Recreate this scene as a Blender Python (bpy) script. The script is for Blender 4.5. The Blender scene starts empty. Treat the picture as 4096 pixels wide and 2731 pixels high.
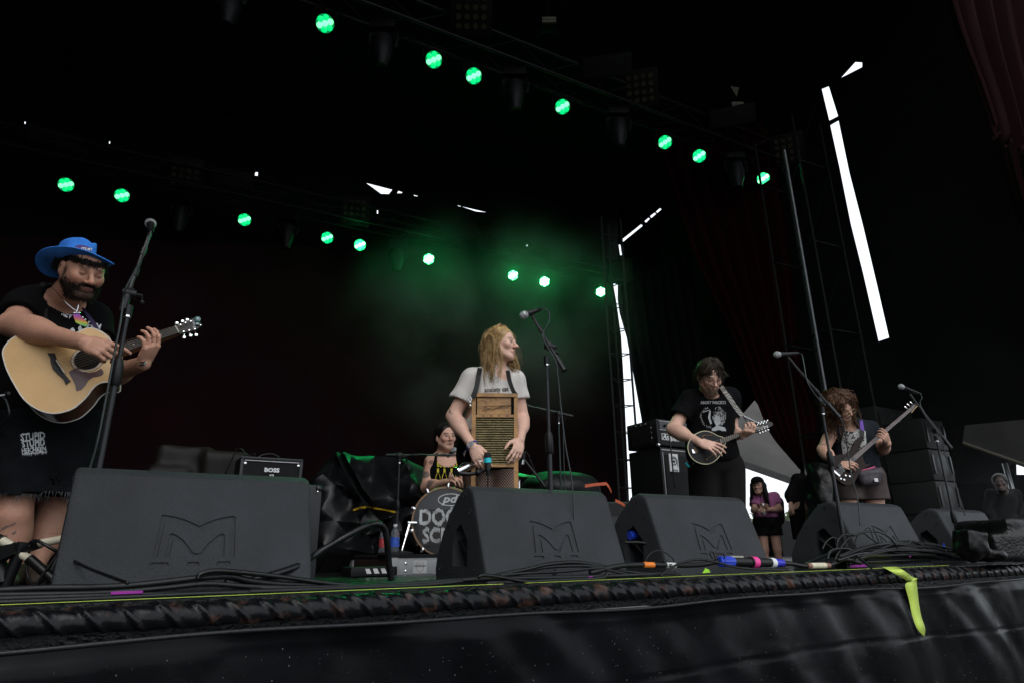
import bpy, bmesh, math, random
import numpy as np
from mathutils import Vector, Matrix
from mathutils.bvhtree import BVHTree
from mathutils.geometry import delaunay_2d_cdt
rnd = random.Random(7)
SC = bpy.context.scene
# ------------------------------------------------------------------ camera
FPX = 2550.0; PITCH = math.radians(18.3); ROLL = math.radians(0.8); EYE = 0.13
_f = np.array([0, math.cos(PITCH), math.sin(PITCH)]); _r0 = np.array([1.0, 0, 0]); _u0 = np.array([0, -math.sin(PITCH), math.cos(PITCH)])
_r = math.cos(ROLL)*_r0 - math.sin(ROLL)*_u0; _u = math.cos(ROLL)*_u0 + math.sin(ROLL)*_r0
EYEP = np.array([0, 0, EYE])
cam = bpy.data.cameras.new('camera'); camo = bpy.data.objects.new('camera', cam); SC.collection.objects.link(camo)
M = Matrix(((_r[0], _u[0], -_f[0], 0), (_r[1], _u[1], -_f[1], 0), (_r[2], _u[2], -_f[2], EYE), (0, 0, 0, 1)))
camo.matrix_world = M; cam.sensor_width = 36; cam.lens = FPX/4096*36; cam.clip_start = 0.05; cam.clip_end = 2000
SC.camera = camo
# ------------------------------------------------------------------ sky, sun, exposure
W = bpy.data.worlds.new('World'); SC.world = W; W.use_nodes = True
nt = W.node_tree; nt.nodes.clear()
_o = nt.nodes.new('ShaderNodeOutputWorld'); _b = nt.nodes.new('ShaderNodeBackground'); _s = nt.nodes.new('ShaderNodeTexSky')
_s.sky_type = 'NISHITA'; _s.sun_disc = False; _s.sun_elevation = math.radians(50); _s.sun_rotation = math.radians(170)
_s.air_density = 1.0; _s.dust_density = 6.0; _s.ozone_density = 1.0
_h = nt.nodes.new('ShaderNodeHueSaturation'); _h.inputs['Saturation'].default_value = 0.30
_mx = nt.nodes.new('ShaderNodeMix'); _mx.data_type = 'RGBA'; _mx.inputs[0].default_value = 0.72      # cloud deck over the sky
_mx.inputs[7].default_value = (9.6, 10.3, 11.1, 1)
nt.links.new(_s.outputs[0], _h.inputs['Color']); nt.links.new(_h.outputs[0], _mx.inputs[6]); nt.links.new(_mx.outputs[2], _b.inputs[0])
_b.inputs[1].default_value = 0.125
nt.links.new(_b.outputs[0], _o.inputs[0])
_sl = bpy.data.lights.new('sun', 'SUN'); _sl.energy = 0.5; _sl.angle = math.radians(40); _sl.color = (1, .98, .95)
_so = bpy.data.objects.new('sun', _sl); SC.collection.objects.link(_so)
_so.rotation_euler = (math.radians(40), 0, math.radians(-10))
SC.view_settings.view_transform = 'Standard'; SC.view_settings.look = 'None'; SC.view_settings.gamma = 1
SC.view_settings.exposure = 0.42; SC.view_settings.use_curve_mapping = False
SC.cycles.max_bounces = 6; SC.cycles.volume_bounces = 0; SC.cycles.transparent_max_bounces = 12
SC.cycles.volume_step_rate = 1.0; SC.cycles.volume_max_steps = 64
# ------------------------------------------------------------------ picking helpers (pixels of the 4096 px photograph)
def ray(x, y): return _f + _r*(x-2048)/FPX + _u*(1365.5-y)/FPX
def at(x, y, D):
    d = ray(x, y); return EYEP + d*D/d[1]
def on(x, y, z=0.0):
    d = ray(x, y); return EYEP + d*(z-EYE)/d[2]
def proj(P):
    d = np.asarray(P)-EYEP; t = d@_f; return 2048+FPX*(d@_r)/t, 1365.5-FPX*(d@_u)/t
EDGE = math.radians(31.2); U = np.array([math.cos(EDGE), math.sin(EDGE), 0]); V = np.array([-math.sin(EDGE), math.cos(EDGE), 0]); Z3 = np.array([0, 0, 1.0])
def st(u, v, z=0): return U*u + V*v + Z3*z
def onv(x, y, v):
    d = ray(x, y); return EYEP + d*v/(d@V)
V0 = float(np.mean([on(x, y)@V for x, y in [(0, 2424), (770, 2391), (1400, 2364), (2000, 2337), (2700, 2309), (3300, 2283)]]))
def norm(v): v = np.asarray(v, float); return v/np.linalg.norm(v)
class Plane:
    def __init__(s, o, n, up=Z3):
        s.o = np.asarray(o, float); s.n = norm(n); s.x = norm(np.cross(up, s.n)) if abs(np.dot(up, s.n)) < .99 else np.array([1.0, 0, 0]); s.y = np.cross(s.n, s.x)
    def hit(s, x, y, off=0.0):
        d = ray(x, y); t = ((s.o-EYEP)@s.n)/(d@s.n); return EYEP+d*t+s.n*off
    def pt(s, a, b, off=0.0): return s.o+s.x*a+s.y*b+s.n*off
# ------------------------------------------------------------------ materials
MATS = {}
def mat(name, col, rough=.6, metal=0., var=.2, vscale=6., bump=0., bscale=80., attr=None, emit=None, estr=1., spec=.5, coat=0., sss=0., trans=0., col2=None, thr=None, rvar=0., coord='Object', ior=None):
    if name in MATS: return MATS[name]
    if max(col[:3]) < .07 and not emit and not attr and metal < .5: col = tuple(q*.62 for q in col[:3]); spec *= .6
    m = bpy.data.materials.new(name); m.use_nodes = True; t = m.node_tree; n = t.nodes; L = t.links
    b = n['Principled BSDF']; b.inputs['Roughness'].default_value = rough; b.inputs['Metallic'].default_value = metal
    b.inputs['Specular IOR Level'].default_value = spec
    if coat: b.inputs['Coat Weight'].default_value = coat; b.inputs['Coat Roughness'].default_value = .15
    if sss: b.inputs['Subsurface Weight'].default_value = sss; b.inputs['Subsurface Radius'].default_value = (.012, .005, .003); b.inputs['Subsurface Scale'].default_value = 1
    if trans: b.inputs['Transmission Weight'].default_value = trans
    if ior: b.inputs['IOR'].default_value = ior
    tc = n.new('ShaderNodeTexCoord'); src = tc.outputs[coord]
    nz = n.new('ShaderNodeTexNoise'); nz.inputs['Scale'].default_value = vscale; nz.inputs['Detail'].default_value = 6; nz.inputs['Roughness'].default_value = .6
    L.new(src, nz.inputs['Vector'])
    r = n.new('ShaderNodeValToRGB'); c = np.array(col[:3]); c2 = np.array(col2[:3]) if col2 is not None else None
    if c2 is None:
        r.color_ramp.elements[0].color = (*(c*(1-var)), 1); r.color_ramp.elements[1].color = (*np.minimum(c*(1+var), 1), 1)
        r.color_ramp.elements[0].position = .3; r.color_ramp.elements[1].position = .7
    else:
        r.color_ramp.elements[0].color = (*c, 1); r.color_ramp.elements[1].color = (*c2, 1)
        lo, hi = thr or (.45, .6); r.color_ramp.elements[0].position = lo; r.color_ramp.elements[1].position = hi
    L.new(nz.outputs['Fac'], r.inputs['Fac']); out = r.outputs['Color']
    if attr:
        a = n.new('ShaderNodeAttribute'); a.attribute_name = attr
        mx = n.new('ShaderNodeMix'); mx.data_type = 'RGBA'; mx.blend_type = 'MULTIPLY'; mx.inputs[0].default_value = 1
        L.new(a.outputs['Color'], mx.inputs[6]); L.new(out, mx.inputs[7]); out = mx.outputs[2]
    L.new(out, b.inputs['Base Color'])
    if rvar:
        mr = n.new('ShaderNodeMapRange'); mr.inputs[3].default_value = max(rough-rvar, .03); mr.inputs[4].default_value = rough+rvar
        mr.inputs[1].default_value = .3; mr.inputs[2].default_value = .7
        L.new(nz.outputs['Fac'], mr.inputs[0]); L.new(mr.outputs[0], b.inputs['Roughness'])
    if bump:
        n2 = n.new('ShaderNodeTexNoise'); n2.inputs['Scale'].default_value = bscale; n2.inputs['Detail'].default_value = 4; L.new(src, n2.inputs['Vector'])
        bp = n.new('ShaderNodeBump'); bp.inputs['Strength'].default_value = min(bump, 1); bp.inputs['Distance'].default_value = .01*max(1, bump)
        L.new(n2.outputs['Fac'], bp.inputs['Height']); L.new(bp.outputs['Normal'], b.inputs['Normal'])
    if emit: b.inputs['Emission Color'].default_value = (*emit, 1); b.inputs['Emission Strength'].default_value = estr
    MATS[name] = m; return m
# ------------------------------------------------------------------ objects
ORG = {}
def link(o): SC.collection.objects.link(o); return o
def tag(o, label=None, cat=None, group=None, kind=None):
    if label: o['label'] = label
    if cat: o['category'] = cat
    if group: o['group'] = group
    if kind: o['kind'] = kind
    return o
def thing(name, label, cat, loc=(0, 0, 0), group=None):
    o = bpy.data.objects.new(name, None); o.empty_display_size = .1; link(o); o.location = tuple(loc); ORG[o] = np.array(loc, float)
    return tag(o, label, cat, group)
def mk(name, verts, faces, m, parent=None, smooth=None, label=None, cat=None, group=None, kind=None, col=None, origin=None):
    verts = np.asarray(verts, float).reshape(-1, 3)
    if parent is not None: o0 = ORG[parent]
    elif origin is not None: o0 = np.array(origin, float)
    else: o0 = np.array([verts[:, 0].mean(), verts[:, 1].mean(), verts[:, 2].min()]) if len(verts) else np.zeros(3)
    me = bpy.data.meshes.new(name)
    if isinstance(faces, np.ndarray):
        k = faces.shape[1]; me.vertices.add(len(verts)); me.vertices.foreach_set('co', (verts-o0).astype(np.float32).ravel())
        me.loops.add(faces.size); me.loops.foreach_set('vertex_index', faces.astype(np.int32).ravel())
        me.polygons.add(len(faces)); me.polygons.foreach_set('loop_start', np.arange(0, faces.size, k, dtype=np.int32)); me.polygons.foreach_set('loop_total', np.full(len(faces), k, dtype=np.int32))
        me.update(calc_edges=True)
    else:
        me.from_pydata((verts-o0).tolist(), [], [tuple(f) for f in faces])
    if col is not None:
        a = me.color_attributes.new('Col', 'FLOAT_COLOR', 'POINT'); c = np.ones((len(verts), 4), np.float32); c[:, :3] = col; a.data.foreach_set('color', c.ravel())
    me.validate()
    if m is not None: me.materials.append(m)
    if smooth is not None:
        me.shade_smooth()
        if smooth < 179: me.set_sharp_from_angle(angle=math.radians(smooth))
    o = bpy.data.objects.new(name, me); link(o)
    if parent is not None: o.parent = parent; ORG[o] = o0
    else: o.location = tuple(o0); ORG[o] = o0
    if parent is not None and parent.type == 'MESH': ORG[o] = o0
    return tag(o, label, cat, group, kind)
def frame_of(d, up=Z3):
    d = norm(d); a = np.asarray(up, float)
    if abs(d@norm(a)) > .97: a = np.array([1.0, 0, 0]) if abs(d[0]) < .9 else np.array([0, 1.0, 0])
    x = norm(np.cross(a, d)); y = np.cross(d, x); return x, y, d
class MB:
    def __init__(s): s.v = []; s.f = []
    def add(s, vs, fs):
        n = len(s.v); s.v += [tuple(v) for v in vs]; s.f += [tuple(i+n for i in f) for f in fs]; return s
    def box(s, c, size, R=None, bev=0.):
        a, b, d = [q/2 for q in size]; R = np.eye(3) if R is None else np.asarray(R); c = np.asarray(c, float)
        e = min(bev, a*.9, b*.9, d*.9)
        if e <= 0:
            vs = [c+R@np.array([x, y, z]) for x in (-a, a) for y in (-b, b) for z in (-d, d)]
            return s.add(vs, [(0, 1, 3, 2), (4, 6, 7, 5), (0, 4, 5, 1), (2, 3, 7, 6), (0, 2, 6, 4), (1, 5, 7, 3)])
        bm = bmesh.new(); bmesh.ops.create_cube(bm, size=1)
        for v in bm.verts: v.co = Vector((v.co.x*size[0], v.co.y*size[1], v.co.z*size[2]))
        bmesh.ops.bevel(bm, geom=bm.edges[:], offset=e, segments=2, profile=.6, affect='EDGES')
        bm.verts.ensure_lookup_table()
        s.add([c+R@np.array(v.co) for v in bm.verts], [[v.index for v in f.verts] for f in bm.faces]); bm.free(); return s
    def cyl(s, a, b, r1, r2=None, n=12, cap=True):
        a = np.asarray(a, float); b = np.asarray(b, float); r2 = r1 if r2 is None else r2; x, y, d = frame_of(b-a)
        vs = []
        for c, r in ((a, r1), (b, r2)):
            for i in range(n): t = 2*math.pi*i/n; vs.append(c+(x*math.cos(t)+y*math.sin(t))*r)
        fs = [(i, (i+1) % n, n+(i+1) % n, n+i) for i in range(n)]
        if cap: fs += [tuple(range(n-1, -1, -1)), tuple(range(n, 2*n))]
        return s.add(vs, fs)
    def lathe(s, prof, o, d, n=20, up=Z3, cap=True):
        x, y, d = frame_of(d, up); o = np.asarray(o, float); vs = []; m = len(prof)
        for r, h in prof:
            for i in range(n): t = 2*math.pi*i/n; vs.append(o+d*h+(x*math.cos(t)+y*math.sin(t))*r)
        fs = [(j*n+i, j*n+(i+1) % n, (j+1)*n+(i+1) % n, (j+1)*n+i) for j in range(m-1) for i in range(n)]
        if cap: fs += [tuple(range(n-1, -1, -1)), tuple(range((m-1)*n, m*n))]
        return s.add(vs, fs)
    def sph(s, c, r, n=12, m=8, R=None, sc=(1, 1, 1)):
        c = np.asarray(c, float); R = np.eye(3) if R is None else R; sc = np.asarray(sc)
        vs = [c+R@(np.array([0, 0, r])*sc)]
        for j in range(1, m):
            for i in range(n): a = math.pi*j/m; t = 2*math.pi*i/n; vs.append(c+R@(np.array([math.sin(a)*math.cos(t), math.sin(a)*math.sin(t), math.cos(a)])*r*sc))
        vs.append(c+R@(np.array([0, 0, -r])*sc))
        fs = [(0, 1+i, 1+(i+1) % n) for i in range(n)]
        fs += [(1+j*n+i, 1+(j+1)*n+i, 1+(j+1)*n+(i+1) % n, 1+j*n+(i+1) % n) for j in range(m-2) for i in range(n)]
        k = 1+(m-2)*n; fs += [(k+i, len(vs)-1, k+(i+1) % n) for i in range(n)]
        return s.add(vs, fs)
    def tube(s, pts, r, n=8, sub=6, closed=False):
        P = smooth_path(pts, sub, closed) if sub > 1 else np.asarray(pts, float)
        m = len(P); T = np.gradient(P, axis=0) if not closed else np.roll(P, -1, 0)-np.roll(P, 1, 0)
        T /= np.maximum(np.linalg.norm(T, axis=1), 1e-9)[:, None]
        x = frame_of(T[0])[0]; rr = np.broadcast_to(np.interp(np.linspace(0, 1, m), np.linspace(0, 1, np.size(r)), np.atleast_1d(r)) if np.size(r) > 1 else r, (m,))
        ang = np.arange(n)*2*math.pi/n; vs = []
        for i in range(m):
            x = x-T[i]*(x@T[i]); x = x/max(np.linalg.norm(x), 1e-9); y = np.cross(T[i], x)
            vs += list(P[i]+rr[i]*(np.outer(np.cos(ang), x)+np.outer(np.sin(ang), y)))
        fs = [(j*n+i, j*n+(i+1) % n, (j+1)*n+(i+1) % n, (j+1)*n+i) for j in range(m-1) for i in range(n)]
        if closed: fs += [((m-1)*n+i, (m-1)*n+(i+1) % n, (i+1) % n, i) for i in range(n)]
        else: fs += [tuple(range(n-1, -1, -1)), tuple(range((m-1)*n, m*n))]
        return s.add(vs, fs)
    def prism(s, pts, vec):
        n = len(pts); v = np.asarray(vec, float); a = [np.asarray(p, float) for p in pts]
        return s.add(a+[p+v for p in a], [tuple(range(n-1, -1, -1)), tuple(range(n, 2*n))]+[(i, (i+1) % n, n+(i+1) % n, n+i) for i in range(n)])
    def ribbon(s, A, B, vec):
        n = len(A); v = np.asarray(vec, float); vs = [*A, *B, *[np.asarray(p)+v for p in A], *[np.asarray(p)+v for p in B]]
        fs = []
        for i in range(n-1):
            fs += [(i, i+1, n+i+1, n+i), (2*n+i, 3*n+i, 3*n+i+1, 2*n+i+1), (i, 2*n+i, 2*n+i+1, i+1), (n+i, n+i+1, 3*n+i+1, 3*n+i)]
        fs += [(0, n, 3*n, 2*n), (n-1, 3*n-1, 4*n-1, 2*n-1)]
        return s.add(vs, fs)
    def build(s, name, m, parent=None, smooth=40, **k): return mk(name, s.v, s.f, m, parent, smooth, **k)
def smooth_path(pts, sub=6, closed=False):
    P = np.asarray(pts, float); n = len(P)
    if n < 3: return P if sub < 2 else np.array([P[0]+(P[-1]-P[0])*t for t in np.linspace(0, 1, 3)])
    idx = lambda i: P[i % n] if closed else P[min(max(i, 0), n-1)]
    out = []
    for i in range(n if closed else n-1):
        a, b, c, d = idx(i-1), idx(i), idx(i+1), idx(i+2)
        for k in range(sub):
            t = k/sub; out.append(.5*((2*b)+(-a+c)*t+(2*a-5*b+4*c-d)*t*t+(-a+3*b-3*c+d)*t**3))
    if not closed: out.append(P[-1])
    return np.array(out)
def dup(root, loc=None, rot=None, label=None, group=None):
    r = root.copy(); link(r)
    if loc is not None: r.location = tuple(loc)
    if rot is not None: r.rotation_euler = rot
    if label: r['label'] = label
    if group: r['group'] = group
    for ch in list(root.children):
        c = ch.copy(); link(c); c.parent = r
        for g in ch.children: d = g.copy(); link(d); d.parent = c
    return r
# ------------------------------------------------------------------ lettering
def text_mesh(s, size=1., bold=0., shear=0., squash=1., res=2):
    cu = bpy.data.curves.new('t', 'FONT'); cu.body = s; cu.size = size; cu.offset = bold; cu.shear = shear; cu.align_x = 'CENTER'; cu.align_y = 'CENTER'; cu.resolution_u = res
    o = bpy.data.objects.new('t', cu); link(o); dg = bpy.context.evaluated_depsgraph_get(); me = o.evaluated_get(dg).to_mesh()
    v = np.array([list(q.co) for q in me.vertices]).reshape(-1, 3); f = [tuple(p.vertices) for p in me.polygons]
    o.evaluated_get(dg).to_mesh_clear(); bpy.data.objects.remove(o); bpy.data.curves.remove(cu); v[:, 0] *= squash
    return v, f
def letters(name, s, pl, c, size, m, parent, bold=0., shear=0., squash=1., rot=0., off=.002, bend=0., jag=0., label=None, thick=.0015):
    """flat lettering on plane pl centred at in-plane (a,b)"""
    v, f = text_mesh(s, size, bold, shear, squash)
    if jag: v[:, :2] += np.array([[rnd.uniform(-jag, jag), rnd.uniform(-jag, jag)] for _ in v])
    if bend: v[:, 1] -= bend*v[:, 0]**2
    x = v[:, 0]*math.cos(rot)-v[:, 1]*math.sin(rot); y = v[:, 0]*math.sin(rot)+v[:, 1]*math.cos(rot)
    P = pl.o+np.outer(x+c[0], pl.x)+np.outer(y+c[1], pl.y)+pl.n*off
    return mk(name, P, f, m, parent, label=label)
def drape_on(verts2, faces, pixmap, target, off=.003, maxedge=None):
    """print 2-D shapes on an object's surface: pixmap maps 2-D points to photo pixels, rays from the eye give the points"""
    bm = bmesh.new(); vs = [bm.verts.new((x, y, 0)) for x, y in verts2]
    for fc in faces:
        try: bm.faces.new([vs[i] for i in fc])
        except ValueError: pass
    if maxedge:
        bmesh.ops.triangulate(bm, faces=bm.faces[:])
        for _ in range(3):
            es = [e for e in bm.edges if e.calc_length() > maxedge]
            if not es: break
            bmesh.ops.subdivide_edges(bm, edges=es, cuts=1)
            bmesh.ops.triangulate(bm, faces=bm.faces[:])
    bm.verts.ensure_lookup_table(); bm.verts.index_update()
    o0 = np.array(target['_wo'] if '_wo' in target else ORG[target]); bvh = BVHTree.FromPolygons([tuple(v.co) for v in target.data.vertices], [tuple(p.vertices) for p in target.data.polygons])
    out = []; ok = []
    for v in bm.verts:
        px, py = pixmap(v.co.x, v.co.y); d = ray(px, py); d = d/np.linalg.norm(d)
        loc, nr, _, _ = bvh.ray_cast(Vector(EYEP-o0), Vector(d))
        if loc is None: out.append((0, 0, 0)); ok.append(False)
        else:
            out.append(np.array(loc)+o0-d*off); ok.append(True)
    fs = [tuple(v.index for v in f.verts) for f in bm.faces if all(ok[v.index] for v in f.verts)]
    bm.free(); return out, fs
def pix_text(name, s, c, w, target, m, parent, size=None, bold=0., shear=0., rot=0., jag=0., bend=0., squash=1., off=.004, label=None, maxedge=None):
    """lettering centred at pixel c, w pixels wide, printed on target"""
    v, f = text_mesh(s, 1., bold, shear)
    k = w/(v[:, 0].max()-v[:, 0].min()); v = v*k; v[:, 1] *= squash
    if jag: v[:, :2] += np.array([[rnd.uniform(-jag, jag), rnd.uniform(-jag, jag)] for _ in v])
    if bend: v[:, 1] -= bend*v[:, 0]**2
    cr, sr = math.cos(rot), math.sin(rot)
    P, F = drape_on(v[:, :2], f, lambda a, b: (c[0]+a*cr-b*sr, c[1]-(a*sr+b*cr)), target, off, maxedge)
    if F: return mk(name, P, F, m, parent, label=label)
def pix_poly(name, polys, target, m, parent, off=.003, maxedge=None, label=None):
    vs = []; fs = []
    for p in polys: fs.append(tuple(range(len(vs), len(vs)+len(p)))); vs += [(x, -y) for x, y in p]
    P, F = drape_on(vs, fs, lambda a, b: (a, -b), target, off, maxedge or 1e9)
    if F: return mk(name, P, F, m, parent, label=label)
# ------------------------------------------------------------------ implicit modelling (bodies, clothes, cloth lumps)
def _smin(a, b, k):
    if k <= 0: return np.minimum(a, b)
    h = np.maximum(k-np.abs(a-b), 0)/k; return np.minimum(a, b)-h*h*k*.25
def Cp(a, b, r1, r2=None, k=.02): return dict(t='c', a=np.asarray(a, float), b=np.asarray(b, float), r1=r1, r2=r1 if r2 is None else r2, k=k)
def El(c, r, R=None, k=.02): return dict(t='e', c=np.asarray(c, float), r=np.asarray(r, float), R=np.eye(3) if R is None else np.asarray(R), k=k)
def Hs(p, n, k=.0): return dict(t='h', c=np.asarray(p, float), n=norm(n), k=k, sub=True)      # cuts away the side n points to
def Sub(p, k=.01): p = dict(p); p['sub'] = True; p['k'] = k; return p
def _dist(p, P):
    if p['t'] == 'c':
        ab = p['b']-p['a']; q = P-p['a']; t = np.clip(q@ab/max(ab@ab, 1e-12), 0, 1); d = q-t[:, None]*ab
        return np.sqrt((d*d).sum(1))-(p['r1']+(p['r2']-p['r1'])*t)
    if p['t'] == 'e':
        q = (P-p['c'])@p['R']; r = p['r']; k0 = np.sqrt(((q/r)**2).sum(1)); k1 = np.sqrt(((q/r**2)**2).sum(1))
        return k0*(k0-1)/np.maximum(k1, 1e-9)
    if p['t'] == 'x': q = np.abs((P-p['c'])@p['R'])-p['r']+p['rr']; return np.sqrt((np.maximum(q, 0)**2).sum(1))+np.minimum(q.max(1), 0)-p['rr']
    if p['t'] == 'h': return -((P-p['c'])@p['n'])
def _bb(p):
    if p['t'] == 'c': r = max(p['r1'], p['r2']); return np.minimum(p['a'], p['b'])-r, np.maximum(p['a'], p['b'])+r
    r = p['r'].max()*(1.6 if p['t'] == 'x' else 1); return p['c']-r, p['c']+r
def Bx(c, hs, R=None, r=.02, k=.03): return dict(t='x', c=np.asarray(c, float), r=np.asarray(hs, float), R=np.eye(3) if R is None else np.asarray(R), rr=r, k=k)
def inflate(pr, e):
    out = []
    for p in pr:
        p = dict(p)
        if p.get('sub'): pass
        elif p['t'] == 'c': p['r1'] = p['r1']+e; p['r2'] = p['r2']+e
        elif p['t'] == 'e': p['r'] = p['r']+e
        out.append(p)
    return out
_CO = np.array([(i, j, k) for i in (0, 1) for j in (0, 1) for k in (0, 1)])
def sdf(prims, h, disp=None, pad=.02):
    add = [p for p in prims if not p.get('sub')]
    lo = np.min([_bb(p)[0] for p in add], 0)-pad; hi = np.max([_bb(p)[1] for p in add], 0)+pad
    B = 8; n = np.ceil((hi-lo)/h/B).astype(int); bs = B*h
    gi = np.stack(np.meshgrid(*[np.arange(m) for m in n], indexing='ij'), -1).reshape(-1, 3)
    cen = lo+(gi+.5)*bs; br = bs*.87
    D = []; F = np.full(len(cen), 1e3)
    for p in prims:
        d = _dist(p, cen); D.append(d)
        F = -_smin(-F, d, p['k']) if p.get('sub') else _smin(F, d, p['k'])
    act = np.abs(F) < br*1.6+.03
    idx = np.where(act)[0]; nb = len(idx)
    o = np.stack(np.meshgrid(np.arange(B+1), np.arange(B+1), np.arange(B+1), indexing='ij'), -1).reshape(-1, 3)*h
    P = (lo+gi[idx]*bs)[:, None, :]+o[None]                     # nb, 729, 3
    G = np.full((nb, 729), 1e3, np.float64); Fm = np.min(np.stack([d for d, p in zip(D, prims) if not p.get('sub')]), 0)
    for d, p in zip(D, prims):
        if p.get('sub'): s = np.where(np.abs(d[idx]) < br*2.5+.06)[0] if p['t'] != 'h' else np.arange(nb)
        else: s = np.where(d[idx] < Fm[idx]+2*br*1.3+p['k']+.02)[0]
        if not len(s): continue
        dd = _dist(p, P[s].reshape(-1, 3)).reshape(len(s), 729)
        G[s] = -_smin(-G[s], dd, p['k']) if p.get('sub') else _smin(G[s], dd, p['k'])
    if disp is not None: G = G+disp(P.reshape(-1, 3)).reshape(G.shape)
    N = n*B+1; A = np.repeat(np.repeat(np.repeat(np.where(F.reshape(n) > 0, 1., -1.), B, 0), B, 1), B, 2)
    A = np.pad(A, ((0, 1), (0, 1), (0, 1)), mode='edge').astype(np.float32)
    Gr = G.reshape(nb, B+1, B+1, B+1)
    for q in range(nb):
        i, j, k = gi[idx[q]]*B; A[i:i+B+1, j:j+B+1, k:k+B+1] = Gr[q]
    S = A < 0
    c = sum(S[i:N[0]-1+i, j:N[1]-1+j, k:N[2]-1+k].astype(np.int8) for i, j, k in _CO)
    ci = np.argwhere((c > 0) & (c < 8)); ids = np.full(N-1, -1, np.int32); ids[ci[:, 0], ci[:, 1], ci[:, 2]] = np.arange(len(ci))
    val = [A[ci[:, 0]+a, ci[:, 1]+b, ci[:, 2]+d] for a, b, d in _CO]; acc = np.zeros((len(ci), 3)); cnt = np.zeros(len(ci))
    for e0 in range(8):
        for e1 in range(e0+1, 8):
            if abs(_CO[e0]-_CO[e1]).sum() != 1: continue
            a, b = val[e0], val[e1]; m = (a < 0) != (b < 0); t = np.where(m, a/np.where(m, a-b, 1), 0)
            acc[m] += (_CO[e0]+t[m, None]*(_CO[e1]-_CO[e0])); cnt[m] += 1
    vtx = lo+(ci+acc/np.maximum(cnt, 1)[:, None])*h
    qs = []
    for ax in range(3):
        sl0 = [slice(1, N[i]-1) for i in range(3)]; sl1 = list(sl0); sl0[ax] = slice(0, N[ax]-1); sl1[ax] = slice(1, N[ax])
        s0 = S[tuple(sl0)]; s1 = S[tuple(sl1)]; m = np.argwhere(s0 != s1)
        if not len(m): continue
        flip = s0[m[:, 0], m[:, 1], m[:, 2]]; g = m+1; g[:, ax] -= 1
        a1, a2 = [(1, 2), (2, 0), (0, 1)][ax]
        def cid(d1, d2):
            q = g.copy(); q[:, a1] -= d1; q[:, a2] -= d2; return ids[q[:, 0], q[:, 1], q[:, 2]]
        q = np.stack([cid(1, 1), cid(0, 1), cid(0, 0), cid(1, 0)], 1); q[~flip] = q[~flip][:, ::-1]
        qs.append(q[(q >= 0).all(1)])
    return vtx, np.concatenate(qs)
def waves(P, seed, f, amp, n=5, aniso=(1, 1, 1), sharp=0):
    g = np.random.RandomState(seed); s = np.zeros(len(P)); Q = P*np.asarray(aniso)
    W_ = np.stack([np.sin(Q@(g.randn(3)*f*.35)+g.rand()*6) for _ in range(3)], 1)*.25/max(f, 1)*3
    Q = Q+W_
    for i in range(n):
        w = np.sin(Q@(norm(g.randn(3))*f*(.6+1.1*i/n))+g.rand()*6.28); s += (1-2*np.abs(w)) if sharp else w
    return s/n*amp
def crumple(P, seed, cell, amp):
    """creased sheet: ridges where the nearest scattered point changes"""
    Q = P+waves(P, seed+9, 1.5/cell, cell*.25, 3)[:, None]; c = np.floor(Q/cell).astype(np.int64); best = np.full(len(Q), 9e9)
    for i in (-1, 0, 1):
        for j in (-1, 0, 1):
            for k in (-1, 0, 1):
                n_ = c+np.array([i, j, k]); hsh = (n_[:, 0]*73856093 ^ n_[:, 1]*19349663 ^ n_[:, 2]*83492791 ^ seed*2654435) & 0xffffff
                o = np.stack([(hsh*7919 % 1009)/1009, (hsh*104729 % 1013)/1013, (hsh*1299709 % 1019)/1019], 1); d = (((n_+o)*cell-Q)**2).sum(1); best = np.minimum(best, d)
    return (np.sqrt(best)/cell-.5)*amp
def sd(name, prims, h, m, parent=None, disp=None, colfn=None, relax=1, **k):
    v, f = sdf(prims, h, disp)
    return mk(name, v, f, m, parent, smooth=180, col=colfn(v) if colfn else None, **k)
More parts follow.
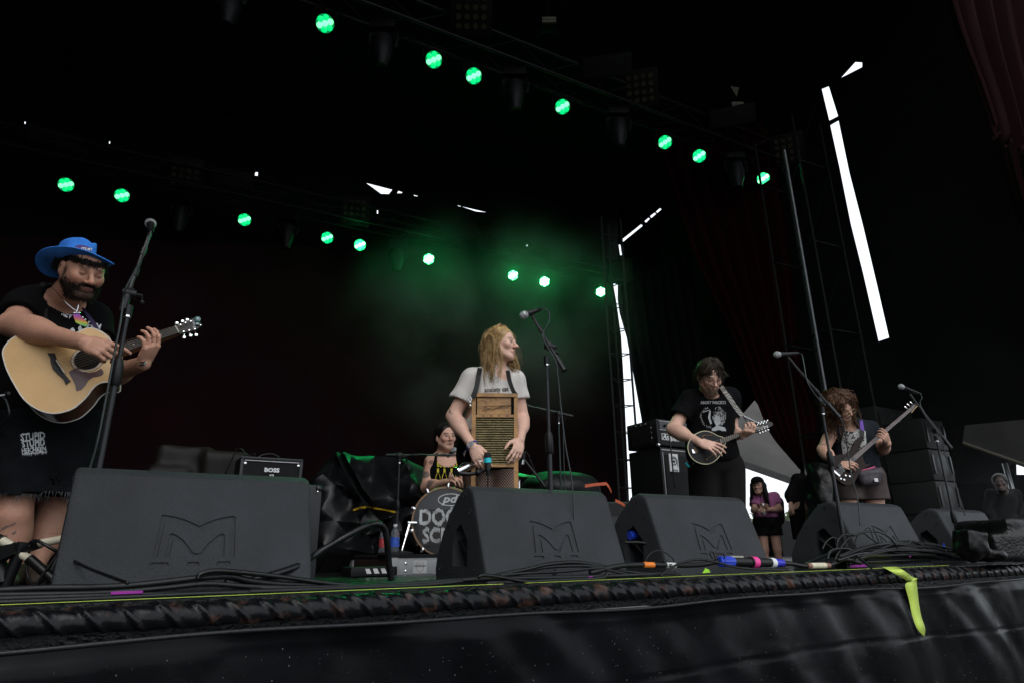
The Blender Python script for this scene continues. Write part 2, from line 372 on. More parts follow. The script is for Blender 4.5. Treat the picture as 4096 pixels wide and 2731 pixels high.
# ------------------------------------------------------------------ people
def hframe(fwd, up):
    f_ = norm(fwd); u_ = np.asarray(up, float); u_ = norm(u_-f_*(u_@f_)); r_ = np.cross(f_, u_); return np.stack([r_, f_, u_], 1)   # columns right, fwd, up
def head_prims(c, R, s=1., beard=0., jaw=1.):
    L = lambda x, y, z: c+R@(np.array([x, y, z])*s); e = lambda x, y, z, a, b, d, k: El(L(x, y, z), np.array([a, b, d])*s, R, k*s)
    cc = lambda p, q, r1, r2, k: Cp(L(*p), L(*q), r1*s, r2*s, k*s)
    pr = [e(0, -.012, .038, .074, .094, .082, .01), e(0, .03, -.03, .058*jaw, .058, .078, .04), e(0, .066, -.093, .024*jaw, .02, .02, .025)]
    for sx in (-1, 1):
        pr += [cc((sx*.05, .005, -.05), (sx*.02, .062, -.092), .02*jaw, .017, .025), e(sx*.04, .064, -.018, .023, .02, .022, .02)]
    pr += [cc((-.032, .082, .022), (.032, .082, .022), .011, .011, .015), Sub(El(L(-.031, .098, .002), np.array([.017, .014, .013])*s, R), .012*s), Sub(El(L(.031, .098, .002), np.array([.017, .014, .013])*s, R), .012*s)]
    pr += [e(sx*.031, .078, .002, .0135, .0125, .0125, .003) for sx in (-1, 1)]
    pr += [cc((0, .088, .012), (0, .112, -.026), .0075, .0115, .012), cc((0, .113, -.027), (0, .106, -.032), .011, .008, .008)]
    pr += [e(sx*.013, .1, -.032, .0085, .011, .008, .006) for sx in (-1, 1)]
    pr += [cc((-.021, .084, -.058), (0, .094, -.056), .0055, .0068, .006), cc((0, .094, -.056), (.021, .084, -.058), .0068, .0055, .006),
           cc((-.018, .083, -.067), (.018, .083, -.067), .0065, .0065, .007), cc((0, .091, -.067), (0, .09, -.069), .0075, .007, .006)]
    for sx in (-1, 1):
        pr += [e(sx*.079, -.012, -.004, .009, .017, .03, .008), Sub(El(L(sx*.088, -.004, 0), np.array([.007, .008, .014])*s, R), .005*s)]
    return pr
def head_col(c, R, s, base, lip, brow, beard=None, beardk=0., lash=(.05, .04, .035), flush=.12, bz=-.045, closed=0):
    base = np.array(base, float)
    def f(P, col):
        q = ((P-c)@R)/s; near = (np.abs(q[:, 0]) < .1) & (np.abs(q[:, 1]) < .14) & (np.abs(q[:, 2]) < .15)
        def mixin(w, cc):
            w = (np.clip(w, 0, 1)*near)[:, None]; col[:] = col*(1-w)+np.array(cc)*w
        g = lambda x, y, z, rx, ry, rz, p=2: np.exp(-(((q[:, 0]-x)/rx)**2+((q[:, 1]-y)/ry)**2+((q[:, 2]-z)/rz)**2)**(p/2))
        for sx in (-1, 1): mixin(g(sx*.042, .07, -.03, .022, .03, .02)*flush*2.2, base*np.array([1.05, .72, .68]))
        mixin(g(0, .115, -.028, .016, .015, .014)*flush*3, base*np.array([1.05, .72, .68]))
        if beard is not None:
            w = np.clip((bz-q[:, 2]+np.clip((q[:, 1]-.055)*.0, 0, 1))/.012, 0, 1)*np.clip((q[:, 1]+.02)/.02, 0, 1)
            w2 = g(0, .1, -.045, .03, .03, .009, 4)
            sb = np.clip((.02-q[:, 2])/.02, 0, 1)*np.clip((.035-q[:, 1])/.015, 0, 1)*np.clip((q[:, 1]-.0)/.01, 0, 1)
            mixin(np.clip(w+w2+sb, 0, 1)*beardk, beard)
        mixin(g(0, .09, -.062, .022, .03, .0095, 4)*.8, lip)
        mixin(g(0, .095, -.0618, .02, .03, .0022, 2)*.8, np.array(lip)*.35)
        for sx in (-1, 1):
            mixin(g(sx*.032, .09, .027, .021, .04, .0055, 4), brow)
            mixin(g(sx*.031, .09, .003, .0145, .03, .0075, 4), np.array(lash)*1.2)
            if closed: mixin(g(sx*.031, .09, .004, .0145, .03, .006, 4)*.85, base*np.array([.82, .72, .70])); mixin(g(sx*.031, .09, -.0035, .0125, .03, .0016, 4), lash); continue
            mixin(g(sx*.031, .09, .0005, .0105, .03, .0034, 4), (.30, .27, .25))
            mixin(g(sx*.031, .09, .001, .0048, .03, .0042, 4), (.03, .025, .02))
            mixin(g(sx*.0075, .105, -.037, .0045, .01, .003, 2), (.08, .03, .025))
        return col
    return f
def hand_prims(w, d, pn, side, curl=(.6, .7, .8, .9), spread=.12, s=1., thumb=(.5, .3), lens=(1, 1, 1, 1), tips=None):
    """w wrist, d towards knuckles, pn palm-facing normal, side +1 if thumb lies on cross(d,pn) side"""
    d = norm(d); pn = norm(np.asarray(pn)-d*(np.asarray(pn)@d)); t = np.cross(d, pn)*side; w = np.asarray(w, float); pr = []
    A = lambda a, b, c: w+(d*a+t*b+pn*c)*s
    pr += [El(A(.045, .0, .0), np.array([.048, .04, .017])*s, np.stack([d, t, pn], 1), .01*s)]
    xs = [.031, .01, -.011, -.030]; L0 = [.040, .045, .041, .032]; L1 = [.026, .029, .027, .020]; L2 = [.021, .023, .022, .018]; kn = [.088, .092, .087, .078]
    for i in range(4):
        k0 = A(kn[i], xs[i], -.002); pr.append(Cp(A(.02, xs[i]*.6, 0), k0, .0125*s, .0105*s, .010*s))
        dd = norm(d+t*spread*(1.5-i)*.5); c = curl[i]; ang = c*.9; q = k0
        for Ls, rr, da in ((L0[i]*lens[i], .0092, 0), (L1[i]*lens[i], .0084, c*1.15), (L2[i]*lens[i], .0076, c*.75)):
            ang2 = ang+da; ang = ang2; v = dd*math.cos(ang)+pn*math.sin(ang); q2 = q+v*Ls*s; pr.append(Cp(q, q2, rr*s, rr*.93*s, .004*s)); q = q2
    b = A(.02, .03, .008); a1 = norm(d*.75+t*(.75*thumb[0]+.25)+pn*thumb[1]); q = b+a1*.045*s; pr.append(Cp(b, q, .0155*s, .0115*s, .012*s))
    a2 = norm(a1+d*.25-t*.3+pn*thumb[1]*.6); q2 = q+a2*.032*s; pr.append(Cp(q, q2, .0108*s, .0098*s, .005*s)); a3 = norm(a2+d*.1-t*.2+pn*.2); pr.append(Cp(q2, q2+a3*.024*s, .0098*s, .0078*s, .004*s))
    return pr
def strands(guides, n, rad, seed, spread=.01, wave=.0, freq=3., lenvar=.15, rs=.0012, sides=3, seg=10, clumps=0):
    """guides: list of (root, [points...]) polylines; n strands scattered about them"""
    g = np.random.RandomState(seed); mb = MB(); G = [smooth_path(q, 4) for q in guides]
    CL = [(g.randint(len(G)), g.rand(), g.rand(3)*6.28, freq*(.7+.6*g.rand()), g.randn(3)*rad) for _ in range(clumps)]
    for i in range(n):
        k = g.randint(len(G)); c_ = CL[g.randint(clumps)] if clumps and g.rand() < .85 else None; k = c_[0] if c_ else k; P = G[k]
        if (c_ or g.rand() < .75) and k+1 < len(G):
            t = c_[1]+g.randn()*.05 if c_ else g.rand(); m = np.linspace(0, 1, 20); a = np.array([np.interp(m, np.linspace(0, 1, len(P)), P[:, c]) for c in range(3)]).T
            b = np.array([np.interp(m, np.linspace(0, 1, len(G[k+1])), G[k+1][:, c]) for c in range(3)]).T; P = a*(1-t)+b*t
        m = np.linspace(0, 1-lenvar*g.rand(), seg); q = np.array([np.interp(m, np.linspace(0, 1, len(P)), P[:, c]) for c in range(3)]).T
        off = (c_[4]+g.randn(3)*rad*.28) if c_ else g.randn(3)*rad; tt = m[:, None]
        ph = c_[2]+g.randn(3)*.25 if c_ else g.rand(3)*6.28; fr = c_[3] if c_ else freq*(.7+.6*g.rand()); wv = np.stack([np.sin(fr*6.28*m+ph[c])-np.sin(ph[c]) for c in range(3)], 1)*wave*(.3+m[:, None])
        q = q+off*(.35+.65*tt)+g.randn(3)*spread*(.35 if c_ else 1)*tt**2+wv
        mb.tube(q, np.array([rs, rs, rs*.4]), sides, 1)
    return mb
def limb(a, b, r1, r2, bulge=0., k=.03): 
    a = np.asarray(a, float); b = np.asarray(b, float); pr = [Cp(a, b, r1, r2, k)]
    if bulge: pr.append(El(a+(b-a)*.35, np.array([r1+bulge, r1+bulge, np.linalg.norm(b-a)*.33]), np.stack(frame_of(b-a), 1), k))
    return pr
# ------------------------------------------------------------------ material set
m_black = mat('black_paint', (.018, .018, .02), .55, var=.3)
m_steel = mat('black_steel', (.011, .011, .0125), .36, .0, var=.3)
m_alu = mat('aluminium', (.42, .43, .44), .38, .9, var=.15, bump=.1)
m_chrome = mat('chrome', (.75, .75, .76), .15, 1., var=.05)
m_rubber = mat('black_rubber', (.013, .0138, .0155), .40, var=.25, vscale=30, bump=.12, bscale=250)
m_rubber2 = mat('wet_black_rubber', (.009, .0095, .011), .22, var=.3, vscale=20, bump=.15, bscale=180)
m_neon = mat('neon_tape', (.50, .66, .10), .55, var=.12, vscale=12, bump=.1)
m_white = mat('white_print', (.62, .63, .64), .6, var=.1)
m_cord = mat('cord_black', (.012, .012, .013), .45)
m_deck = mat('deck_plywood', (.012, .0125, .013), .30, var=.5, vscale=3, bump=.5, bscale=60, rvar=.15)
m_cloth = mat('masking_cloth', (.006, .0062, .0065), .9, var=.4, vscale=.6, bump=.3, bscale=30, spec=.15)
m_red = mat('dark_red_velour', (.060, .006, .010), .85, var=.45, vscale=.5, bump=.3, bscale=40, spec=.2)
m_redr = mat('red_velour', (.019, .0018, .0035), .85, var=.35, vscale=.8, bump=.3, bscale=40, spec=.2)
m_dred = mat('near_black_red_velour', (.021, .0055, .008), .85, var=.45, vscale=.5, bump=.3, bscale=40, spec=.15)
# ------------------------------------------------------------------ ground, deck, roof, walls
def grid_quad(P00, P10, P01, P11, nx, ny, disp=None):
    a = np.linspace(0, 1, nx+1); b = np.linspace(0, 1, ny+1); A, Bq = np.meshgrid(a, b, indexing='ij')
    P = (np.outer((1-A.ravel())*(1-Bq.ravel()), P00)+np.outer(A.ravel()*(1-Bq.ravel()), P10)+np.outer((1-A.ravel())*Bq.ravel(), P01)+np.outer(A.ravel()*Bq.ravel(), P11))
    if disp is not None: P = disp(P, A.ravel(), Bq.ravel())
    i = np.arange(nx)[:, None]*(ny+1)+np.arange(ny)[None]; i = i.ravel()
    return P, np.stack([i, i+ny+1, i+ny+2, i+1], 1)
m_ground = mat('trodden_grass', (.055, .06, .045), .9, var=.3, vscale=.4, bump=.6, bscale=3, col2=(.09, .085, .08), thr=(.4, .62))
GZ = -1.55
mk('ground', [(-400, -400, GZ), (400, -400, GZ), (400, 400, GZ), (-400, 400, GZ)], [(0, 1, 2, 3)], m_ground, kind='structure')
# deck slab, from the edge back to the rear of the stage
P = [st(-7, V0+.02, -.002), st(13.2, V0+.02, -.002), st(13.2, 16, -.002), st(-7, 16, -.002)]
MB().prism(P, (0, 0, -.12)).build('stage_floor', m_deck, kind='structure')
# wedge-shaped ridged nosing along the edge
def nosing():
    u0, u1 = -1.6, 12.5; nu = 2600; nth = 26; us = u0+(u1-u0)*(np.linspace(0, 1, nu)**1.5); th = np.linspace(-.15*math.pi, 1.25*math.pi, nth)
    Uu, Th = np.meshgrid(us, th, indexing='ij'); a = Th/math.pi                    # 0 = towards stage, .5 = up, 1 = out
    # chevron ribs: two slanting families meeting at the crown of the bar
    s = (Uu/.105+np.abs(a-.62)*1.15*np.where(a > .62, -1, 1)*1.0) % 1.0
    rib = np.exp(-((s-.5)/.075)**2)*.0065*np.clip((a-.2)*6, 0, 1)
    s2 = ((Uu/.105+np.where(a > .62, 0.0, .35)) % 1.0)
    rr = .043+rib+.0016*np.sin(Uu*37+a*3)+.0022*np.sin(Uu*9.1)-.003*np.exp(-((s-.30)/.12)**2)
    cv = V0-.045; cz = -.052
    P = (Uu[..., None]*U + (cv-(-np.cos(Th)*-1)*0)[..., None]*V if False else Uu[..., None]*U + (cv+np.cos(Th)*rr)[..., None]*V) + (cz+np.sin(Th)*rr)[..., None]*Z3
    i = (np.arange(nu-1)[:, None]*nth+np.arange(nth-1)[None]).ravel()
    return P.reshape(-1, 3), np.stack([i, i+1, i+nth+1, i+nth], 1)[:, ::-1]
m_nose = mat('worn_black_steel', (.0065, .007, .009), .27, var=.3, vscale=13, bump=.25, bscale=60, col2=(.070, .034, .024), thr=(.55, .72), rvar=.10, spec=.30)
v, f = nosing()
tag(mk('edge_nosing', v, f, m_nose, smooth=180), 'wet black ridged steel bar capping the front edge of the stage', 'stage edging')
# skirt below the edge
def skirt():
    def d(P, a, b):
        u = a; x = (P@U); z = P[:, 2]
        q = np.stack([x*1.0, np.zeros(len(x)), z*.6], 1)
        w = waves(q, 3, 7, .034, 6)+waves(q+np.stack([z*.7, z*0, z*0], 1), 5, 15, .026, 6)+waves(q, 8, 30, .0022, 5)
        e = .022*np.sin((x+.55*z)*5.1+1.2)*np.clip(.2+np.sin(x*1.7), 0, 1)
        s = -z-.11; w = w-crumple(np.stack([x, z*0, z*.7], 1), 3, .42, .024)-crumple(np.stack([x, z*0, z*.8], 1), 7, .16, .010)
        hem = .004*np.exp(-((s-.03)/.004)**2)*-1-.006*np.exp(-((s-.30-.02*np.sin(x*1.3))/.006)**2)
        k = np.clip(s/.07, 0, 1)*.85+.05
        dz = .007*np.sin(x*2.3)+.004*np.sin(x*5.1)
        return P - np.outer((w+e)*k+hem+.012*np.clip(s*3, 0, 1), V) + np.outer(dz*(1-np.clip(s/.3, 0, 1)), Z3)
    return grid_quad(st(-1.8, V0-.085, GZ), st(12.5, V0-.085, GZ), st(-1.8, V0-.085, -.112), st(12.5, V0-.085, -.112), 1100, 110, d)
m_skirt = mat('wet_black_vinyl', (.0055, .006, .0075), .27, var=.35, vscale=2.2, bump=.05, bscale=90, rvar=.08, spec=.13)
v, f = skirt(); k = 110; top = v.reshape(1101, k+1, 3)[:, -1]
skr = thing('stage_skirt', 'black vinyl skirt hanging below the stage edge, speckled with rain', 'stage skirt', st(0, V0-.085, GZ))
mk('skirt_cloth', v, f[:, ::-1], m_skirt, skr, smooth=180)
MB().tube([p-V*.004 for p in top[::9]], .0075, 7, 2).build('hem_piping', mat('vinyl_piping', (.022, .023, .026), .32, bump=.2), skr, 180)
# rain drops as small domes
vv = v.reshape(1101, k+1, 3); mb = MB(); g = np.random.RandomState(2)
for _ in range(2600):
    i = int(1100*g.rand()**1.6); j = int(20+(k-24)*g.rand()**.7); p = vv[i, j]
    if p[2] < -.95: continue
    r = .0011+.0022*g.rand()**2; mb.sph(p-V*.0006, r, 6, 4, sc=(1, 1, 1.25+.4*g.rand()))
tag(mb.build('rain_drops', mat('water_drop', (.05, .055, .06), .06, spec=1., var=0), skr, 180), kind='stuff')
# neon tape line along the edge: two lengths, the loose end hanging over the skirt
def strip_on_deck(name, pts, w, m, **k):
    A = []; B_ = []
    for i, p in enumerate(pts):
        wv = .0016*math.sin(i*1.7); A.append(p+V*(w/2+wv)+Z3*.003); B_.append(p-V*(w/2-wv)+Z3*.003)
    return MB().ribbon(A, B_, (0, 0, .0012)).build(name, m, **k)
vt = V0+.016
def upx(x): d = ray(x, 2430-.0445*x); t = vt/(d@V); return float((d*t)@U)
tp1 = strip_on_deck('tape_strip', [st(u, vt) for u in np.linspace(upx(-250), upx(2010), 60)], .017, m_neon, label='neon yellow tape line along the nearer half of the stage edge', cat='tape')
tag(tp1, group='neon tape on the stage edge')
tp2 = strip_on_deck('tape_strip', [st(u, vt) for u in np.linspace(upx(2100), upx(3790), 70)], .017, m_neon, label='neon yellow tape line along the farther half of the stage edge', cat='tape', group='neon tape on the stage edge')
pv = Plane(st(0, V0-.10), -V)
def tail():
    cpts = [((3520, 2262), (3585, 2264), .13), ((3560, 2282), (3612, 2278), .06), ((3612, 2318), (3640, 2306), .018), ((3640, 2322), (3662, 2312), .010), ((3618, 2336), (3664, 2326), .004), ((3634, 2400), (3672, 2400), .003), ((3646, 2460), (3682, 2462), .004), ((3658, 2508), (3692, 2510), .012), ((3672, 2532), (3684, 2544), .02)]
    A = []; B_ = []
    for i, (a, b, o) in enumerate(cpts):
        if i < 2:
            A.append(on(*a, .004 if i == 0 else .0)); B_.append(on(*b, .004 if i == 0 else .0))
        else: A.append(pv.hit(*a, o)); B_.append(pv.hit(*b, o))
    A = smooth_path(A, 4); B_ = smooth_path(B_, 4); return MB().ribbon(A, B_, -V*.001).build('tape_tail', m_neon, smooth=180)
tag(tail(), 'neon yellow strip of tape peeling off and dangling over the skirt', 'tape')
# ------------------------------------------------------------------ roof, side masking and the drapes that close the stage in
RZ = 9.6
def wallplane(a, b):
    n = np.cross(b-a, Z3); n = norm(n)
    if n@(EYEP-a) < 0: n = -n
    return Plane(a*np.array([1, 1, 0]), n)
TZ1, TZ2 = 7.0, 6.3
Q1 = on(264, 740, TZ2); Q2 = on(2403, 1168, TZ2); TD = norm((Q2-Q1)*np.array([1, 1, 0])); TN = np.array([-TD[1], TD[0], 0])
WB = wallplane(Q1+TN*1.6, Q2+TN*1.6)                                # back wall plane
E1 = WB.hit(2481, 1400)
E2 = at(4500, 1400, 7.4)
WS = wallplane(E1, E2)                                              # side wall plane, to the right
_rl = WB.hit(-1500, 300, -.05); _rc = WB.hit(2474, 300, -.05); _rr = WS.hit(5200, 300, -.05)
_rp = [st(-6.6, 1.2, 0), st(13.5, 1.2, 0), _rr, _rc, _rl]
MB().prism([np.array([p[0], p[1], RZ]) for p in _rp], (0, 0, .15)).build('stage_roof', m_cloth, kind='structure')
def panel(name, pl, outer, holes, m, step=.5, fold=.05, ffreq=9., seed=1, **k):
    """cloth panel on a plane, outlines in photo pixels, real openings"""
    def to2(pts): return [((pl.hit(x, y)-pl.o)@pl.x, (pl.hit(x, y)-pl.o)@pl.y) for x, y in pts]
    O = to2(outer); H = [to2(h) for h in holes]; pts = []; edges = []
    def dens(L):
        r = []
        for i in range(len(L)):
            a = np.array(L[i]); b = np.array(L[(i+1) % len(L)]); n = max(1, int(np.linalg.norm(b-a)/step))
            r += [tuple(a+(b-a)*j/n) for j in range(n)]
        return r
    for L in [O]+H:
        D = dens(L); s = len(pts); pts += D; edges += [(s+i, s+(i+1) % len(D)) for i in range(len(D))]
    xs = [p[0] for p in pts]; ys = [p[1] for p in pts]
    for gx in np.arange(min(xs), max(xs), step*.45):
        for gy in np.arange(min(ys), max(ys), step): pts.append((gx+.01, gy+.013))
    r = delaunay_2d_cdt([Vector(p) for p in pts], edges, [], 0, 1e-5)
    def inside(p, L):
        c = False; j = len(L)-1
        for i in range(len(L)):
            if (L[i][1] > p[1]) != (L[j][1] > p[1]) and p[0] < (L[j][0]-L[i][0])*(p[1]-L[i][1])/(L[j][1]-L[i][1])+L[i][0]: c = not c
            j = i
        return c
    vs = [np.array(v) for v in r[0]]; fs = []
    for t in r[2]:
        c = (vs[t[0]]+vs[t[1]]+vs[t[2]])/3
        if inside(c, O) and not any(inside(c, h) for h in H): fs.append(tuple(t))
    P = []
    for v in vs: P.append(pl.pt(v[0], v[1], fold*(math.sin(v[0]*ffreq+seed)+.5*math.sin(v[0]*ffreq*2.3+seed+v[1]*.15))))
    return mk(name, P, fs, m, smooth=180, **k)
sl = [[(1466, 733), (1568, 761), (1555, 778), (1524, 776), (1494, 753)], [(1593, 766), (1609, 771), (1606, 775), (1588, 775)], [(1655, 781), (1671, 785), (1670, 787), (1657, 785)], [(1830, 823), (1843, 826), (1842, 828), (1831, 825)], [(1847, 828), (1900, 840), (1945, 851), (1902, 847)],
      [(97, 488), (103, 487), (102, 497), (98, 496)], [(93, 510), (101, 510), (100, 515), (94, 515)], [(437, 567), (441, 568), (440, 577), (436, 576)], [(434, 590), (440, 591), (439, 594), (434, 594)], [(1022, 689), (1032, 689), (1031, 704), (1019, 702)], [(742, 643), (746, 643), (746, 650), (742, 650)], [(1508, 842), (1513, 842), (1513, 856), (1508, 855)], [(2106, 980), (2110, 980), (2110, 986), (2106, 986)]]
panel('back_masking', WB, [(-1400, -900), (2474, -500), (2474, 1100), (-1400, 1100)], sl, m_cloth, 1.2, .01, 3, label='black masking cloth high across the back of the stage with slits of sky', cat='masking cloth')
WB2 = Plane(WB.o+WB.n*.35, WB.n)
panel('rear_curtain', WB2, [(-1400, 880), (1700, 1010), (2440, 1085), (2481, 1350), (2528, 2320), (-1400, 2700)], [], m_dred, .9, .07, 7.5, 2, label='dark maroon pleated curtain across the back of the stage', cat='curtain')
gapA = [[(3286, 357), (3313, 346), (3350, 465), (3316, 483)], [(3320, 502), (3352, 483), (3395, 690), (3450, 905), (3508, 1150), (3554, 1350), (3513, 1364), (3452, 1097), (3402, 896), (3357, 672)], [(3423, 250), (3450, 252), (3450, 270), (3365, 311), (3390, 285)]]
gapB = [[(2484, 963), (2563, 898), (2570, 904), (2491, 970)], [(2578, 886), (2595, 872), (2600, 877), (2584, 892)], [(2601, 866), (2619, 852), (2625, 857), (2606, 873)], [(2624, 848), (2641, 834), (2647, 839), (2630, 853)], [(2475, 980), (2482, 980), (2486, 1010), (2491, 1012), (2491, 1022), (2481, 1022)], [(2501, 1072), (2512, 1068), (2514, 1073), (2503, 1075)]]
panel('side_masking', WS, [(2474, -500), (5200, -1500), (5200, 1560), (3860, 1700), (3780, 2300), (3222, 2300), (3200, 1874), (3120, 1740), (3020, 1600), (2940, 1690), (2860, 1730), (2600, 1960), (2565, 1670), (2507, 1350), (2480, 1255), (2472, 1200)], gapA+gapB, m_cloth, 1.0, .01, 3, label='black masking cloth down the right side with a tall slit of sky', cat='masking cloth')
def swag(name, left, right, D, m, nf=9, amp=.10, n=60, **k):
    Lp = smooth_path([at(x, y, d) for x, y, d in left], 8); Rp = smooth_path([at(x, y, d) for x, y, d in right], 8)
    q = np.linspace(0, 1, 50); L = np.array([np.interp(q, np.linspace(0, 1, len(Lp)), Lp[:, c]) for c in range(3)]).T; R = np.array([np.interp(q, np.linspace(0, 1, len(Rp)), Rp[:, c]) for c in range(3)]).T
    P = []
    for a in np.linspace(0, 1, n+1):
        row = L*(1-a)+R*a; w = np.linalg.norm(R-L, axis=1)
        ph = a*nf*6.28; dd = (np.sin(ph+.5*np.sin(q*3))+.4*np.sin(ph*2.1+1))*amp*np.clip(w/w.max()*1.2, .25, 1)
        P.append(row+np.outer(dd, norm([.35, -1, 0])))
    P = np.array(P); m_ = len(q); i = (np.arange(n)[:, None]*m_+np.arange(m_-1)[None]).ravel()
    return mk(name, P.reshape(-1, 3), np.stack([i, i+m_, i+m_+1, i+1], 1)[:, ::-1], m, smooth=180, **k)
DS = 10.0
swag('black_drape', [(2478, 1150, 13.6), (2500, 1330, 13.4), (2566, 1670, 13.2), (2602, 1965, 13), (2610, 2290, 13)], [(2760, 1000, 12.4), (2800, 1300, 12.4), (2830, 1500, 12.4), (2860, 1760, 12.4), (2880, 2290, 12.4)], DS, m_cloth, 8, .08, label='black side drape hanging beside the truss tower behind the bass amplifier', cat='curtain')
swag('red_swag_curtain', [(2600, 500, 12), (2760, 1000, 11.8), (2925, 1350, 11.6), (3024, 1618, 11.4), (3081, 1740, 11.3), (3200, 1874, 11.2)], [(3080, 500, 11), (3150, 900, 10.9), (3200, 1426, 10.8), (3262, 1640, 10.8), (3268, 1780, 10.8), (3246, 1878, 10.9)], DS, mat('shaded_red_velour', (.020, .0018, .003), .9, spec=.1), 7, .12, label='deep red curtain swept down and gathered beside the tent opening', cat='curtain')
swag('red_swag_curtain', [(3700, -300, 6.6), (3820, 120, 6.6), (3930, 420, 6.6), (4050, 800, 6.6), (4140, 1000, 6.6)], [(4450, -300, 5.6), (4450, 120, 5.6), (4450, 420, 5.6), (4450, 800, 5.6), (4450, 1000, 5.6)], DS, m_redr, 9, .10, label='red proscenium curtain crossing the top right corner', cat='curtain')
# unseen cloth wall added at the left to block daylight from that side
MB().prism([st(-4.6, -3.5, GZ), st(-4.6, 19, GZ), st(-4.6, 19, RZ+.5), st(-4.6, -3.5, RZ+.5)], -U*.03).build('left_light_blocker', m_cloth, kind='structure')
# ------------------------------------------------------------------ outside: tents and trees
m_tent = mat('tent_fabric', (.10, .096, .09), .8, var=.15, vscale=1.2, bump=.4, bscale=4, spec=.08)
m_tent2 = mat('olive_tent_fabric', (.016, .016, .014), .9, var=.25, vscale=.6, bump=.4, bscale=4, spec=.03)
tent = thing('tent', 'grey tent canopy seen from below through the opening behind the band', 'tent', at(3050, 2000, 17)*np.array([1, 1, 0])+Z3*GZ)
a0, b0, c0, d0 = at(2700, 1745, 15.5), at(3330, 1965, 15.5), at(3330, 1480, 21), at(2700, 1380, 21)
v, f = grid_quad(a0, b0, d0, c0, 24, 16, lambda P, a, b: P-np.outer(.18*np.sin(b*3.14)*np.sin((a*2 % 1)*3.14), Z3))
mk('canopy', v, f, m_tent, tent, smooth=180)
MB().prism([a0, b0, b0-Z3*.16, a0-Z3*.16], (0, .06, 0)).build('edge_beam', mat('tent_valance', (.10, .10, .10), .7), tent)
MB().cyl(at(2960, 1790, 17), at(3330, 1700, 17.6), .03, .03).build('cross_pole', m_alu, tent)
MB().cyl(at(2925, 1640, 16), at(3090, 1720, 18), .03, .03).build('cross_pole', m_alu, tent)
mb = MB()
for x, D in ((2700, 15.6), (3330, 15.6)): q = at(x, 1850, D); mb.cyl((q[0], q[1], GZ), (q[0], q[1], q[2]), .05)
mb.build('leg', m_alu, tent)
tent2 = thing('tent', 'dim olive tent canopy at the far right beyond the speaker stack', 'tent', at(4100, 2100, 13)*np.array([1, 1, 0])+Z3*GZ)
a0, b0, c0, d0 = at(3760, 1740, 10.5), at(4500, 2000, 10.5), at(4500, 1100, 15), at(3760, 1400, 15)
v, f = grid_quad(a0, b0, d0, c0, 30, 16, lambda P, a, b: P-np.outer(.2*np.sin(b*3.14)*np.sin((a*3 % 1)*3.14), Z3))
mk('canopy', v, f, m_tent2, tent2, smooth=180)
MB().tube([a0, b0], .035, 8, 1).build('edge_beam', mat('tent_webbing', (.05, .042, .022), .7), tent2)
q = at(4018, 1850, 11); MB().cyl((q[0]+.1, q[1], GZ), q, .04).build('leg', m_alu, tent2)
mt = mat('far_foliage', (.085, .11, .055), .8, var=.4, vscale=.8)
for i, (x, w, h) in enumerate([(3120, 5, 4.2), (3165, 6, 4.0), (3215, 5, 4.6), (3060, 6, 4.0), (2990, 6, 3.6)]):
    q = at(x, 2200, 60); tr = thing('tree', ['hazy tree at the foot of the sky, nearest the hanging black jacket', 'hazy tree showing between pink shirt and black jacket', 'hazy tree half hidden behind the black bundled gear', 'hazy tree hidden in part by the woman in the pink shirt', 'hazy tree left of the woman in the pink shirt'][i], 'tree', (q[0], q[1], GZ), 'distant trees under the tent opening')
    g = np.random.RandomState(i); mb = MB()
    for _ in range(420):
        p = g.randn(3)*np.array([w*.28, w*.28, h*.2])+np.array([q[0], q[1], GZ+h*.62]); n = norm(g.randn(3)); a, b, _d = frame_of(n); s = .22+.2*g.rand(); mb.add([p-a*s, p+b*s, p+a*s, p-b*s], [(0, 1, 2, 3)])
    mb.build('crown', mt, tr); MB().cyl((q[0], q[1], GZ), (q[0], q[1], GZ+h*.6), .18, .1).build('trunk', mat('bark', (.12, .09, .07), .9), tr)
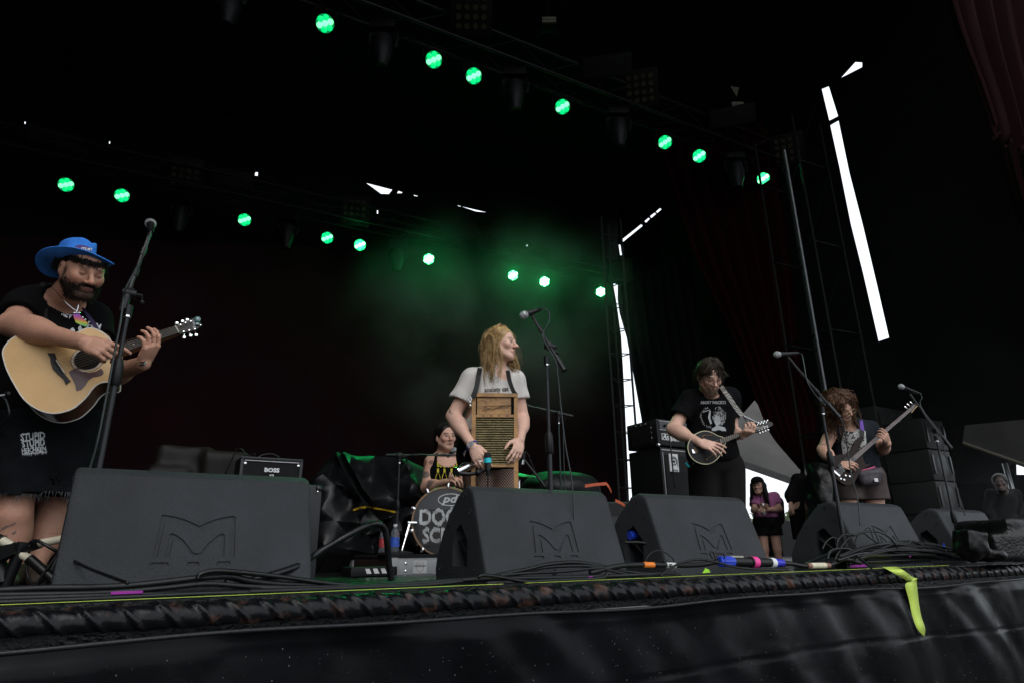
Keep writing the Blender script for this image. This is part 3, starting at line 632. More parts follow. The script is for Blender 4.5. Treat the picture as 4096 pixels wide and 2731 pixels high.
# ------------------------------------------------------------------ stage smoke
def smoke(name, label_kind, c, r, dens, ns, col, seed=0., yaw=0., sharp=(.42, .70)):
    mb = MB(); mb.sph((0, 0, 0), 1., 20, 12, sc=r); o = mb.build(name, None, None, 180, origin=(0, 0, 0)); o.location = tuple(c); o.rotation_euler = (0, 0, yaw); ORG[o] = np.array(c)
    m = bpy.data.materials.new(name); m.use_nodes = True; t = m.node_tree; t.nodes.clear(); ou = t.nodes.new('ShaderNodeOutputMaterial'); pv_ = t.nodes.new('ShaderNodeVolumePrincipled'); pv_.inputs['Color'].default_value = (*col, 1); pv_.inputs['Anisotropy'].default_value = .2
    tc = t.nodes.new('ShaderNodeTexCoord'); mp = t.nodes.new('ShaderNodeMapping'); mp.inputs['Location'].default_value = (seed, seed*.7, 0); nz = t.nodes.new('ShaderNodeTexNoise'); nz.inputs['Scale'].default_value = ns; nz.inputs['Detail'].default_value = 5
    mr = t.nodes.new('ShaderNodeMapRange'); mr.inputs[1].default_value, mr.inputs[2].default_value = sharp; mr.inputs[3].default_value = .06; mr.inputs[4].default_value = 1
    sc_ = t.nodes.new('ShaderNodeVectorMath'); sc_.operation = 'DIVIDE'; sc_.inputs[1].default_value = tuple(r); ln = t.nodes.new('ShaderNodeVectorMath'); ln.operation = 'LENGTH'; fo = t.nodes.new('ShaderNodeMapRange'); fo.interpolation_type = 'SMOOTHSTEP'; fo.inputs[1].default_value = 1.0; fo.inputs[2].default_value = .15; fo.inputs[3].default_value = 0; fo.inputs[4].default_value = dens
    mu = t.nodes.new('ShaderNodeMath'); mu.operation = 'MULTIPLY'; L = t.links
    L.new(tc.outputs['Object'], mp.inputs[0]); L.new(mp.outputs[0], nz.inputs['Vector']); L.new(nz.outputs['Fac'], mr.inputs[0]); L.new(tc.outputs['Object'], sc_.inputs[0]); L.new(sc_.outputs[0], ln.inputs[0]); L.new(ln.outputs['Value'], fo.inputs[0])
    L.new(mr.outputs[0], mu.inputs[0]); L.new(fo.outputs[0], mu.inputs[1]); L.new(mu.outputs[0], pv_.inputs['Density']); L.new(pv_.outputs[0], ou.inputs['Volume']); o.data.materials.append(m); tag(o, kind='stuff'); return o
smoke('smoke', '', at(1960, 1290, 10.6), (3.2, 1.6, 2.7), .46, .75, (.8, .85, .8), 2.)
smoke('smoke', '', at(3820, 1830, 8.0), (2.7, 1.1, 2.1), .030, .6, (.8, .82, .85), 5.)
_m = (on(1715, 1037, TZ2)+on(2403, 1168, TZ2))/2
smoke('smoke', '', _m-TN*.5-Z3*.1, (3.6, 1.3, 1.1), .10, .8, (.8, .85, .8), 8., math.atan2(TD[1], TD[0]), (.3, .6))  # haze added round the bright far lamps to give them halos
# ------------------------------------------------------------------ wedge monitors
m_wedge = mat('textured_black_paint', (.0535, .0575, .064), .52, var=.18, vscale=3, bump=.6, bscale=210, spec=.3)
m_grille = mat('black_grille', (.01, .01, .011), .6, bump=.6, bscale=300)
WW, WH, WDp = .84, .45, .58
def boolean(o, cutter, op='DIFFERENCE'):
    md = o.modifiers.new('b', 'BOOLEAN'); md.operation = op; md.object = cutter; md.solver = 'EXACT'
    bpy.context.view_layer.update(); dg = bpy.context.evaluated_depsgraph_get(); me = bpy.data.meshes.new_from_object(o.evaluated_get(dg)); o.modifiers.clear(); old = o.data; o.data = me; me.name = old.name; bpy.data.meshes.remove(old)
def wedge_body():
    prof = [(0, 0), (.135, .385), (.150, .420), (.178, .440), (.215, .45), (.262, .438), (.32, .405), (.42, .32), (.50, .22), (.555, .12), (.575, .055), (.565, .0)]
    bm = bmesh.new(); L = [bm.verts.new((-WW/2, y, z)) for y, z in prof]; bm.faces.new(L)
    r = bmesh.ops.extrude_face_region(bm, geom=bm.faces[:]); bmesh.ops.translate(bm, verts=[v for v in r['geom'] if isinstance(v, bmesh.types.BMVert)], vec=(WW, 0, 0))
    bmesh.ops.recalc_face_normals(bm, faces=bm.faces[:])
    es = [e for e in bm.edges if abs(abs(e.verts[0].co.x)-WW/2) < 1e-6 and abs(e.verts[0].co.x-e.verts[1].co.x) < 1e-6 and not (e.verts[0].co.z < 1e-6 and e.verts[1].co.z < 1e-6)]
    bmesh.ops.bevel(bm, geom=es, offset=.022, segments=4, profile=.6, affect='EDGES')
    me = bpy.data.meshes.new('body'); bm.to_mesh(me); bm.free(); o = bpy.data.objects.new('body', me); link(o)
    # sunken emblem: two nested M bands and three bars, on the near face
    fy, fz = norm([.135, .385]); fn = np.array([0, -fz, fy]); fo = np.array([0, 0, 0.0]); fup = np.array([0, fy, fz])
    def fp(x, h, d): return np.array([x, 0, 0])+fup*h+fn*d
    def band(path, w):
        P = np.array(path); T = np.gradient(P, axis=0); T /= np.linalg.norm(T, axis=1)[:, None]; N = np.stack([T[:, 1], -T[:, 0]], 1); return list(P+N*0)+list((P+N*w)[::-1])
    k = 1.0/1150.0                                              # px of the near wedge to metres
    def X(x): return (x-818)*k
    def Yh(y): return (2345-y)*k*1.0
    def arc(p, q, sag, n=8): return [(p[0]+(q[0]-p[0])*t, p[1]+(q[1]-p[1])*t+sag*4*t*(1-t)) for t in np.linspace(0, 1, n)]
    t = 17
    outer = [(658, 2188), (674, 2004)]+arc((682, 2004), (822, 2052), -9)[0:]+arc((822, 2052), (958, 2004), -9)[1:]+[(966, 2010), (972, 2188)]
    inner = [(972-t, 2188), (966-t-2, 2030)]+arc((944, 2028), (822, 2078), -9)[1:]+arc((822, 2078), (698, 2026), -9)[1:]+[(692, 2036), (658+t, 2188)]
    o2 = [(706, 2188), (712, 2088)]+arc((720, 2084), (806, 2166), -14)+[(812, 2170), (830, 2170)]+arc((836, 2166), (918, 2084), -14)+[(926, 2090), (930, 2188)]
    i2 = [(915, 2188), (910, 2112)]+arc((904, 2110), (842, 2180), -12)+[(832, 2190), (810, 2190)]+arc((800, 2180), (732, 2110), -12)+[(727, 2114), (721, 2188)]
    polys = [outer+inner, o2+i2]+[[(a, 2221), (a+4, 2206), (b-4, 2206), (b, 2221)] for a, b in ((652, 722), (786, 836), (900, 958))]
    cb = bmesh.new()
    for p in polys:
        q = [(X(a), Yh(b)) for a, b in p]; A = [cb.verts.new(fp(a, h, .02)) for a, h in q]; f0 = cb.faces.new(A)
        r = bmesh.ops.extrude_face_region(cb, geom=[f0]); bmesh.ops.translate(cb, verts=[v for v in r['geom'] if isinstance(v, bmesh.types.BMVert)], vec=tuple(-fn*.026))
    bmesh.ops.recalc_face_normals(cb, faces=cb.faces[:]); cm = bpy.data.meshes.new('c'); cb.to_mesh(cm); cb.free(); co = bpy.data.objects.new('c', cm); link(co); boolean(o, co); bpy.data.objects.remove(co)
    # handle pocket in each end
    for sx in (-1, 1):
        cb = MB(); x0 = sx*WW/2; P = [(.20, .07), (.20, .19), (.27, .27), (.33, .24), (.36, .16), (.36, .07)]
        cb.prism([(x0-sx*.07, y, z) for y, z in P], (sx*.14, 0, 0)); co = cb.build('c', None, smooth=None, origin=(0, 0, 0)); 
        bb = bmesh.new(); bb.from_mesh(co.data); bmesh.ops.recalc_face_normals(bb, faces=bb.faces[:]); bb.to_mesh(co.data); bb.free(); boolean(o, co); bpy.data.objects.remove(co)
    o.data.materials.clear(); o.data.materials.append(m_wedge); o.data.shade_smooth(); o.data.set_sharp_from_angle(angle=math.radians(25)); return o
def make_wedge(label):
    t = thing('wedge_monitor', label, 'stage monitor', (0, 0, 0), 'black wedge monitors along the stage edge')
    o = wedge_body(); o.parent = t; ORG[o] = np.zeros(3)
    for sx in (-1, 1):
        x = sx*(WW/2-.028); MB().cyl((x, .21, .10), (x, .33, .19), .013).build('handle', m_alu if sx > 5 else m_steel, t)
        for y, z in ((.12, .06), (.17, .32), (.235, .405), (.50, .06), (.40, .28)):
            MB().lathe([(.014, 0), (.014, .003), (.009, .0032), (.008, .001), (0.001, .001)], (sx*WW/2, y, z), (sx, 0, 0), 12).build('screw', mat('screw_black', (.045, .046, .05), .35), t)
    # grille on the performers' side
    g0 = [(-WW/2+.04, .30, .425), (WW/2-.04, .30, .425), (WW/2-.04, .575, .075), (-WW/2+.04, .575, .075)]
    MB().prism([np.array(p)+np.array([0, .012, .008]) for p in g0], (0, .006, .004)).build('grille', m_grille, t)
    return t
WL = ['wet wedge monitor in front of the guitarist in the blue hat, largest of the row', 'wedge monitor standing before the washboard player', 'wedge monitor in front of the mandolin player, right of the washboard player\'s', 'wedge monitor below the bass player with looms of cable before it', 'small-looking last wedge monitor by the wrapped black bundle at the right']
w0 = make_wedge(WL[0])
def place_wedge(o, x, v, rot=0.):
    d = ray(x, 2330); t_ = v/(d@V); P = d*t_; o.location = (P[0], P[1], .0); o.rotation_euler = (0, 0, EDGE+rot)
VW = V0+.10
spots = [(775, VW+.03, .02), (2255, VW+.07, 0), (2905, VW+.06, 0), (3622, VW+.03, 0), (3990, VW+.22, 0)]
for i, (x, v, r) in enumerate(spots):
    o = w0 if i == 0 else dup(w0, label=WL[i]); place_wedge(o, x, v, r)
m_rig = mat('rig_black', (.0035, .0036, .004), .6, var=.3, spec=.2); m_rigs = mat('rig_black_steel', (.0055, .0057, .006), .5, var=.3, spec=.3)
# ------------------------------------------------------------------ overhead truss, lamps and blinders
def lamp_mat(i, s, w):
    return mat('green_led_%d' % i, (.02, .3, .1), .3, emit=(.0+.7*w, 1, .25+.5*w), estr=s, var=0)
def look_R(d):
    x, y, z = frame_of(d); return Matrix(((x[0], y[0], z[0]), (x[1], y[1], z[1]), (x[2], y[2], z[2])))
def make_par(mats):
    t = thing('wash_light', 'x', 'stage light', (0, 0, 0), 'green LED wash lights hanging from the trusses')
    MB().lathe([(.05, -.24), (.09, -.22), (.105, -.12), (.118, -.03), (.132, -.01), (.132, .035), (.122, .035), (.120, .0)], (0, 0, 0), (0, 0, 1), 24).build('housing', m_rig, t)
    MB().lathe([(.119, .0), (.119, .003), (.001, .004)], (0, 0, 0), (0, 0, 1), 24).build('glow_disc', mats[2], t)  # glow between the lenses put into this disc as emission
    for k in range(7):
        a = k*math.pi/3; c = (0, 0) if k == 6 else (.076*math.cos(a+.5), .076*math.sin(a+.5))
        MB().lathe([(.041, .002), (.041, .012), (.032, .020), (.015, .024), (.001, .025)], (c[0], c[1], 0), (0, 0, 1), 12).build('lens', mats[0 if k != 6 else 1] if k % 3 else mats[1], t)
    MB().tube([(-.145, 0, -.02), (-.15, .02, -.1), (-.145, .16, -.16), (0, .2, -.17), (.145, .16, -.16), (.15, .02, -.1), (.145, 0, -.02)], .010, 6, 3).build('yoke', m_rig, t)
    return t
near = [(1300, 95), (1735, 240), (1895, 305), (2250, 428), (2660, 570), (2797, 625), (3053, 716)]
farl = [(264, 740), (488, 783), (978, 880), (1309, 952), (1440, 981), (1715, 1037), (2052, 1102), (2178, 1127), (2403, 1168)]
onear = ['highest', 'second highest', 'third highest', 'fourth', 'fifth', 'sixth', 'last and lowest']
ofar = ['first, above the blue hat', 'second, just left of the left microphone', 'third', 'fourth', 'fifth', 'sixth, above the green smoke', 'seventh', 'eighth, above the washboard player\'s microphone', 'ninth and last, beside the truss tower']
lev = {}
def lm(b):
    k = round(b, 2)
    if k not in lev: lev[k] = (lamp_mat(len(lev)*2, .75*b, .0+.10*max(0, b-1.5)), lamp_mat(len(lev)*2+1, 1.5*b, .26+.10*max(0, b-1.2)), mat('green_glow_disc_%d' % len(lev), (.0, .1, .03), .4, emit=(0, 1, .28), estr=.22*b, var=0))
    return lev[k]
PARM = {}
def place_par(x, y, z, b, lab):
    if b not in PARM: PARM[b] = make_par(lm(b)); o = PARM[b]
    else: o = dup(PARM[b])
    p = on(x, y, z); o.location = tuple(p); tgt = np.array([.8*p[0]*.25+.6, 0.5, .8]); o.rotation_euler = look_R(tgt-p).to_euler(); o['label'] = lab
    return p, tgt
spots_ = []
for i, (x, y) in enumerate(near): spots_.append((*place_par(x, y, TZ1, [1.0, 1.0, 1.1, 1.1, 1.1, 1.3, 2.2][i], 'green light on the nearer truss, %s' % onear[i]), i, 0))
for i, (x, y) in enumerate(farl): spots_.append((*place_par(x, y, TZ2, [1.0, 1.1, 1.1, 1.3, 2.2, 4.5, 4.5, 7.0, 7.0][i], 'green light on the farther truss, %s' % ofar[i]), i, 1))
def truss_beam(name, a, b, w, label):
    a = np.asarray(a); b = np.asarray(b); d = norm(b-a); s = np.cross(d, Z3); L = np.linalg.norm(b-a); t = thing(name, label, 'truss', (a+b)/2)
    cor = [s*w/2+Z3*w/2, -s*w/2+Z3*w/2, -s*w/2-Z3*w/2, s*w/2-Z3*w/2]
    for c in cor: MB().cyl(a+c, b+c, .025, n=8).build('chord', m_rigs, t)
    n = int(L/.55); mb = MB()
    for i in range(n):
        p, q = a+d*L*i/n, a+d*L*(i+1)/n
        for k in range(4): mb.cyl(p+cor[k], q+cor[(k+1) % 4], .011, n=5, cap=False) if i % 2 else mb.cyl(p+cor[(k+1) % 4], q+cor[k], .011, n=5, cap=False)
    tag(mb.build('brace', m_rigs, t), kind='stuff'); return t
P1 = on(1300, 95, TZ1); P2 = on(3053, 716, TZ1); d1 = norm(P2-P1)
truss_beam('lighting_truss', P1-d1*5+Z3*.62, P2+d1*1.2+Z3*.62, .38, 'black lighting truss carrying the nearer diagonal row of green lights')
truss_beam('lighting_truss', Q1-TD*4+Z3*.62, Q2+TD*.9+Z3*.62, .38, 'black lighting truss carrying the farther row of green lights')
for i, (x, y) in enumerate([(1466, 300), (2100, 520)]): 
    pass
m_lensd = mat('dull_blinder_lens', (.045, .036, .022), .25, .3, var=.2)
def blinder(x, y, z, lab):
    p = on(x, y, z); t = thing('blinder_panel', lab, 'stage light', p, 'switched-off sixteen lamp blinder panels')
    R = np.array(look_R(norm(np.array([p[0]*.3, 1.0, 1.0])-p))); s = .125
    MB().box(p-R[:, 2]*.06, (.62, .62, .1), R, .01).build('housing', m_rig, t)
    for i in range(4):
        for j in range(4): MB().lathe([(.045, 0), (.045, .01), (.03, .012), (.001, .006)], p+R@np.array([(i-1.5)*s, (j-1.5)*s, -.008]), R[:, 2], 10).build('lamp', m_lensd, t)
bl = [(1885, 50, TZ1+.7), (2560, 355, TZ1+.7), (3150, 600, TZ1+.6), (740, 695, TZ2+.7), (1418, 845, TZ2+.7), (1955, 965, TZ2+.7), (2480, 1085, TZ2+.6)]
bn = ['at the top of the picture, right of the first green lights', 'on the nearer truss above its fourth and fifth green lights', 'at the low end of the nearer truss', 'above the left microphone on the farther truss', 'just left of the bright triangular slit of sky', 'above the sixth green light of the farther truss', 'above the truss tower at the end of the farther truss']
for b, n_ in zip(bl, bn): blinder(*b, 'switched-off blinder panel '+n_)
m_strobe = mat('strobe_face', (.022, .022, .022), .4, var=.3)
def strobe(x, y, z, lab):
    p = on(x, y, z); t = thing('strobe_panel', lab, 'stage light', p, 'switched-off strobe panels with fine rows of diodes')
    R = np.array(look_R(norm(np.array([p[0]*.3, 1.0, 1.0])-p))); MB().box(p-R[:, 2]*.05, (.80, .34, .09), R, .01).build('housing', m_rig, t)
    mb = MB()
    for i in range(24):
        for j in range(8): mb.box(p+R@np.array([(i-11.5)*.031, (j-3.5)*.036, .0]), (.012, .016, .006), R)
    tag(mb.build('diode', m_strobe, t), kind='stuff')
sb = [(213, 560, TZ2+.9, 'far left above the blue hat'), (925, 715, TZ2+.75, 'between the two left blinders'), (1840, 925, TZ2+.75, 'right of the bright slit of sky'), (2265, 1010, TZ2+.7, 'above the eighth green light of the farther truss'), (2430, 265, TZ1+.7, 'on the nearer truss left of its blinder'), (2930, 465, TZ1+.65, 'near the low end of the nearer truss')]
for x, y, z, n_ in sb: strobe(x, y, z, 'switched-off strobe panel '+n_)
def moving_head(x, y, z, s, lab):
    p = on(x, y, z); t = thing('moving_head', lab, 'stage light', p, 'unlit moving head lights hanging nose down')
    MB().box(p+Z3*.32*s, (.36*s, .26*s, .14*s), None, .02).build('base', m_rig, t)
    MB().tube([p+np.array([-.17*s, 0, -.02]), p+np.array([-.2*s, 0, .12*s]), p+np.array([-.15*s, 0, .25*s]), p+np.array([.15*s, 0, .25*s]), p+np.array([.2*s, 0, .12*s]), p+np.array([.17*s, 0, -.02])], .035*s, 6, 3).build('yoke', m_rig, t)
    MB().lathe([(.06*s, .2*s), (.13*s, .16*s), (.15*s, 0), (.13*s, -.16*s), (.09*s, -.26*s), (.085*s, -.34*s), (.001, -.33*s)], p, (0, 0, 1), 16).build('head', mat('grey_plastic', (.011, .0115, .013), .5, spec=.3), t)
mh = [(920, 20, TZ1+.0, 'cut by the top edge of the picture'), (1530, 190, TZ1, 'between the first and second green lights of the nearer truss'), (2060, 370, TZ1, 'between the third and fourth green lights of the nearer truss'), (2475, 520, TZ1, 'between the fourth and fifth green lights of the nearer truss'), (2945, 690, TZ1, 'before the last green light of the nearer truss'), (722, 865, TZ2, 'between the second and third green lights of the farther truss'), (1150, 935, TZ2, 'between the third and fourth green lights of the farther truss'), (1590, 1030, TZ2, 'left of the sixth green light of the farther truss')]
for x, y, z, n_ in mh: moving_head(x, y, z, 1., 'unlit moving head '+n_)
# green beams from the brightest fixtures
for p, tgt, i, far_ in spots_:
    if far_ and i >= 4 or (not far_ and i in (3, 6)):
        l = bpy.data.lights.new('green_beam', 'SPOT'); l.energy = 70 if far_ else 25; l.color = (0, 1, .22); l.spot_size = math.radians(38); l.spot_blend = .6; l.shadow_soft_size = .12
        o = bpy.data.objects.new('green_beam', l); link(o); d = norm(tgt-p); o.location = tuple(p+d*.06)
        o.rotation_euler = Vector(-d).to_track_quat('Z', 'Y').to_euler()
        if far_: l = bpy.data.lights.new('green_glow', 'POINT'); l.energy = 9; l.color = (0, 1, .22); l.shadow_soft_size = .1; o = bpy.data.objects.new('green_glow', l); link(o); o.location = tuple(p+d*.22)  # point lamp added before each far fixture for its halo
# ladder truss tower with the sky behind
def tower(x0, y0, x1, y1, D, w, lab, n, m=m_rigs, ztop=6.6):
    a = at(x1, y1, D); a = np.array([a[0], a[1], 0.]); b = np.array([a[0], a[1], ztop]); t = thing('truss_tower', lab, 'truss', a)
    lat = norm(np.array([1, .25, 0])); dep = np.array([0, 1, 0]); cs = [-lat*w/2, lat*w/2, dep*w*.8]
    for c in cs: MB().cyl(a+c, b+c, .022, n=8).build('upright', m, t)
    for i in range(n):
        z = .2+i*.5
        for k in range(3): MB().cyl(a+cs[k]+Z3*z, a+cs[(k+1) % 3]+Z3*(z+(.0 if k == 0 else .02)), .011, n=6).build('rung', m, t)
    for s in (-1, 1): MB().box(a+np.array([0, w*.3, .015]), (w*1.5, .06, .03)).build('foot', m, t)
    return t
tower(2470, 950, 2535, 2200, 11.6, .42, 'open triangular ladder truss tower standing against the narrow strip of sky', 13, mat('dark_truss', (.016, .0165, .018), .5))
def scaff(x, D, ztop, lab, w=1.0):
    a = at(x, 2200, D)*np.array([1, 1, 0]); t = thing('scaffold_tower', lab, 'scaffold', a); mm = mat('dull_scaffold', (.004, .0042, .0045), .6, spec=.2)
    lat = norm(E2-E1)*np.array([1, 1, 0]); dep = np.array([-lat[1], lat[0], 0]); cs = [-lat*w/2, lat*w/2, lat*w/2-dep*.7, -lat*w/2-dep*.7]
    for c in cs: MB().cyl(a+c, a+c+Z3*ztop, .024, n=8).build('upright', mm, t)
    i = 0; z = .3
    while z < ztop-.5:
        for k in range(4): MB().cyl(a+cs[k]+Z3*z, a+cs[(k+1) % 4]+Z3*z, .02, n=6).build('ledger', mm, t)
        MB().cyl(a+cs[0]+Z3*z, a+cs[1]+Z3*(z+1.4), .014, n=6).build('diagonal', mm, t); z += 1.5
scaff(3500, 9.9, 7.2, 'dark scaffold tower between the tall slit of sky and the red curtain', .9)
pz = at(3130, 690, 8.6); qz = at(3318, 1650, 8.6)
tag(MB().cyl(np.array([qz[0], qz[1], 0]), np.array([qz[0], qz[1], pz[2]+.4]), .021, n=12).build('steel_pole', mat('galvanised_pole', (.085, .09, .095), .45, .4)), 'grey steel pole rising behind the bass player', 'pole')

def hoist(x, y, z, lab, tri=False):
    p = on(x, y, z); t = thing('chain_hoist', lab, 'hoist', p, 'chain hoists in the roof'); MB().box(p, (.26, .2, .16), None, .02).build('motor', m_rig, t); pf = Plane(p-np.array([0, .105, 0]), (0, -1, 0))
    MB().box(pf.pt(0, -.02, .0), (.22, .006, .05)).build('name_plate', mat('old_plate', (.12, .11, .085), .6), t); MB().box(pf.pt(0, .04, .0), (.22, .006, .05)).build('name_plate', MATS['old_plate'], t); MB().cyl(p+Z3*.08, p+Z3*1.2, .012, n=6).build('chain', m_rigs, t)
    if tri: MB().prism([pf.hit(2922, 345), pf.hit(2956, 351), pf.hit(2947, 388)], (0, .01, 0)).build('triangle_plate', mat('tan_plate', (.11, .10, .075), .6), t)
hoist(2195, 102, 8.2, 'chain hoist with a pale label plate near the top, right of its blinder'); hoist(2944, 435, 8.0, 'chain hoist with pale label plates and a triangular tag, right of centre', True)
# ------------------------------------------------------------------ backline
m_tolex = mat('black_tolex', (.008, .0083, .0092), .5, var=.25, vscale=20, bump=.3, bscale=300)
m_gcl = mat('speaker_cloth', (.012, .012, .013), .8, var=.3, vscale=8, bump=.5, bscale=400)
m_edge = mat('edge_trim', (.30, .30, .30), .4, .6)
m_silver = mat('brushed_silver', (.33, .34, .345), .45, .55, var=.18, vscale=3, bump=.1)
RS = np.stack([U, V, Z3], 1)
FR = lambda o: Plane(o, -V)                      # a front face looking to the audience; its x axis runs along U
def sbox(mb, o, w, d, h, bev=.01): return mb.box(o+U*w/2+V*d/2+Z3*h/2, (w, d, h), RS, bev)
def fcase(name, label, cat, o, w, d, h, m=None, **k):
    t = thing(name, label, cat, o+U*w/2+V*d/2, **k); sbox(MB(), o, w, d, h, .015).build('cabinet', m or m_tolex, t); return t
# small combo amp with its badge
A0 = at(965, 1822, 4.3); A1h = A0[2]; o = np.array([A0[0], A0[1], A1h-.46]); wA = .50
d_ = ray(1213, 1835); tA = ((o@V))/(d_@V); wA = float((d_*tA)@U-o@U)
base = fcase('flight_case', 'black case under the small guitar amplifier behind the nearest wedge', 'case', np.array([o[0], o[1], 0])-U*.04, wA+.08, .35, o[2]-.002, m_tolex)
t = thing('guitar_amplifier', 'small black combo amplifier with white lettering behind the nearest wedge', 'amplifier', o+U*wA/2+V*.12)
sbox(MB(), o+V*.012, wA, .24, .46, .012).build('cabinet', m_tolex, t)
pl = FR(o); mb = MB()
for a, b, w, h in ((wA/2, .452, wA, .016), (wA/2, .008, wA, .016), (.010, .23, .02, .428), (wA-.010, .23, .02, .428)): mb.box(pl.pt(a, b, -.004), (w, .022, h), RS, .003)
mb.build('frame', mat('amp_frame', (.035, .036, .04), .4), t)
MB().box(pl.pt(wA/2, .435, .0), (wA-.05, .006, .006), RS).build('piping', mat('grey_piping', (.35, .35, .36), .4), t)
MB().box(pl.pt(wA/2, .22, -.008), (wA-.04, .006, .42), RS).build('grille_cloth', m_gcl, t)
for a in (.03, wA-.03): MB().lathe([(.009, 0), (.008, .004), (.001, .005)], pl.pt(a, .415, .002), -V, 10).build('bolt', m_chrome, t)
letters('lettering', 'BOSS', pl, (wA/2, .375), .037, mat('badge_white', (.72, .73, .74), .4), t, bold=.0018, squash=1.15, off=.006)
letters('lettering', '力', pl, (wA/2, .31), .05, MATS['badge_white'], t, bold=.001, off=.006) if False else None
mb = MB()
def stroke(mb, pl, pts, w, off=.006):
    for i in range(len(pts)-1):
        a = np.array(pts[i]); b = np.array(pts[i+1]); n = norm(np.array([-(b-a)[1], (b-a)[0]]))*w/2
        q = [a-n, b-n, b+n, a+n]; mb.add([pl.pt(*p, off) for p in q], [(0, 1, 2, 3)])
cx = wA/2
for s in ([(-.018, .322), (.020, .326), (.013, .292), (.006, .297)], [(-.002, .325), (-.007, .305), (-.020, .290)], [(-.018, .283), (0, .270), (.018, .283)], [(-.018, .271), (0, .258), (.018, .271)]): stroke(mb, pl, [(cx+a*.7, .345+(b-.325)*.75) for a, b in s], .0045)
mb.build('emblem', MATS['badge_white'], t, None)
MB().tube([pl.pt(wA*.30, .465, -.10), pl.pt(wA*.36, .487, -.10), pl.pt(wA*.5, .50, -.10), pl.pt(wA*.62, .487, -.10), pl.pt(wA*.66, .465, -.10)], .007, 6, 4).build('handle', m_rubber, t, 180)
tag(MB().tube([at(900, 1895, 4.4), at(930, 1830, 4.4), at(950, 1793, 4.4), at(972, 1800, 4.4), at(980, 1822, 4.4)], .005, 6).build('cable', m_cord, smooth=180), 'thin cable arching up to the small guitar amplifier', 'cable')
tag(MB().tube([at(998, 1822, 4.35), at(1010, 1812, 4.35), at(1022, 1815, 4.35), at(1012, 1824, 4.35), at(1000, 1822, 4.35)], .0035, 6).build('headset', m_cord, smooth=180), 'small coiled lead lying on top of the guitar amplifier', 'lead')
# tall cabinet edge right behind the nearest wedge
C1 = at(1292, 1937, 3.1); w = .62; o = np.array([C1[0], C1[1], 0])-U*w; h = C1[2]
t = fcase('speaker_cabinet', 'black speaker cabinet with a rounded corner peeping out behind the nearest wedge', 'amplifier', o, w, .3, h, mat('grey_tolex', (.028, .030, .033), .45, bump=.3, bscale=200))
pl = FR(o); MB().box(pl.pt(w-.075, h/2-.02, .003), (.012, .008, h-.06), RS).build('piping', MATS['grey_piping'], t)
MB().box(pl.pt(w-.083-.22, h/2-.02, .001), (.44, .008, h-.06), RS).build('grille_cloth', m_gcl, t)
MB().sph(pl.pt(w-.018, h-.018, -.012), .020, 12, 8).build('corner_cap', mat('corner_plastic', (.02, .02, .02), .25), t); MB().sph(pl.pt(w-.028, h-.035, .02), .006, 8, 6).build('corner_screw', m_chrome, t)
# bass stack: head on cabinet
B0 = at(2640, 1784, 5.6); hb = B0[2]; o = np.array([B0[0], B0[1], 0]); w = .62
t = fcase('bass_cabinet', 'tall black bass cabinet with a square white emblem left of the mandolin player', 'amplifier', o, w, .42, hb-.002)
pl = FR(o); mb = MB(); MB().box(pl.pt(w/2, hb-.025, .002), (w-.02, .006, .008), RS).build('trim', MATS['grey_piping'], t); MB().box(pl.pt(.022, hb/2-.02, .002), (.006, .006, hb-.05), RS).build('trim', m_edge, t)
MB().box(pl.pt(w/2+.01, hb/2-.03, .003), (w-.06, .008, hb-.08), RS).build('grille_cloth', m_gcl, t)
MB().box(pl.pt(.135, hb-.135, .012), (.105, .008, .155), RS).build('badge_plate', m_white, t)
mb = MB(); stroke(mb, pl, [(.135+.030*math.cos(a), hb-.125+.030*math.sin(a)) for a in np.linspace(0, 6.3, 14)], .010, .0175); mb.lathe([(.014, 0), (.001, .001)], pl.pt(.135, hb-.125, .017), -V, 12)
stroke(mb, pl, [(.175, hb-.17), (.175, hb-.12)]+[(.135+.042*math.cos(a), hb-.125+.042*math.sin(a)) for a in np.linspace(.2, 2.6, 8)], .007, .0175)
mb.build('emblem', m_black, t, None); letters('lettering', 'Ampeg', pl, (.135, hb-.198), .026, m_black, t, bold=.0006, shear=.25, off=.0175)
MB().tube([pl.pt(-.003, .33, -.12), pl.pt(-.03, .33, -.14), pl.pt(-.03, .33, -.26), pl.pt(-.003, .33, -.28)], .012, 6, 4).build('handle', m_rubber, t)
H0 = at(2627, 1672, 5.6); o2 = np.array([H0[0], H0[1], hb+.01])-U*.0; o2 = o-U*.02+Z3*(hb+.012); hh = H0[2]-o2[2]
t = fcase('bass_amp_head', 'black bass amplifier head with knobs and script badge resting on the tall cabinet', 'amplifier', o2, w, .40, hh)
pl = FR(o2); MB().box(pl.pt(w/2, hh*.76, .004), (w-.06, .008, hh*.34), RS).build('control_panel', mat('amp_panel', (.05, .05, .055), .35, .5), t)
for i in range(7): MB().lathe([(.014, 0), (.012, .02), (.001, .021)], pl.pt(.09+i*.072, hh*.74, .008), -V, 10).build('knob', m_cord if i != 1 else m_chrome, t)
for q in (hh*.92, hh*.58): MB().box(pl.pt(w/2, q, .006), (w-.05, .006, .005), RS).build('piping', MATS['grey_piping'], t)
mb = MB(); 
for a, b, ww_, h_ in ((.15, hh*.44, .20, .005), (.15, hh*.22, .20, .005), (.05, hh*.33, .005, hh*.22), (.25, hh*.33, .005, hh*.22)): mb.box(pl.pt(a, b, .004), (ww_, .006, h_), RS)
mb.build('badge_frame', m_white, t); letters('lettering', 'Ampeg', pl, (.15, hh*.33), .068, m_white, t, bold=.002, shear=.35, off=.006)
ps = Plane(o2+V*.2+Z3*hh*.5, -U); mb = MB(); 
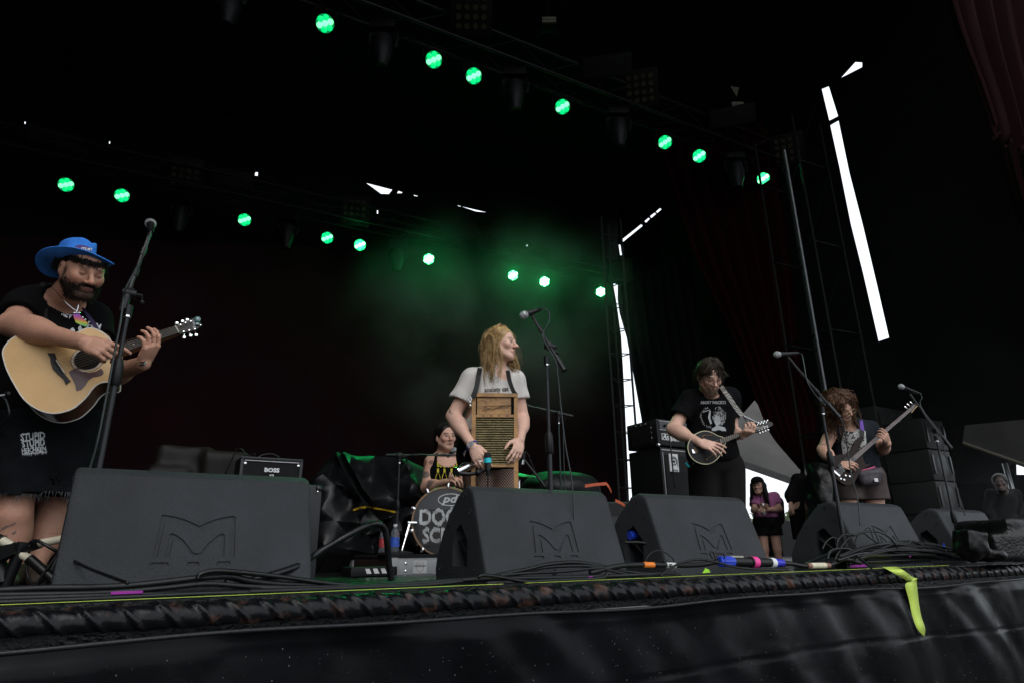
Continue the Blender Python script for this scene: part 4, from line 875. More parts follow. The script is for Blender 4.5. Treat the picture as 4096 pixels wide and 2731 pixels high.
for i in range(16): a = i/16*6.28; mb.sph(ps.pt(.13*max(-1, min(1, 1.3*math.cos(a))), .09*max(-1, min(1, 1.3*math.sin(a))), .002), .004, 6, 4)
mb.build('side_vent_studs', m_chrome, t); MB().box(ps.pt(0, 0, .002), (.006, .26, .18), RS).build('side_vent', m_cord, t)
for z in (.02, .05): MB().sph(pl.pt(.0, .0, -.0)+Z3*(.0+z*0), .02, 8, 6).build('corner_cap', m_chrome, t) if z == .02 else None
tag(MB().tube([at(2675, 1720, 5.5), at(2682, 1780, 5.45), at(2690, 1860, 5.42), at(2700, 1950, 5.4)], .006, 6).build('cable', m_cord, smooth=180), 'green-black cable hanging down the front of the bass cabinet', 'cable')
# riser with case edge
R0 = at(1567, 2216, 4.6); zr = R0[2]
o = np.array([R0[0], R0[1], 0]); t = thing('drum_riser', 'low rolling drum riser with silver front rail and brown side rail', 'riser', o+U*1.2+V*1.1)
sbox(MB(), o+Z3*(zr-.022), 2.5, 2.3, .022, .004).build('riser_top', mat('riser_carpet', (.012, .012, .013), .8, bump=.4, bscale=200), t)
sbox(MB(), o+Z3*(zr-.145)+V*.01, 2.5, .035, .122, .004).build('front_rail', mat('case_aluminium', (.36, .37, .38), .5, .35, var=.12, vscale=4, bump=.1), t)
sbox(MB(), o+Z3*(zr-.145)+U*.005, .035, 2.3, .122, .004).build('side_rail', mat('brown_rail', (.06, .036, .032), .5, .2, var=.35), t)
MB().box(o+U*.02+V*.0+Z3*(zr-.084), (.05, .03, .125), RS, .003).build('corner_post', MATS['case_aluminium'], t)
for s_, z_ in ((.11, zr-.06), (.11, zr-.11)): MB().lathe([(.009, 0), (.001, .006)], o+U*s_+V*.008+Z3*z_, -V, 8).build('bolt', m_chrome, t)
pl = FR(o+V*.01); MB().box(pl.pt(.215, zr-.084, .001), (.10, .003, .085), RS).build('maker_label', mat('label_white', (.5, .5, .5), .5), t); letters('lettering', 'GUARDIAN', pl, (.215, zr-.078), .017, m_black, t, bold=.0004, off=.003)
mb = MB(); stroke(mb, pl, [(.19, zr-.055), (.19, zr-.10), (.215, zr-.122), (.24, zr-.10), (.24, zr-.055)], .002, .003); mb.build('emblem', m_black, t, None)
for q in (V*.9, V*1.8): MB().box(o+q+U*.003+Z3*(zr-.084), (.012, .12, .09), RS).build('latch_plate', MATS['case_aluminium'], t)
for a, b in ((.12, .10), (2.3, .12), (.12, 2.1), (2.3, 2.1), (.12, 1.1)):
    c = o+U*a+V*b; MB().cyl(c+Z3*.045, c+Z3*(zr-.14), .022, n=10).build('leg', m_alu, t); mb = MB(); mb.cyl(c-U*.015+Z3*.038, c+U*.015+Z3*.038, .038, n=16); mb.build('wheel', mat('blue_caster', (.02, .03, .10), .4), t)
t = thing('striped_case', 'small black box with white slanted stripes under the drum riser', 'case', at(1475, 2318, 3.9)*np.array([1, 1, 0])); c = at(1475, 2318, 4.3)*np.array([1, 1, 0])+Z3*.03
MB().box(c, (.30, .2, .055), RS, .006).build('case_body', m_tolex, t); pl = Plane(c-V*.1, -V)
for a in (-.05, 0, .05): mb = MB(); mb.add([pl.pt(a, -.012, .002), pl.pt(a+.032, -.012, .002), pl.pt(a+.015, .018, .002), pl.pt(a-.012, .018, .002)], [(0, 1, 2, 3)]); mb.build('stripe', m_white, t, None)
# water bottles on the riser
def bottle(px, py, D, col, lab, capc):
    p = at(px, py, D); p = np.array([p[0], p[1], zr+.001]); t = thing('water_bottle', lab, 'bottle', p, 'water bottles on the drum riser')
    MB().lathe([(.030, 0), (.032, .01), (.030, .05), (.032, .11), (.028, .15), (.013, .178), (.012, .19)], p, Z3, 14).build('body', mat('clear_plastic', (.55, .62, .68), .08, trans=.85, var=0, ior=1.3), t)
    MB().lathe([(.0325, 0), (.0325, .065)], p+Z3*.05, Z3, 14, cap=False).build('label_wrap', mat('bottle_label_'+col, dict(blue=(.03, .09, .45), red=(.4, .05, .06))[col], .4, var=.5, vscale=40), t); MB().cyl(p+Z3*.188, p+Z3*.204, .014, n=12).build('cap', mat('cap_'+capc, dict(white=(.7, .7, .72), blue=(.1, .2, .5))[capc], .4), t)
bottle(1577, 2215, 4.72, 'blue', 'clear water bottle with a blue label standing on the riser corner', 'white')
bottle(1531, 2224, 4.95, 'red', 'clear water bottle with a red and white label left of the blue one', 'blue')
# bass drum
BD = 4.95; bc = at(1783, 2084, BD); rad = (bc-at(1783, 2084+136, BD))[2]; rad = .5*(rad+.135*0)+.5*float(np.linalg.norm(at(1783, 2084, BD)-at(1648, 2084, BD)))*1.04
bc[2] = max(bc[2], zr+rad+.02) if bc[2] < zr+rad*.8 else bc[2]; dn = norm(-V*1.0+U*-.55); x_, y_, _ = frame_of(dn)
t = thing('bass_drum', 'bass drum with ragged white lettering on its dark head', 'drum', (bc[0], bc[1], zr))
MB().lathe([(rad*.96, -.40), (rad*.96, -.02)], bc, dn, 48, cap=False).build('shell', mat('drum_shell', (.02, .02, .022), .2, coat=.5), t, 60)
for h_ in (0.0, -.42): MB().lathe([(rad*.955, .0), (rad*.955, .022), (rad*1.0, .022), (rad*1.02, .012), (rad*1.02, -.022), (rad*.985, -.022)], bc+dn*h_, dn, 56, cap=False).build('hoop', mat('drum_hoop', (.22, .12, .05), .35, var=.2, vscale=12, coat=.4), t, 60)
MB().lathe([(rad*.955, .008), (rad*.5, .010), (.001, .011)], bc, dn, 48, cap=False).build('drum_head', mat('drum_head', (.035, .037, .043), .16, var=.15, spec=.6), t, 60)
pd = Plane(bc+dn*.011, dn)
for i in range(10):
    a = i/10*6.283+.25; c = bc+(pd.x*math.cos(a)+pd.y*math.sin(a))*rad; r_ = norm(c-bc); tg = np.cross(dn, r_); Rr = np.stack([tg, r_, dn], 1)
    mb = MB(); mb.box(c+dn*.01+r_*.006, (.022, .03, .03), Rr, .004); mb.box(c+r_*.022-dn*.02, (.018, .016, .06), Rr, .004); mb.cyl(c+r_*.024+dn*.0, c+r_*.024-dn*.16, .0035, n=6); mb.build('tension_claw', m_chrome, t)
mwt = mat('drum_white', (.55, .57, .58), .6, var=.08)
def ell(mb, c, a, b, w, a0=0, a1=6.283): stroke(mb, pd, [(c[0]+a*math.cos(q), c[1]+b*math.sin(q)) for q in np.linspace(a0, a1, 40)], w, .003)
s_ = rad/.28; mb = MB(); ell(mb, (0.04*s_, .175*s_), .105*s_, .048*s_, .007, .35, 5.9); mb.build('emblem', mwt, t, None); letters('lettering', 'pdp', pd, (.055*s_, .180*s_), .088*s_, mwt, t, bold=.0028, shear=.3, off=.004, squash=1.25)
MB().add([pd.pt(a*s_, b*s_, .0015) for a, b in ((-.235, -.19), (.22, -.19), (.235, .09), (-.2, .10))], [(0, 1, 2, 3)]).build('patch', mat('head_patch', (.055, .05, .052), .5), t, None)
def ragged(sx, c, size, seed):
    v, f = text_mesh(sx, size, .004, 0, .80, res=5); bm = bmesh.new(); vs = [bm.verts.new((x, y, 0)) for x, y, _z in v]
    for q in f:
        try: bm.faces.new([vs[i] for i in q])
        except ValueError: pass
    be = [e for e in bm.edges if e.is_boundary]; bmesh.ops.subdivide_edges(bm, edges=be, cuts=2); bmesh.ops.triangulate(bm, faces=bm.faces[:])
    g = np.random.RandomState(seed)
    for q in bm.verts:
        if q.is_boundary: q.co.x += g.randn()*.0022; q.co.y += g.randn()*.0035+(g.choice([-1, 1])*.016*g.rand() if g.rand() < .14 else 0)
    bm.verts.ensure_lookup_table(); bm.verts.index_update(); P = [pd.pt(q.co.x+c[0], q.co.y+c[1], .004) for q in bm.verts]; F = [tuple(q.index for q in fc.verts) for fc in bm.faces]; bm.free()
    mk('lettering', P, F, mwt, t)
ragged('DOOM', (0.0*s_, .03*s_), .175*s_, 3); ragged('SCROLL', (.035*s_, -.115*s_), .155*s_, 4)
l0 = at(1640, 2090, BD-.05); l1 = at(1604, 2212, BD-.15); l1[2] = zr+.003
mb = MB(); mb.cyl(l0, l0*.55+l1*.45, .011, n=8); mb.build('spur', m_chrome, t); MB().cyl(l0*.55+l1*.45, l1, .006, n=8).build('spur_rod', m_chrome, t); MB().cyl(l0-U*.02, l0+U*.05, .014, n=8).build('spur_bracket', m_chrome, t)
# cymbal and drum hardware glimpsed beside the washboard player
t = thing('cymbal', 'thin cymbal edge seen right of the washboard player', 'cymbal', at(2090, 1908, 5.2)); MB().lathe([(.001, .03), (.03, .022), (.17, 0), (.172, -.001), (.17, -.003), (.001, .02)], at(2075, 1903, 5.2), norm([.05, -.12, 1]), 32, cap=False).build('plate', mat('bronze_cymbal', (.16, .14, .10), .3, .9), t); c = at(2075, 1903, 5.2); MB().cyl((c[0], c[1], zr), c, .012).build('stand', m_chrome, t)
# lumps under plastic sheeting
def lump(name, label, cat, prims, h, m, amp=.03, f=7, seed=1, extra=None, **k):
    def d(P):
        PP = P*np.array([1, 1, .6]); return -crumple(PP, seed, 1.7/f, amp*1.2)-crumple(PP, seed+5, .75/f, amp*.5)+waves(P, seed+2, f*1.2, amp*.5, 4, (1, 1, .4), sharp=1)
    o = sd(name, prims, h, m, disp=d); return tag(o, label, cat)
m_tarp = mat('black_plastic_sheet', (.009, .0095, .011), .36, var=.3, vscale=5, bump=.2, bscale=30, spec=.5)
m_tarp2 = mat('grey_plastic_sheet', (.011, .013, .0135), .5, var=.3, vscale=5, bump=.3, bscale=40)
m_bag = mat('glossy_black_bag', (.004, .004, .0045), .33, var=.3, bump=.3, bscale=30, spec=.4)
pt_ = lambda x, y, D: at(x, y, D)
def tarp():
    # crumpled sheet hung over hardware: faceted folds
    pr = []; base = at(1450, 2270, 5.1); z0 = .0
    for a, b, r in (((1345, 1835, 5.3), (1255, 2240, 5.0), .10), ((1345, 1835, 5.3), (1470, 2090, 5.0), .07), ((1380, 1850, 5.35), (1640, 1885, 5.5), .09), ((1640, 1885, 5.5), (1690, 2200, 5.4), .12), ((1470, 2090, 5.0), (1400, 2260, 4.8), .13), ((1500, 1950, 5.4), (1540, 2230, 5.3), .26), ((1350, 2000, 5.3), (1340, 2200, 5.2), .20), ((1600, 2000, 5.5), (1640, 2200, 5.4), .18)):
        pr.append(Cp(at(*a), at(*b), r*.8, r*1.25, .10))
    return pr
def sheet(outline, creases, D0, seed, m):
    g = np.random.RandomState(seed); pts = []; dep = []; edges = []
    def add(p, d): pts.append(p); dep.append(d); return len(pts)-1
    n = len(outline)
    for i in range(n): add(outline[i], .06+.10*g.rand())
    edges += [(i, (i+1) % n) for i in range(n)]
    for line, d0, d1 in creases:
        k = [add(p, d0+(d1-d0)*q/(len(line)-1)+g.randn()*.012) for q, p in enumerate(line)]; edges += list(zip(k[:-1], k[1:]))
    xs = [p[0] for p in outline]; ys = [p[1] for p in outline]
    for _ in range(60): add((g.uniform(min(xs), max(xs)), g.uniform(min(ys), max(ys))), g.uniform(-.10, .08))
    r = delaunay_2d_cdt([Vector(p) for p in pts], edges, [], 0, .5)
    def inside(p):
        c = False; j = n-1
        for i in range(n):
            if (outline[i][1] > p[1]) != (outline[j][1] > p[1]) and p[0] < (outline[j][0]-outline[i][0])*(p[1]-outline[i][1])/(outline[j][1]-outline[i][1])+outline[i][0]: c = not c
            j = i
        return c
    vs = [np.array(v) for v in r[0]]; ori = [(o[0] if len(o) else None) for o in r[3]]; fs = [tuple(t) for t in r[2] if inside((vs[t[0]]+vs[t[1]]+vs[t[2]])/3)]
    bm = bmesh.new(); bv = [bm.verts.new(tuple(at(v[0], v[1], D0+(dep[ori[i]] if ori[i] is not None else 0)+.25*((v[1]-1800)/470 < .1)*.2-.0007*(v[1]-1800)*.6))) for i, v in enumerate(vs)]
    for t in fs:
        try: bm.faces.new([bv[q] for q in t])
        except ValueError: pass
    bmesh.ops.delete(bm, geom=[v for v in bm.verts if not v.link_faces], context='VERTS')
    bmesh.ops.subdivide_edges(bm, edges=bm.edges[:], cuts=3, use_grid_fill=True, smooth=.45); 
    for v in bm.verts:
        q = np.array([v.co]); v.co += Vector((0, 1, 0))*float(waves(q, seed, 26, .006, 4)[0])
    be = [e for e in bm.edges if e.is_boundary]; r2 = bmesh.ops.extrude_edge_only(bm, edges=be); bmesh.ops.translate(bm, verts=[v for v in r2['geom'] if isinstance(v, bmesh.types.BMVert)], vec=(.1, .75, 0))
    bmesh.ops.recalc_face_normals(bm, faces=bm.faces[:]); bm.verts.ensure_lookup_table(); bm.verts.index_update(); P = [list(v.co) for v in bm.verts]; F = [tuple(v.index for v in f.verts) for f in bm.faces]; bm.free()
    return mk('covered_hardware', P, F, m, smooth=38)
_ol = [(1236, 2330), (1240, 1940), (1262, 1900), (1300, 1850), (1340, 1812), (1352, 1806), (1362, 1812), (1372, 1806), (1400, 1817), (1500, 1822), (1590, 1822), (1645, 1850), (1660, 1890), (1690, 1960), (1715, 2040), (1715, 2225), (1560, 2228), (1420, 2250), (1320, 2330)]
tp = sheet(_ol, [([(1346, 1815), (1372, 1880), (1415, 1950), (1462, 2022)], -.05, -.14), ([(1362, 1815), (1400, 1890), (1440, 1960), (1475, 2020)], .06, .02), ([(1376, 1812), (1420, 1890), (1450, 1950), (1490, 2000)], -.04, -.10), ([(1250, 1930), (1300, 1872), (1335, 1830)], -.12, .02), ([(1285, 2032), (1330, 1975), (1378, 1945)], -.12, -.05), ([(1285, 2036), (1345, 2080), (1420, 2120)], -.14, .03), ([(1290, 1895), (1330, 1930), (1385, 1965), (1420, 2000)], -.12, .02), ([(1480, 1920), (1530, 1926), (1580, 1915), (1640, 1925)], .06, -.08), ([(1560, 1990), (1620, 2020), (1700, 2060)], -.08, .08), ([(1480, 2160), (1440, 2090), (1475, 2030)], -.1, -.02), ([(1300, 2180), (1380, 2130), (1440, 2110)], -.12, .05), ([(1500, 2210), (1460, 2140), (1520, 2080), (1590, 2050)], -.1, .05), ([(1650, 1940), (1620, 2000), (1580, 2060), (1540, 2130)], -.12, .0)], 5.5, 5, m_tarp)
tag(tp, 'drum hardware heaped under crumpled shiny black plastic sheeting between amplifier and drums', 'covered gear')
ys = pix_poly('yellow_strap', [[(1412, 2036), (1430, 2028), (1450, 2023), (1475, 2024), (1475, 2031), (1450, 2031), (1434, 2035), (1416, 2042)], [(1475, 2024), (1530, 2032), (1583, 2043), (1583, 2050), (1530, 2039), (1475, 2031)]], tp, mat('yellow_strap', (.55, .33, .01), .5), None, .03, 12)
if ys: tag(ys, 'yellow strap lying across the crumpled black sheeting', 'strap')
lump('covered_case', 'dull brown-black cloth draped over gear behind the nearest wedge, left of the amplifier', 'covered gear', [Bx(at(700, 2030, 5.6), (.20, .2, .50), RS, .04, .05), Bx(at(640, 2080, 5.5), (.16, .2, .42), RS, .04, .06), Bx(at(870, 2040, 5.7), (.18, .2, .48), RS, .04, .06)], .03, mat('brown_sheet', (.016, .012, .010), .6, var=.4, bump=.5, bscale=6), .03, 6, 9)
lump('covered_drums', 'grey wrinkled sheet over a low mound behind the centre wedge', 'covered gear', [El(at(2235, 1960, 5.6), (.33, .4, .15), None, .05), El(at(2250, 2100, 5.6), (.40, .4, .35), None, .1), Cp(at(2150, 1960, 5.5), at(2330, 1962, 5.6), .1, .1, .1)], .022, m_tarp2, .022, 9, 12)
lump('plastic_wrapped_stack', 'tall bundle of gear wrapped in glossy black bin bags under the red curtain', 'covered gear', [Cp(at(3262, 1880, 8.6), at(3285, 2100, 8.4), .12, .17, .1), Cp(at(3290, 1905, 8.5), at(3330, 2000, 8.4), .16, .20, .1), Cp(at(3310, 2030, 8.5), at(3350, 2240, 8.5), .20, .24, .1), Cp(at(3280, 2060, 8.5), at(3262, 2240, 8.5), .14, .16, .1)], .035, m_bag, .050, 9, 15)
lump('wrapped_box', 'boxy bundle in padded black plastic at the right end of the stage', 'covered gear', [Bx(at(4080, 2150, 5.0), (.34, .22, .14), np.stack([norm([1, .25, .05]), norm([-.25, 1, 0]), norm([-.05, 0, 1])], 1), .03), Bx(at(4010, 2185, 4.9), (.2, .2, .09), None, .03)], .014, mat('padded_black_plastic', (.008, .0085, .009), .35, bump=.9, bscale=60, spec=.6), .012, 13, 22)
lump('wrapped_light', 'crumpled black bin bag over a small box before the last wedge', 'covered gear', [Bx(at(3880, 2165, 4.3), (.075, .07, .065), np.stack([norm([1, .2, -.15]), norm([-.2, 1, 0]), norm([.15, 0, 1])], 1), .015, .03), Cp(at(3905, 2200, 4.3), at(4010, 2218, 4.3), .04, .022, .04), Cp(at(3850, 2200, 4.3), at(3880, 2215, 4.3), .04, .05, .03)], .008, m_bag, .014, 22, 31)
# rear wedge with an orange strap
wr = dup(w0, label='spare wedge monitor with orange straps half hidden between the two middle wedges'); q = at(2440, 2240, 4.7); wr.location = (q[0], q[1], 0); wr.rotation_euler = (0, 0, EDGE+2.5); wr['group'] = 'black wedge monitors along the stage edge'
def strap(pts, lab): tag(MB().ribbon([at(x, y-6, D) for x, y, D in pts], [at(x, y+6, D) for x, y, D in pts], (0, .004, 0)).build('orange_strap', mat('orange_strap', (.45, .07, .015), .5)), lab, 'strap')
strap([(2340, 1942, 4.0), (2380, 1936, 4.0), (2425, 1932, 4.0), (2436, 1945, 4.02), (2446, 1966, 4.05)], 'orange strap over the spare wedge, upper length'); strap([(2462, 2000, 4.0), (2480, 2008, 4.0), (2500, 2020, 4.0)], 'orange strap over the spare wedge, lower short length')
# PA stack on the right
m_pa = mat('pa_grey_black', (.0055, .0058, .0062), .6, bump=.2, bscale=100)
def pa(px, D, w, d, hs, lab, z0=0., yaw=0.):
    c = at(px, 2150, D)*np.array([1, 1, 0]); z = z0
    for i, h in enumerate(hs):
        o = c+Z3*z; t = thing('pa_speaker', lab % ['lowest', 'second', 'third', 'fourth', 'topmost'][min(i, 4) if i < len(hs)-1 else 4], 'loudspeaker', o+U*w/2, 'stacked loudspeakers at the right of the stage')
        sbox(MB(), o, w, d, h-.01, .02).build('cabinet', m_pa, t); pl = FR(o); mb = MB(); mb.lathe([(h*.42, 0), (h*.42, .012), (h*.36, .024), (h*.2, .03)], pl.pt(w*.52, h*.48, -.02), -V, 20); mb.build('bulging_grille', mat('pa_grille', (.010, .0105, .0115), .45, bump=.3, bscale=250), t)
        for sx in (.05, w-.05): MB().box(pl.pt(sx, h*.5, .006), (.04, .02, h*.6), RS, .004).build('rigging_plate', m_steel, t)
        z += h
pa(3600, 9.2, 1.0, .8, [.62, .5, .5, .5], 'black loudspeaker of the stack behind the bass player, %s of it'); pa(3790, 8.6, .55, .6, [.55, .42, .42, .42], 'narrow black loudspeaker of the hazy stack right of the bass neck, %s of it')
# dark backdrop added for the gloom behind the right tent, and a rigging case
F0 = at(3830, 2200, 15); F1 = at(4700, 2200, 13)
t = thing('dark_backdrop', 'dark backdrop added for the gloom under the olive tent at the far right', 'backdrop', np.array([F0[0], F0[1], GZ]))
MB().prism([np.array([F0[0], F0[1], GZ]), np.array([F1[0], F1[1], GZ]), np.array([F1[0], F1[1], at(4600, 1905, 13)[2]]), np.array([F0[0], F0[1], at(3860, 1890, 15)[2]])], (0, .05, 0)).build('backdrop_panel', mat('backdrop_cloth', (.010, .011, .011), .9, spec=.05, var=.3, vscale=.5, bump=.4, bscale=3), t)
for xa, xb in ((3800, 4058), (4098, 4760)): q0 = at(xa, 1895, 14.4); q1 = at(xb, 1895, 14.4); MB().prism([q0-Z3*.2, q1-Z3*.2, at(xb, 1500, 14.4), at(xa, 1500, 14.4)], (0, .05, 0)).build('backdrop_panel', MATS['backdrop_cloth'], t)
t = thing('road_case', 'black road case outside below the trees under the tent opening', 'case', at(3170, 2200, 13.5)*np.array([1, 1, 0])+Z3*GZ); c = at(3150, 2085, 13.5); MB().box(np.array([c[0], c[1], (c[2]+GZ)/2]), (1.6, .8, c[2]-GZ), RS, .02).build('case_body', m_tolex, t)
# lower platform behind the stage, where the onlookers stand
PZ = -.28
c = at(3080, 2200, 9.3); MB().box(np.array([c[0]+.4, c[1]+1.4, PZ-.15]), (5.0, 3.4, .3), RS, .0).build('rear_platform', m_deck, kind='structure', smooth=None)
# ------------------------------------------------------------------ microphones and stands
m_grl = mat('mic_grille', (.42, .43, .44), .4, .6, var=.3, vscale=60, bump=.8, bscale=900)
def microphone(head, tail, r, lab):
    head = np.asarray(head); tail = np.asarray(tail); d = norm(tail-head); t = thing('microphone', lab, 'microphone', (head+tail)/2, 'vocal microphones'); L = np.linalg.norm(tail-head)
    MB().lathe([(.001, -r), (r*.6, -r*.82), (r*.92, -r*.35), (r, 0), (r*.93, r*.5), (r*.75, r*.95)], head+d*r, d, 16).build('grille', m_grl, t, 180); MB().cyl(head+d*r*.92, head+d*r*1.15, r*1.03, n=16).build('collar', m_alu, t)
    MB().lathe([(r*.72, 0), (r*.62, L*.3), (r*.45, L*.8), (r*.42, L-r*2)], head+d*r*1.9, d, 14).build('handle', m_steel, t, 60); return t
def stand(foot, top, grip, boom, lab, r=.0125, feet='tripod', piv=None, gripend=True, mat_=None):
    """foot, top: ends of the shaft; boom: list of points, the first being the grip end"""
    foot = np.asarray(foot, float).copy(); top = np.asarray(top, float); m_ = mat_ or mat('stand_black', (.024, .026, .030), .36)
    t = thing('microphone_stand', lab, 'microphone stand', foot, 'black microphone stands'); d = top-foot; g0, g1 = foot+d*grip[0], foot+d*grip[1]
    MB().cyl(foot+Z3*.02, g1, r, n=10).build('lower_tube', m_, t); MB().cyl(g1, top, r*.7, n=10).build('upper_tube', m_, t)
    MB().lathe([(r*1.2, 0), (r*1.75, .01), (r*1.6, np.linalg.norm(g1-g0)-.02), (r*1.1, np.linalg.norm(g1-g0))], g0, d, 12).build('clutch_grip', m_cord, t)
    if feet == 'tripod':
        for k in range(3): a = k*2.094+.5; MB().cyl(foot+Z3*.14, foot+np.array([math.cos(a)*.30, math.sin(a)*.30, .012]), .009, n=8).build('leg', m_, t)
        MB().cyl(foot+Z3*.05, foot+Z3*.16, r*1.6, n=10).build('hub', m_cord, t)
    else: MB().lathe([(.13, 0), (.13, .012), (.03, .03), (r*1.5, .05)], foot+Z3*.001, Z3, 24).build('round_base', m_, t)
    piv = top if piv is None else piv
    MB().cyl(top-norm(d)*.045, top-norm(d)*.036, r*1.12, n=10).build('collar', m_chrome, t); MB().cyl(top-norm(d)*.036, top+norm(d)*.01, r*1.3, n=10).build('collar', m_cord, t)
    if boom is not None:
        b = [np.asarray(q) for q in boom]; dirb = norm(b[-1]-b[0])
        mb = MB(); mb.cyl(piv-U*.022, piv+U*.03, .021, n=12); mb.box(piv, (.03, .03, .05), None, .006); mb.build('swivel', m_cord, t); mb = MB(); mb.cyl(piv+U*.03, piv+U*.055, .007, n=6); mb.sph(piv+U*.058-Z3*.03, .010, 8, 6); mb.cyl(piv+U*.055, piv+U*.058-Z3*.03, .003, n=5); mb.build('locking_lever', m_cord, t)
        g = b[0]+dirb*min(.13, np.linalg.norm(b[-1]-b[0])*.25); MB().cyl(b[0], g, r*1.25, n=10).build('boom_grip', m_rubber, t); MB().cyl(g, b[-1], r*.62, n=8).build('boom_tube', m_, t)
        for q in (.45, .72): c = b[0]+(b[-1]-b[0])*q; MB().cyl(c-dirb*.02, c+dirb*.02, r*.95, n=8).build('boom_collar', m_cord, t)
        MB().cyl(b[-1]-dirb*.03, b[-1]+dirb*.02, .011, n=8).build('mic_clip', m_cord, t)
    return t
def footof(top, dz=0.): return np.array([top[0], top[1], dz])
def mcable(name, pts, r, lab, m=None, n=7, sub=8, group=None): o = MB().tube([np.asarray(p) for p in pts], r, n, sub).build('cable', m or m_rubber, smooth=180); return tag(o, lab, 'cable', group)
D1 = 2.62; top = at(515, 1232, D1); stand(footof(top), top, (.70, .80), [at(490, 1238, D1-.02), at(536, 1107, D1+.0), at(603, 925, D1+.08)], 'black microphone stand beside the guitarist in the blue hat', .0135, piv=at(513, 1175, D1))
microphone(at(602, 892, D1+.19), at(604, 930, D1+.02), .026, 'silver-headed microphone high above the guitarist, pointing away')
mcable('c', [at(604, 925, D1), at(585, 990, D1-.04), at(560, 1050, D1-.04), at(505, 1150, D1-.05), at(494, 1200, D1-.03), at(480, 1300, D1-.05), at(460, 1400, D1-.05), at(430, 1560, D1-.05), at(395, 1740, D1-.05), at(362, 1862, D1-.04), at(300, 2040, D1-.05), at(240, 2200, D1-.08), at(200, 2290, D1-.1)], .0045, 'microphone cable running down beside the left microphone stand', mat('mic_cable', (.05, .06, .062), .4))
D2 = 3.5; top = at(2186, 1432, D2); stand(footof(top), top, (.54, .64), [at(2257, 1482, D2-.05), at(2210, 1402, D2), at(2128, 1262, D2+.05)], 'black microphone stand to the right of the washboard player', .0135, piv=at(2196, 1385, D2))
microphone(at(2079, 1266, D2+.02), at(2148, 1243, D2+.05), .025, 'silver-headed microphone in front of the washboard player\'s face')
mcable('c', [at(2148, 1242, D2+.05), at(2170, 1232, D2), at(2195, 1248, D2), at(2196, 1290, D2), at(2171, 1334, D2), at(2185, 1380, D2-.04), at(2222, 1441, D2-.05), at(2232, 1500, D2-.05), at(2243, 1620, D2-.05), at(2262, 1780, D2-.05), at(2290, 1950, D2-.05), at(2300, 2200, D2-.06)], .004, 'microphone cable hanging beside the centre microphone stand', MATS['mic_cable'])
D3 = 4.5; top = at(3287, 1632, D3); stand(footof(top), top, (.62, .72), [at(3360, 1670, D3-.12), at(3273, 1582, D3), at(3160, 1438, D3+.1)], 'black microphone stand between mandolin player and bass player', .013, piv=at(3278, 1600, D3))
microphone(at(3097, 1418, D3+.06), at(3190, 1412, D3+.14), .026, 'silver-headed microphone pointing left over the mandolin player\'s side')
mcable('c', [at(3190, 1412, D3+.14), at(3208, 1418, D3+.1), at(3217, 1462, D3+.05), at(3232, 1530, D3), at(3280, 1600, D3-.03), at(3358, 1668, D3-.12), at(3378, 1720, D3-.1), at(3388, 1780, D3-.08), at(3405, 1900, D3-.06), at(3430, 1995, D3-.05), at(3440, 2100, D3-.05)], .004, 'microphone cable drooping in front of the bass player', MATS['mic_cable'])
D4 = 5.7; top = at(3743, 1745, D4); stand(footof(top), top, (.3, .4), [at(3806, 1792, D4-.1), at(3740, 1705, D4), at(3645, 1583, D4+.1)], 'black microphone stand to the right of the bass player', .013, piv=at(3740, 1722, D4))
microphone(at(3594, 1541, D4+.08), at(3682, 1575, D4+.14), .027, 'silver-headed microphone above the head of the bass guitar')
mcable('c', [at(3682, 1575, D4+.1), at(3688, 1590, D4), at(3680, 1610, D4), at(3700, 1660, D4-.05), at(3762, 1745, D4-.08), at(3790, 1850, D4-.08), at(3830, 1960, D4-.1), at(3860, 2060, D4-.1)], .004, 'microphone cable at the right end microphone stand', MATS['mic_cable'])
D5 = 4.8; top = at(1598, 1828, D5); stand(footof(top, zr), top, (.45, .55), [at(1545, 1819, D5), at(1700, 1818, D5), at(1862, 1817, D5)], 'low microphone stand with a level boom before the drummer', .011, feet='round', piv=at(1598, 1822, D5))
microphone(at(1826, 1790, 5.1), at(1800, 1815, 5.1), .024, 'microphone at the drummer\'s chin, mostly hidden')
mcable('c', [at(1600, 1830, D5), at(1660, 1815, D5-.02), at(1760, 1822, D5-.02), at(1850, 1826, D5)], .0035, 'thin lead slung along the drum microphone boom', MATS['mic_cable'])
D6 = 5.2; top = at(2234, 1672, D6); stand(footof(top, 0), top, (.2, .3), [at(2292, 1664, D6), at(2200, 1645, D6), at(2096, 1618, D6)], 'thin microphone stand behind the washboard player with its boom across', .010, piv=at(2234, 1655, D6), mat_=mat('green_tinged_steel', (.03, .05, .045), .4))
mcable('c', [at(2100, 1606, D6), at(2130, 1625, D6), at(2180, 1634, D6), at(2234, 1650, D6), at(2250, 1700, D6), at(2256, 1850, D6), at(2262, 1990, D6)], .0035, 'lead wrapped on the thin stand behind the washboard player', MATS['mic_cable'])
# small instrument microphone stand by the drum, right of the player
t = thing('drum_microphone', 'small black drum microphone on a slanted arm right of the washboard', 'microphone', at(2086, 1830, 4.9)); MB().cyl(at(2092, 1805, 4.9), at(2086, 1850, 4.9), .021, .019).build('body', m_steel, t); MB().cyl(at(2088, 1838, 4.89), at(2086, 1856, 4.89), .022).build('collar', m_alu, t)
MB().cyl(at(2096, 1836, 4.9), at(2180, 1945, 4.85), .010).build('arm', m_steel, t); MB().tube([at(2092, 1806, 4.9), at(2110, 1810, 4.9), at(2135, 1870, 4.9), at(2160, 1920, 4.9)], .003, 5).build('lead', m_cord, t)
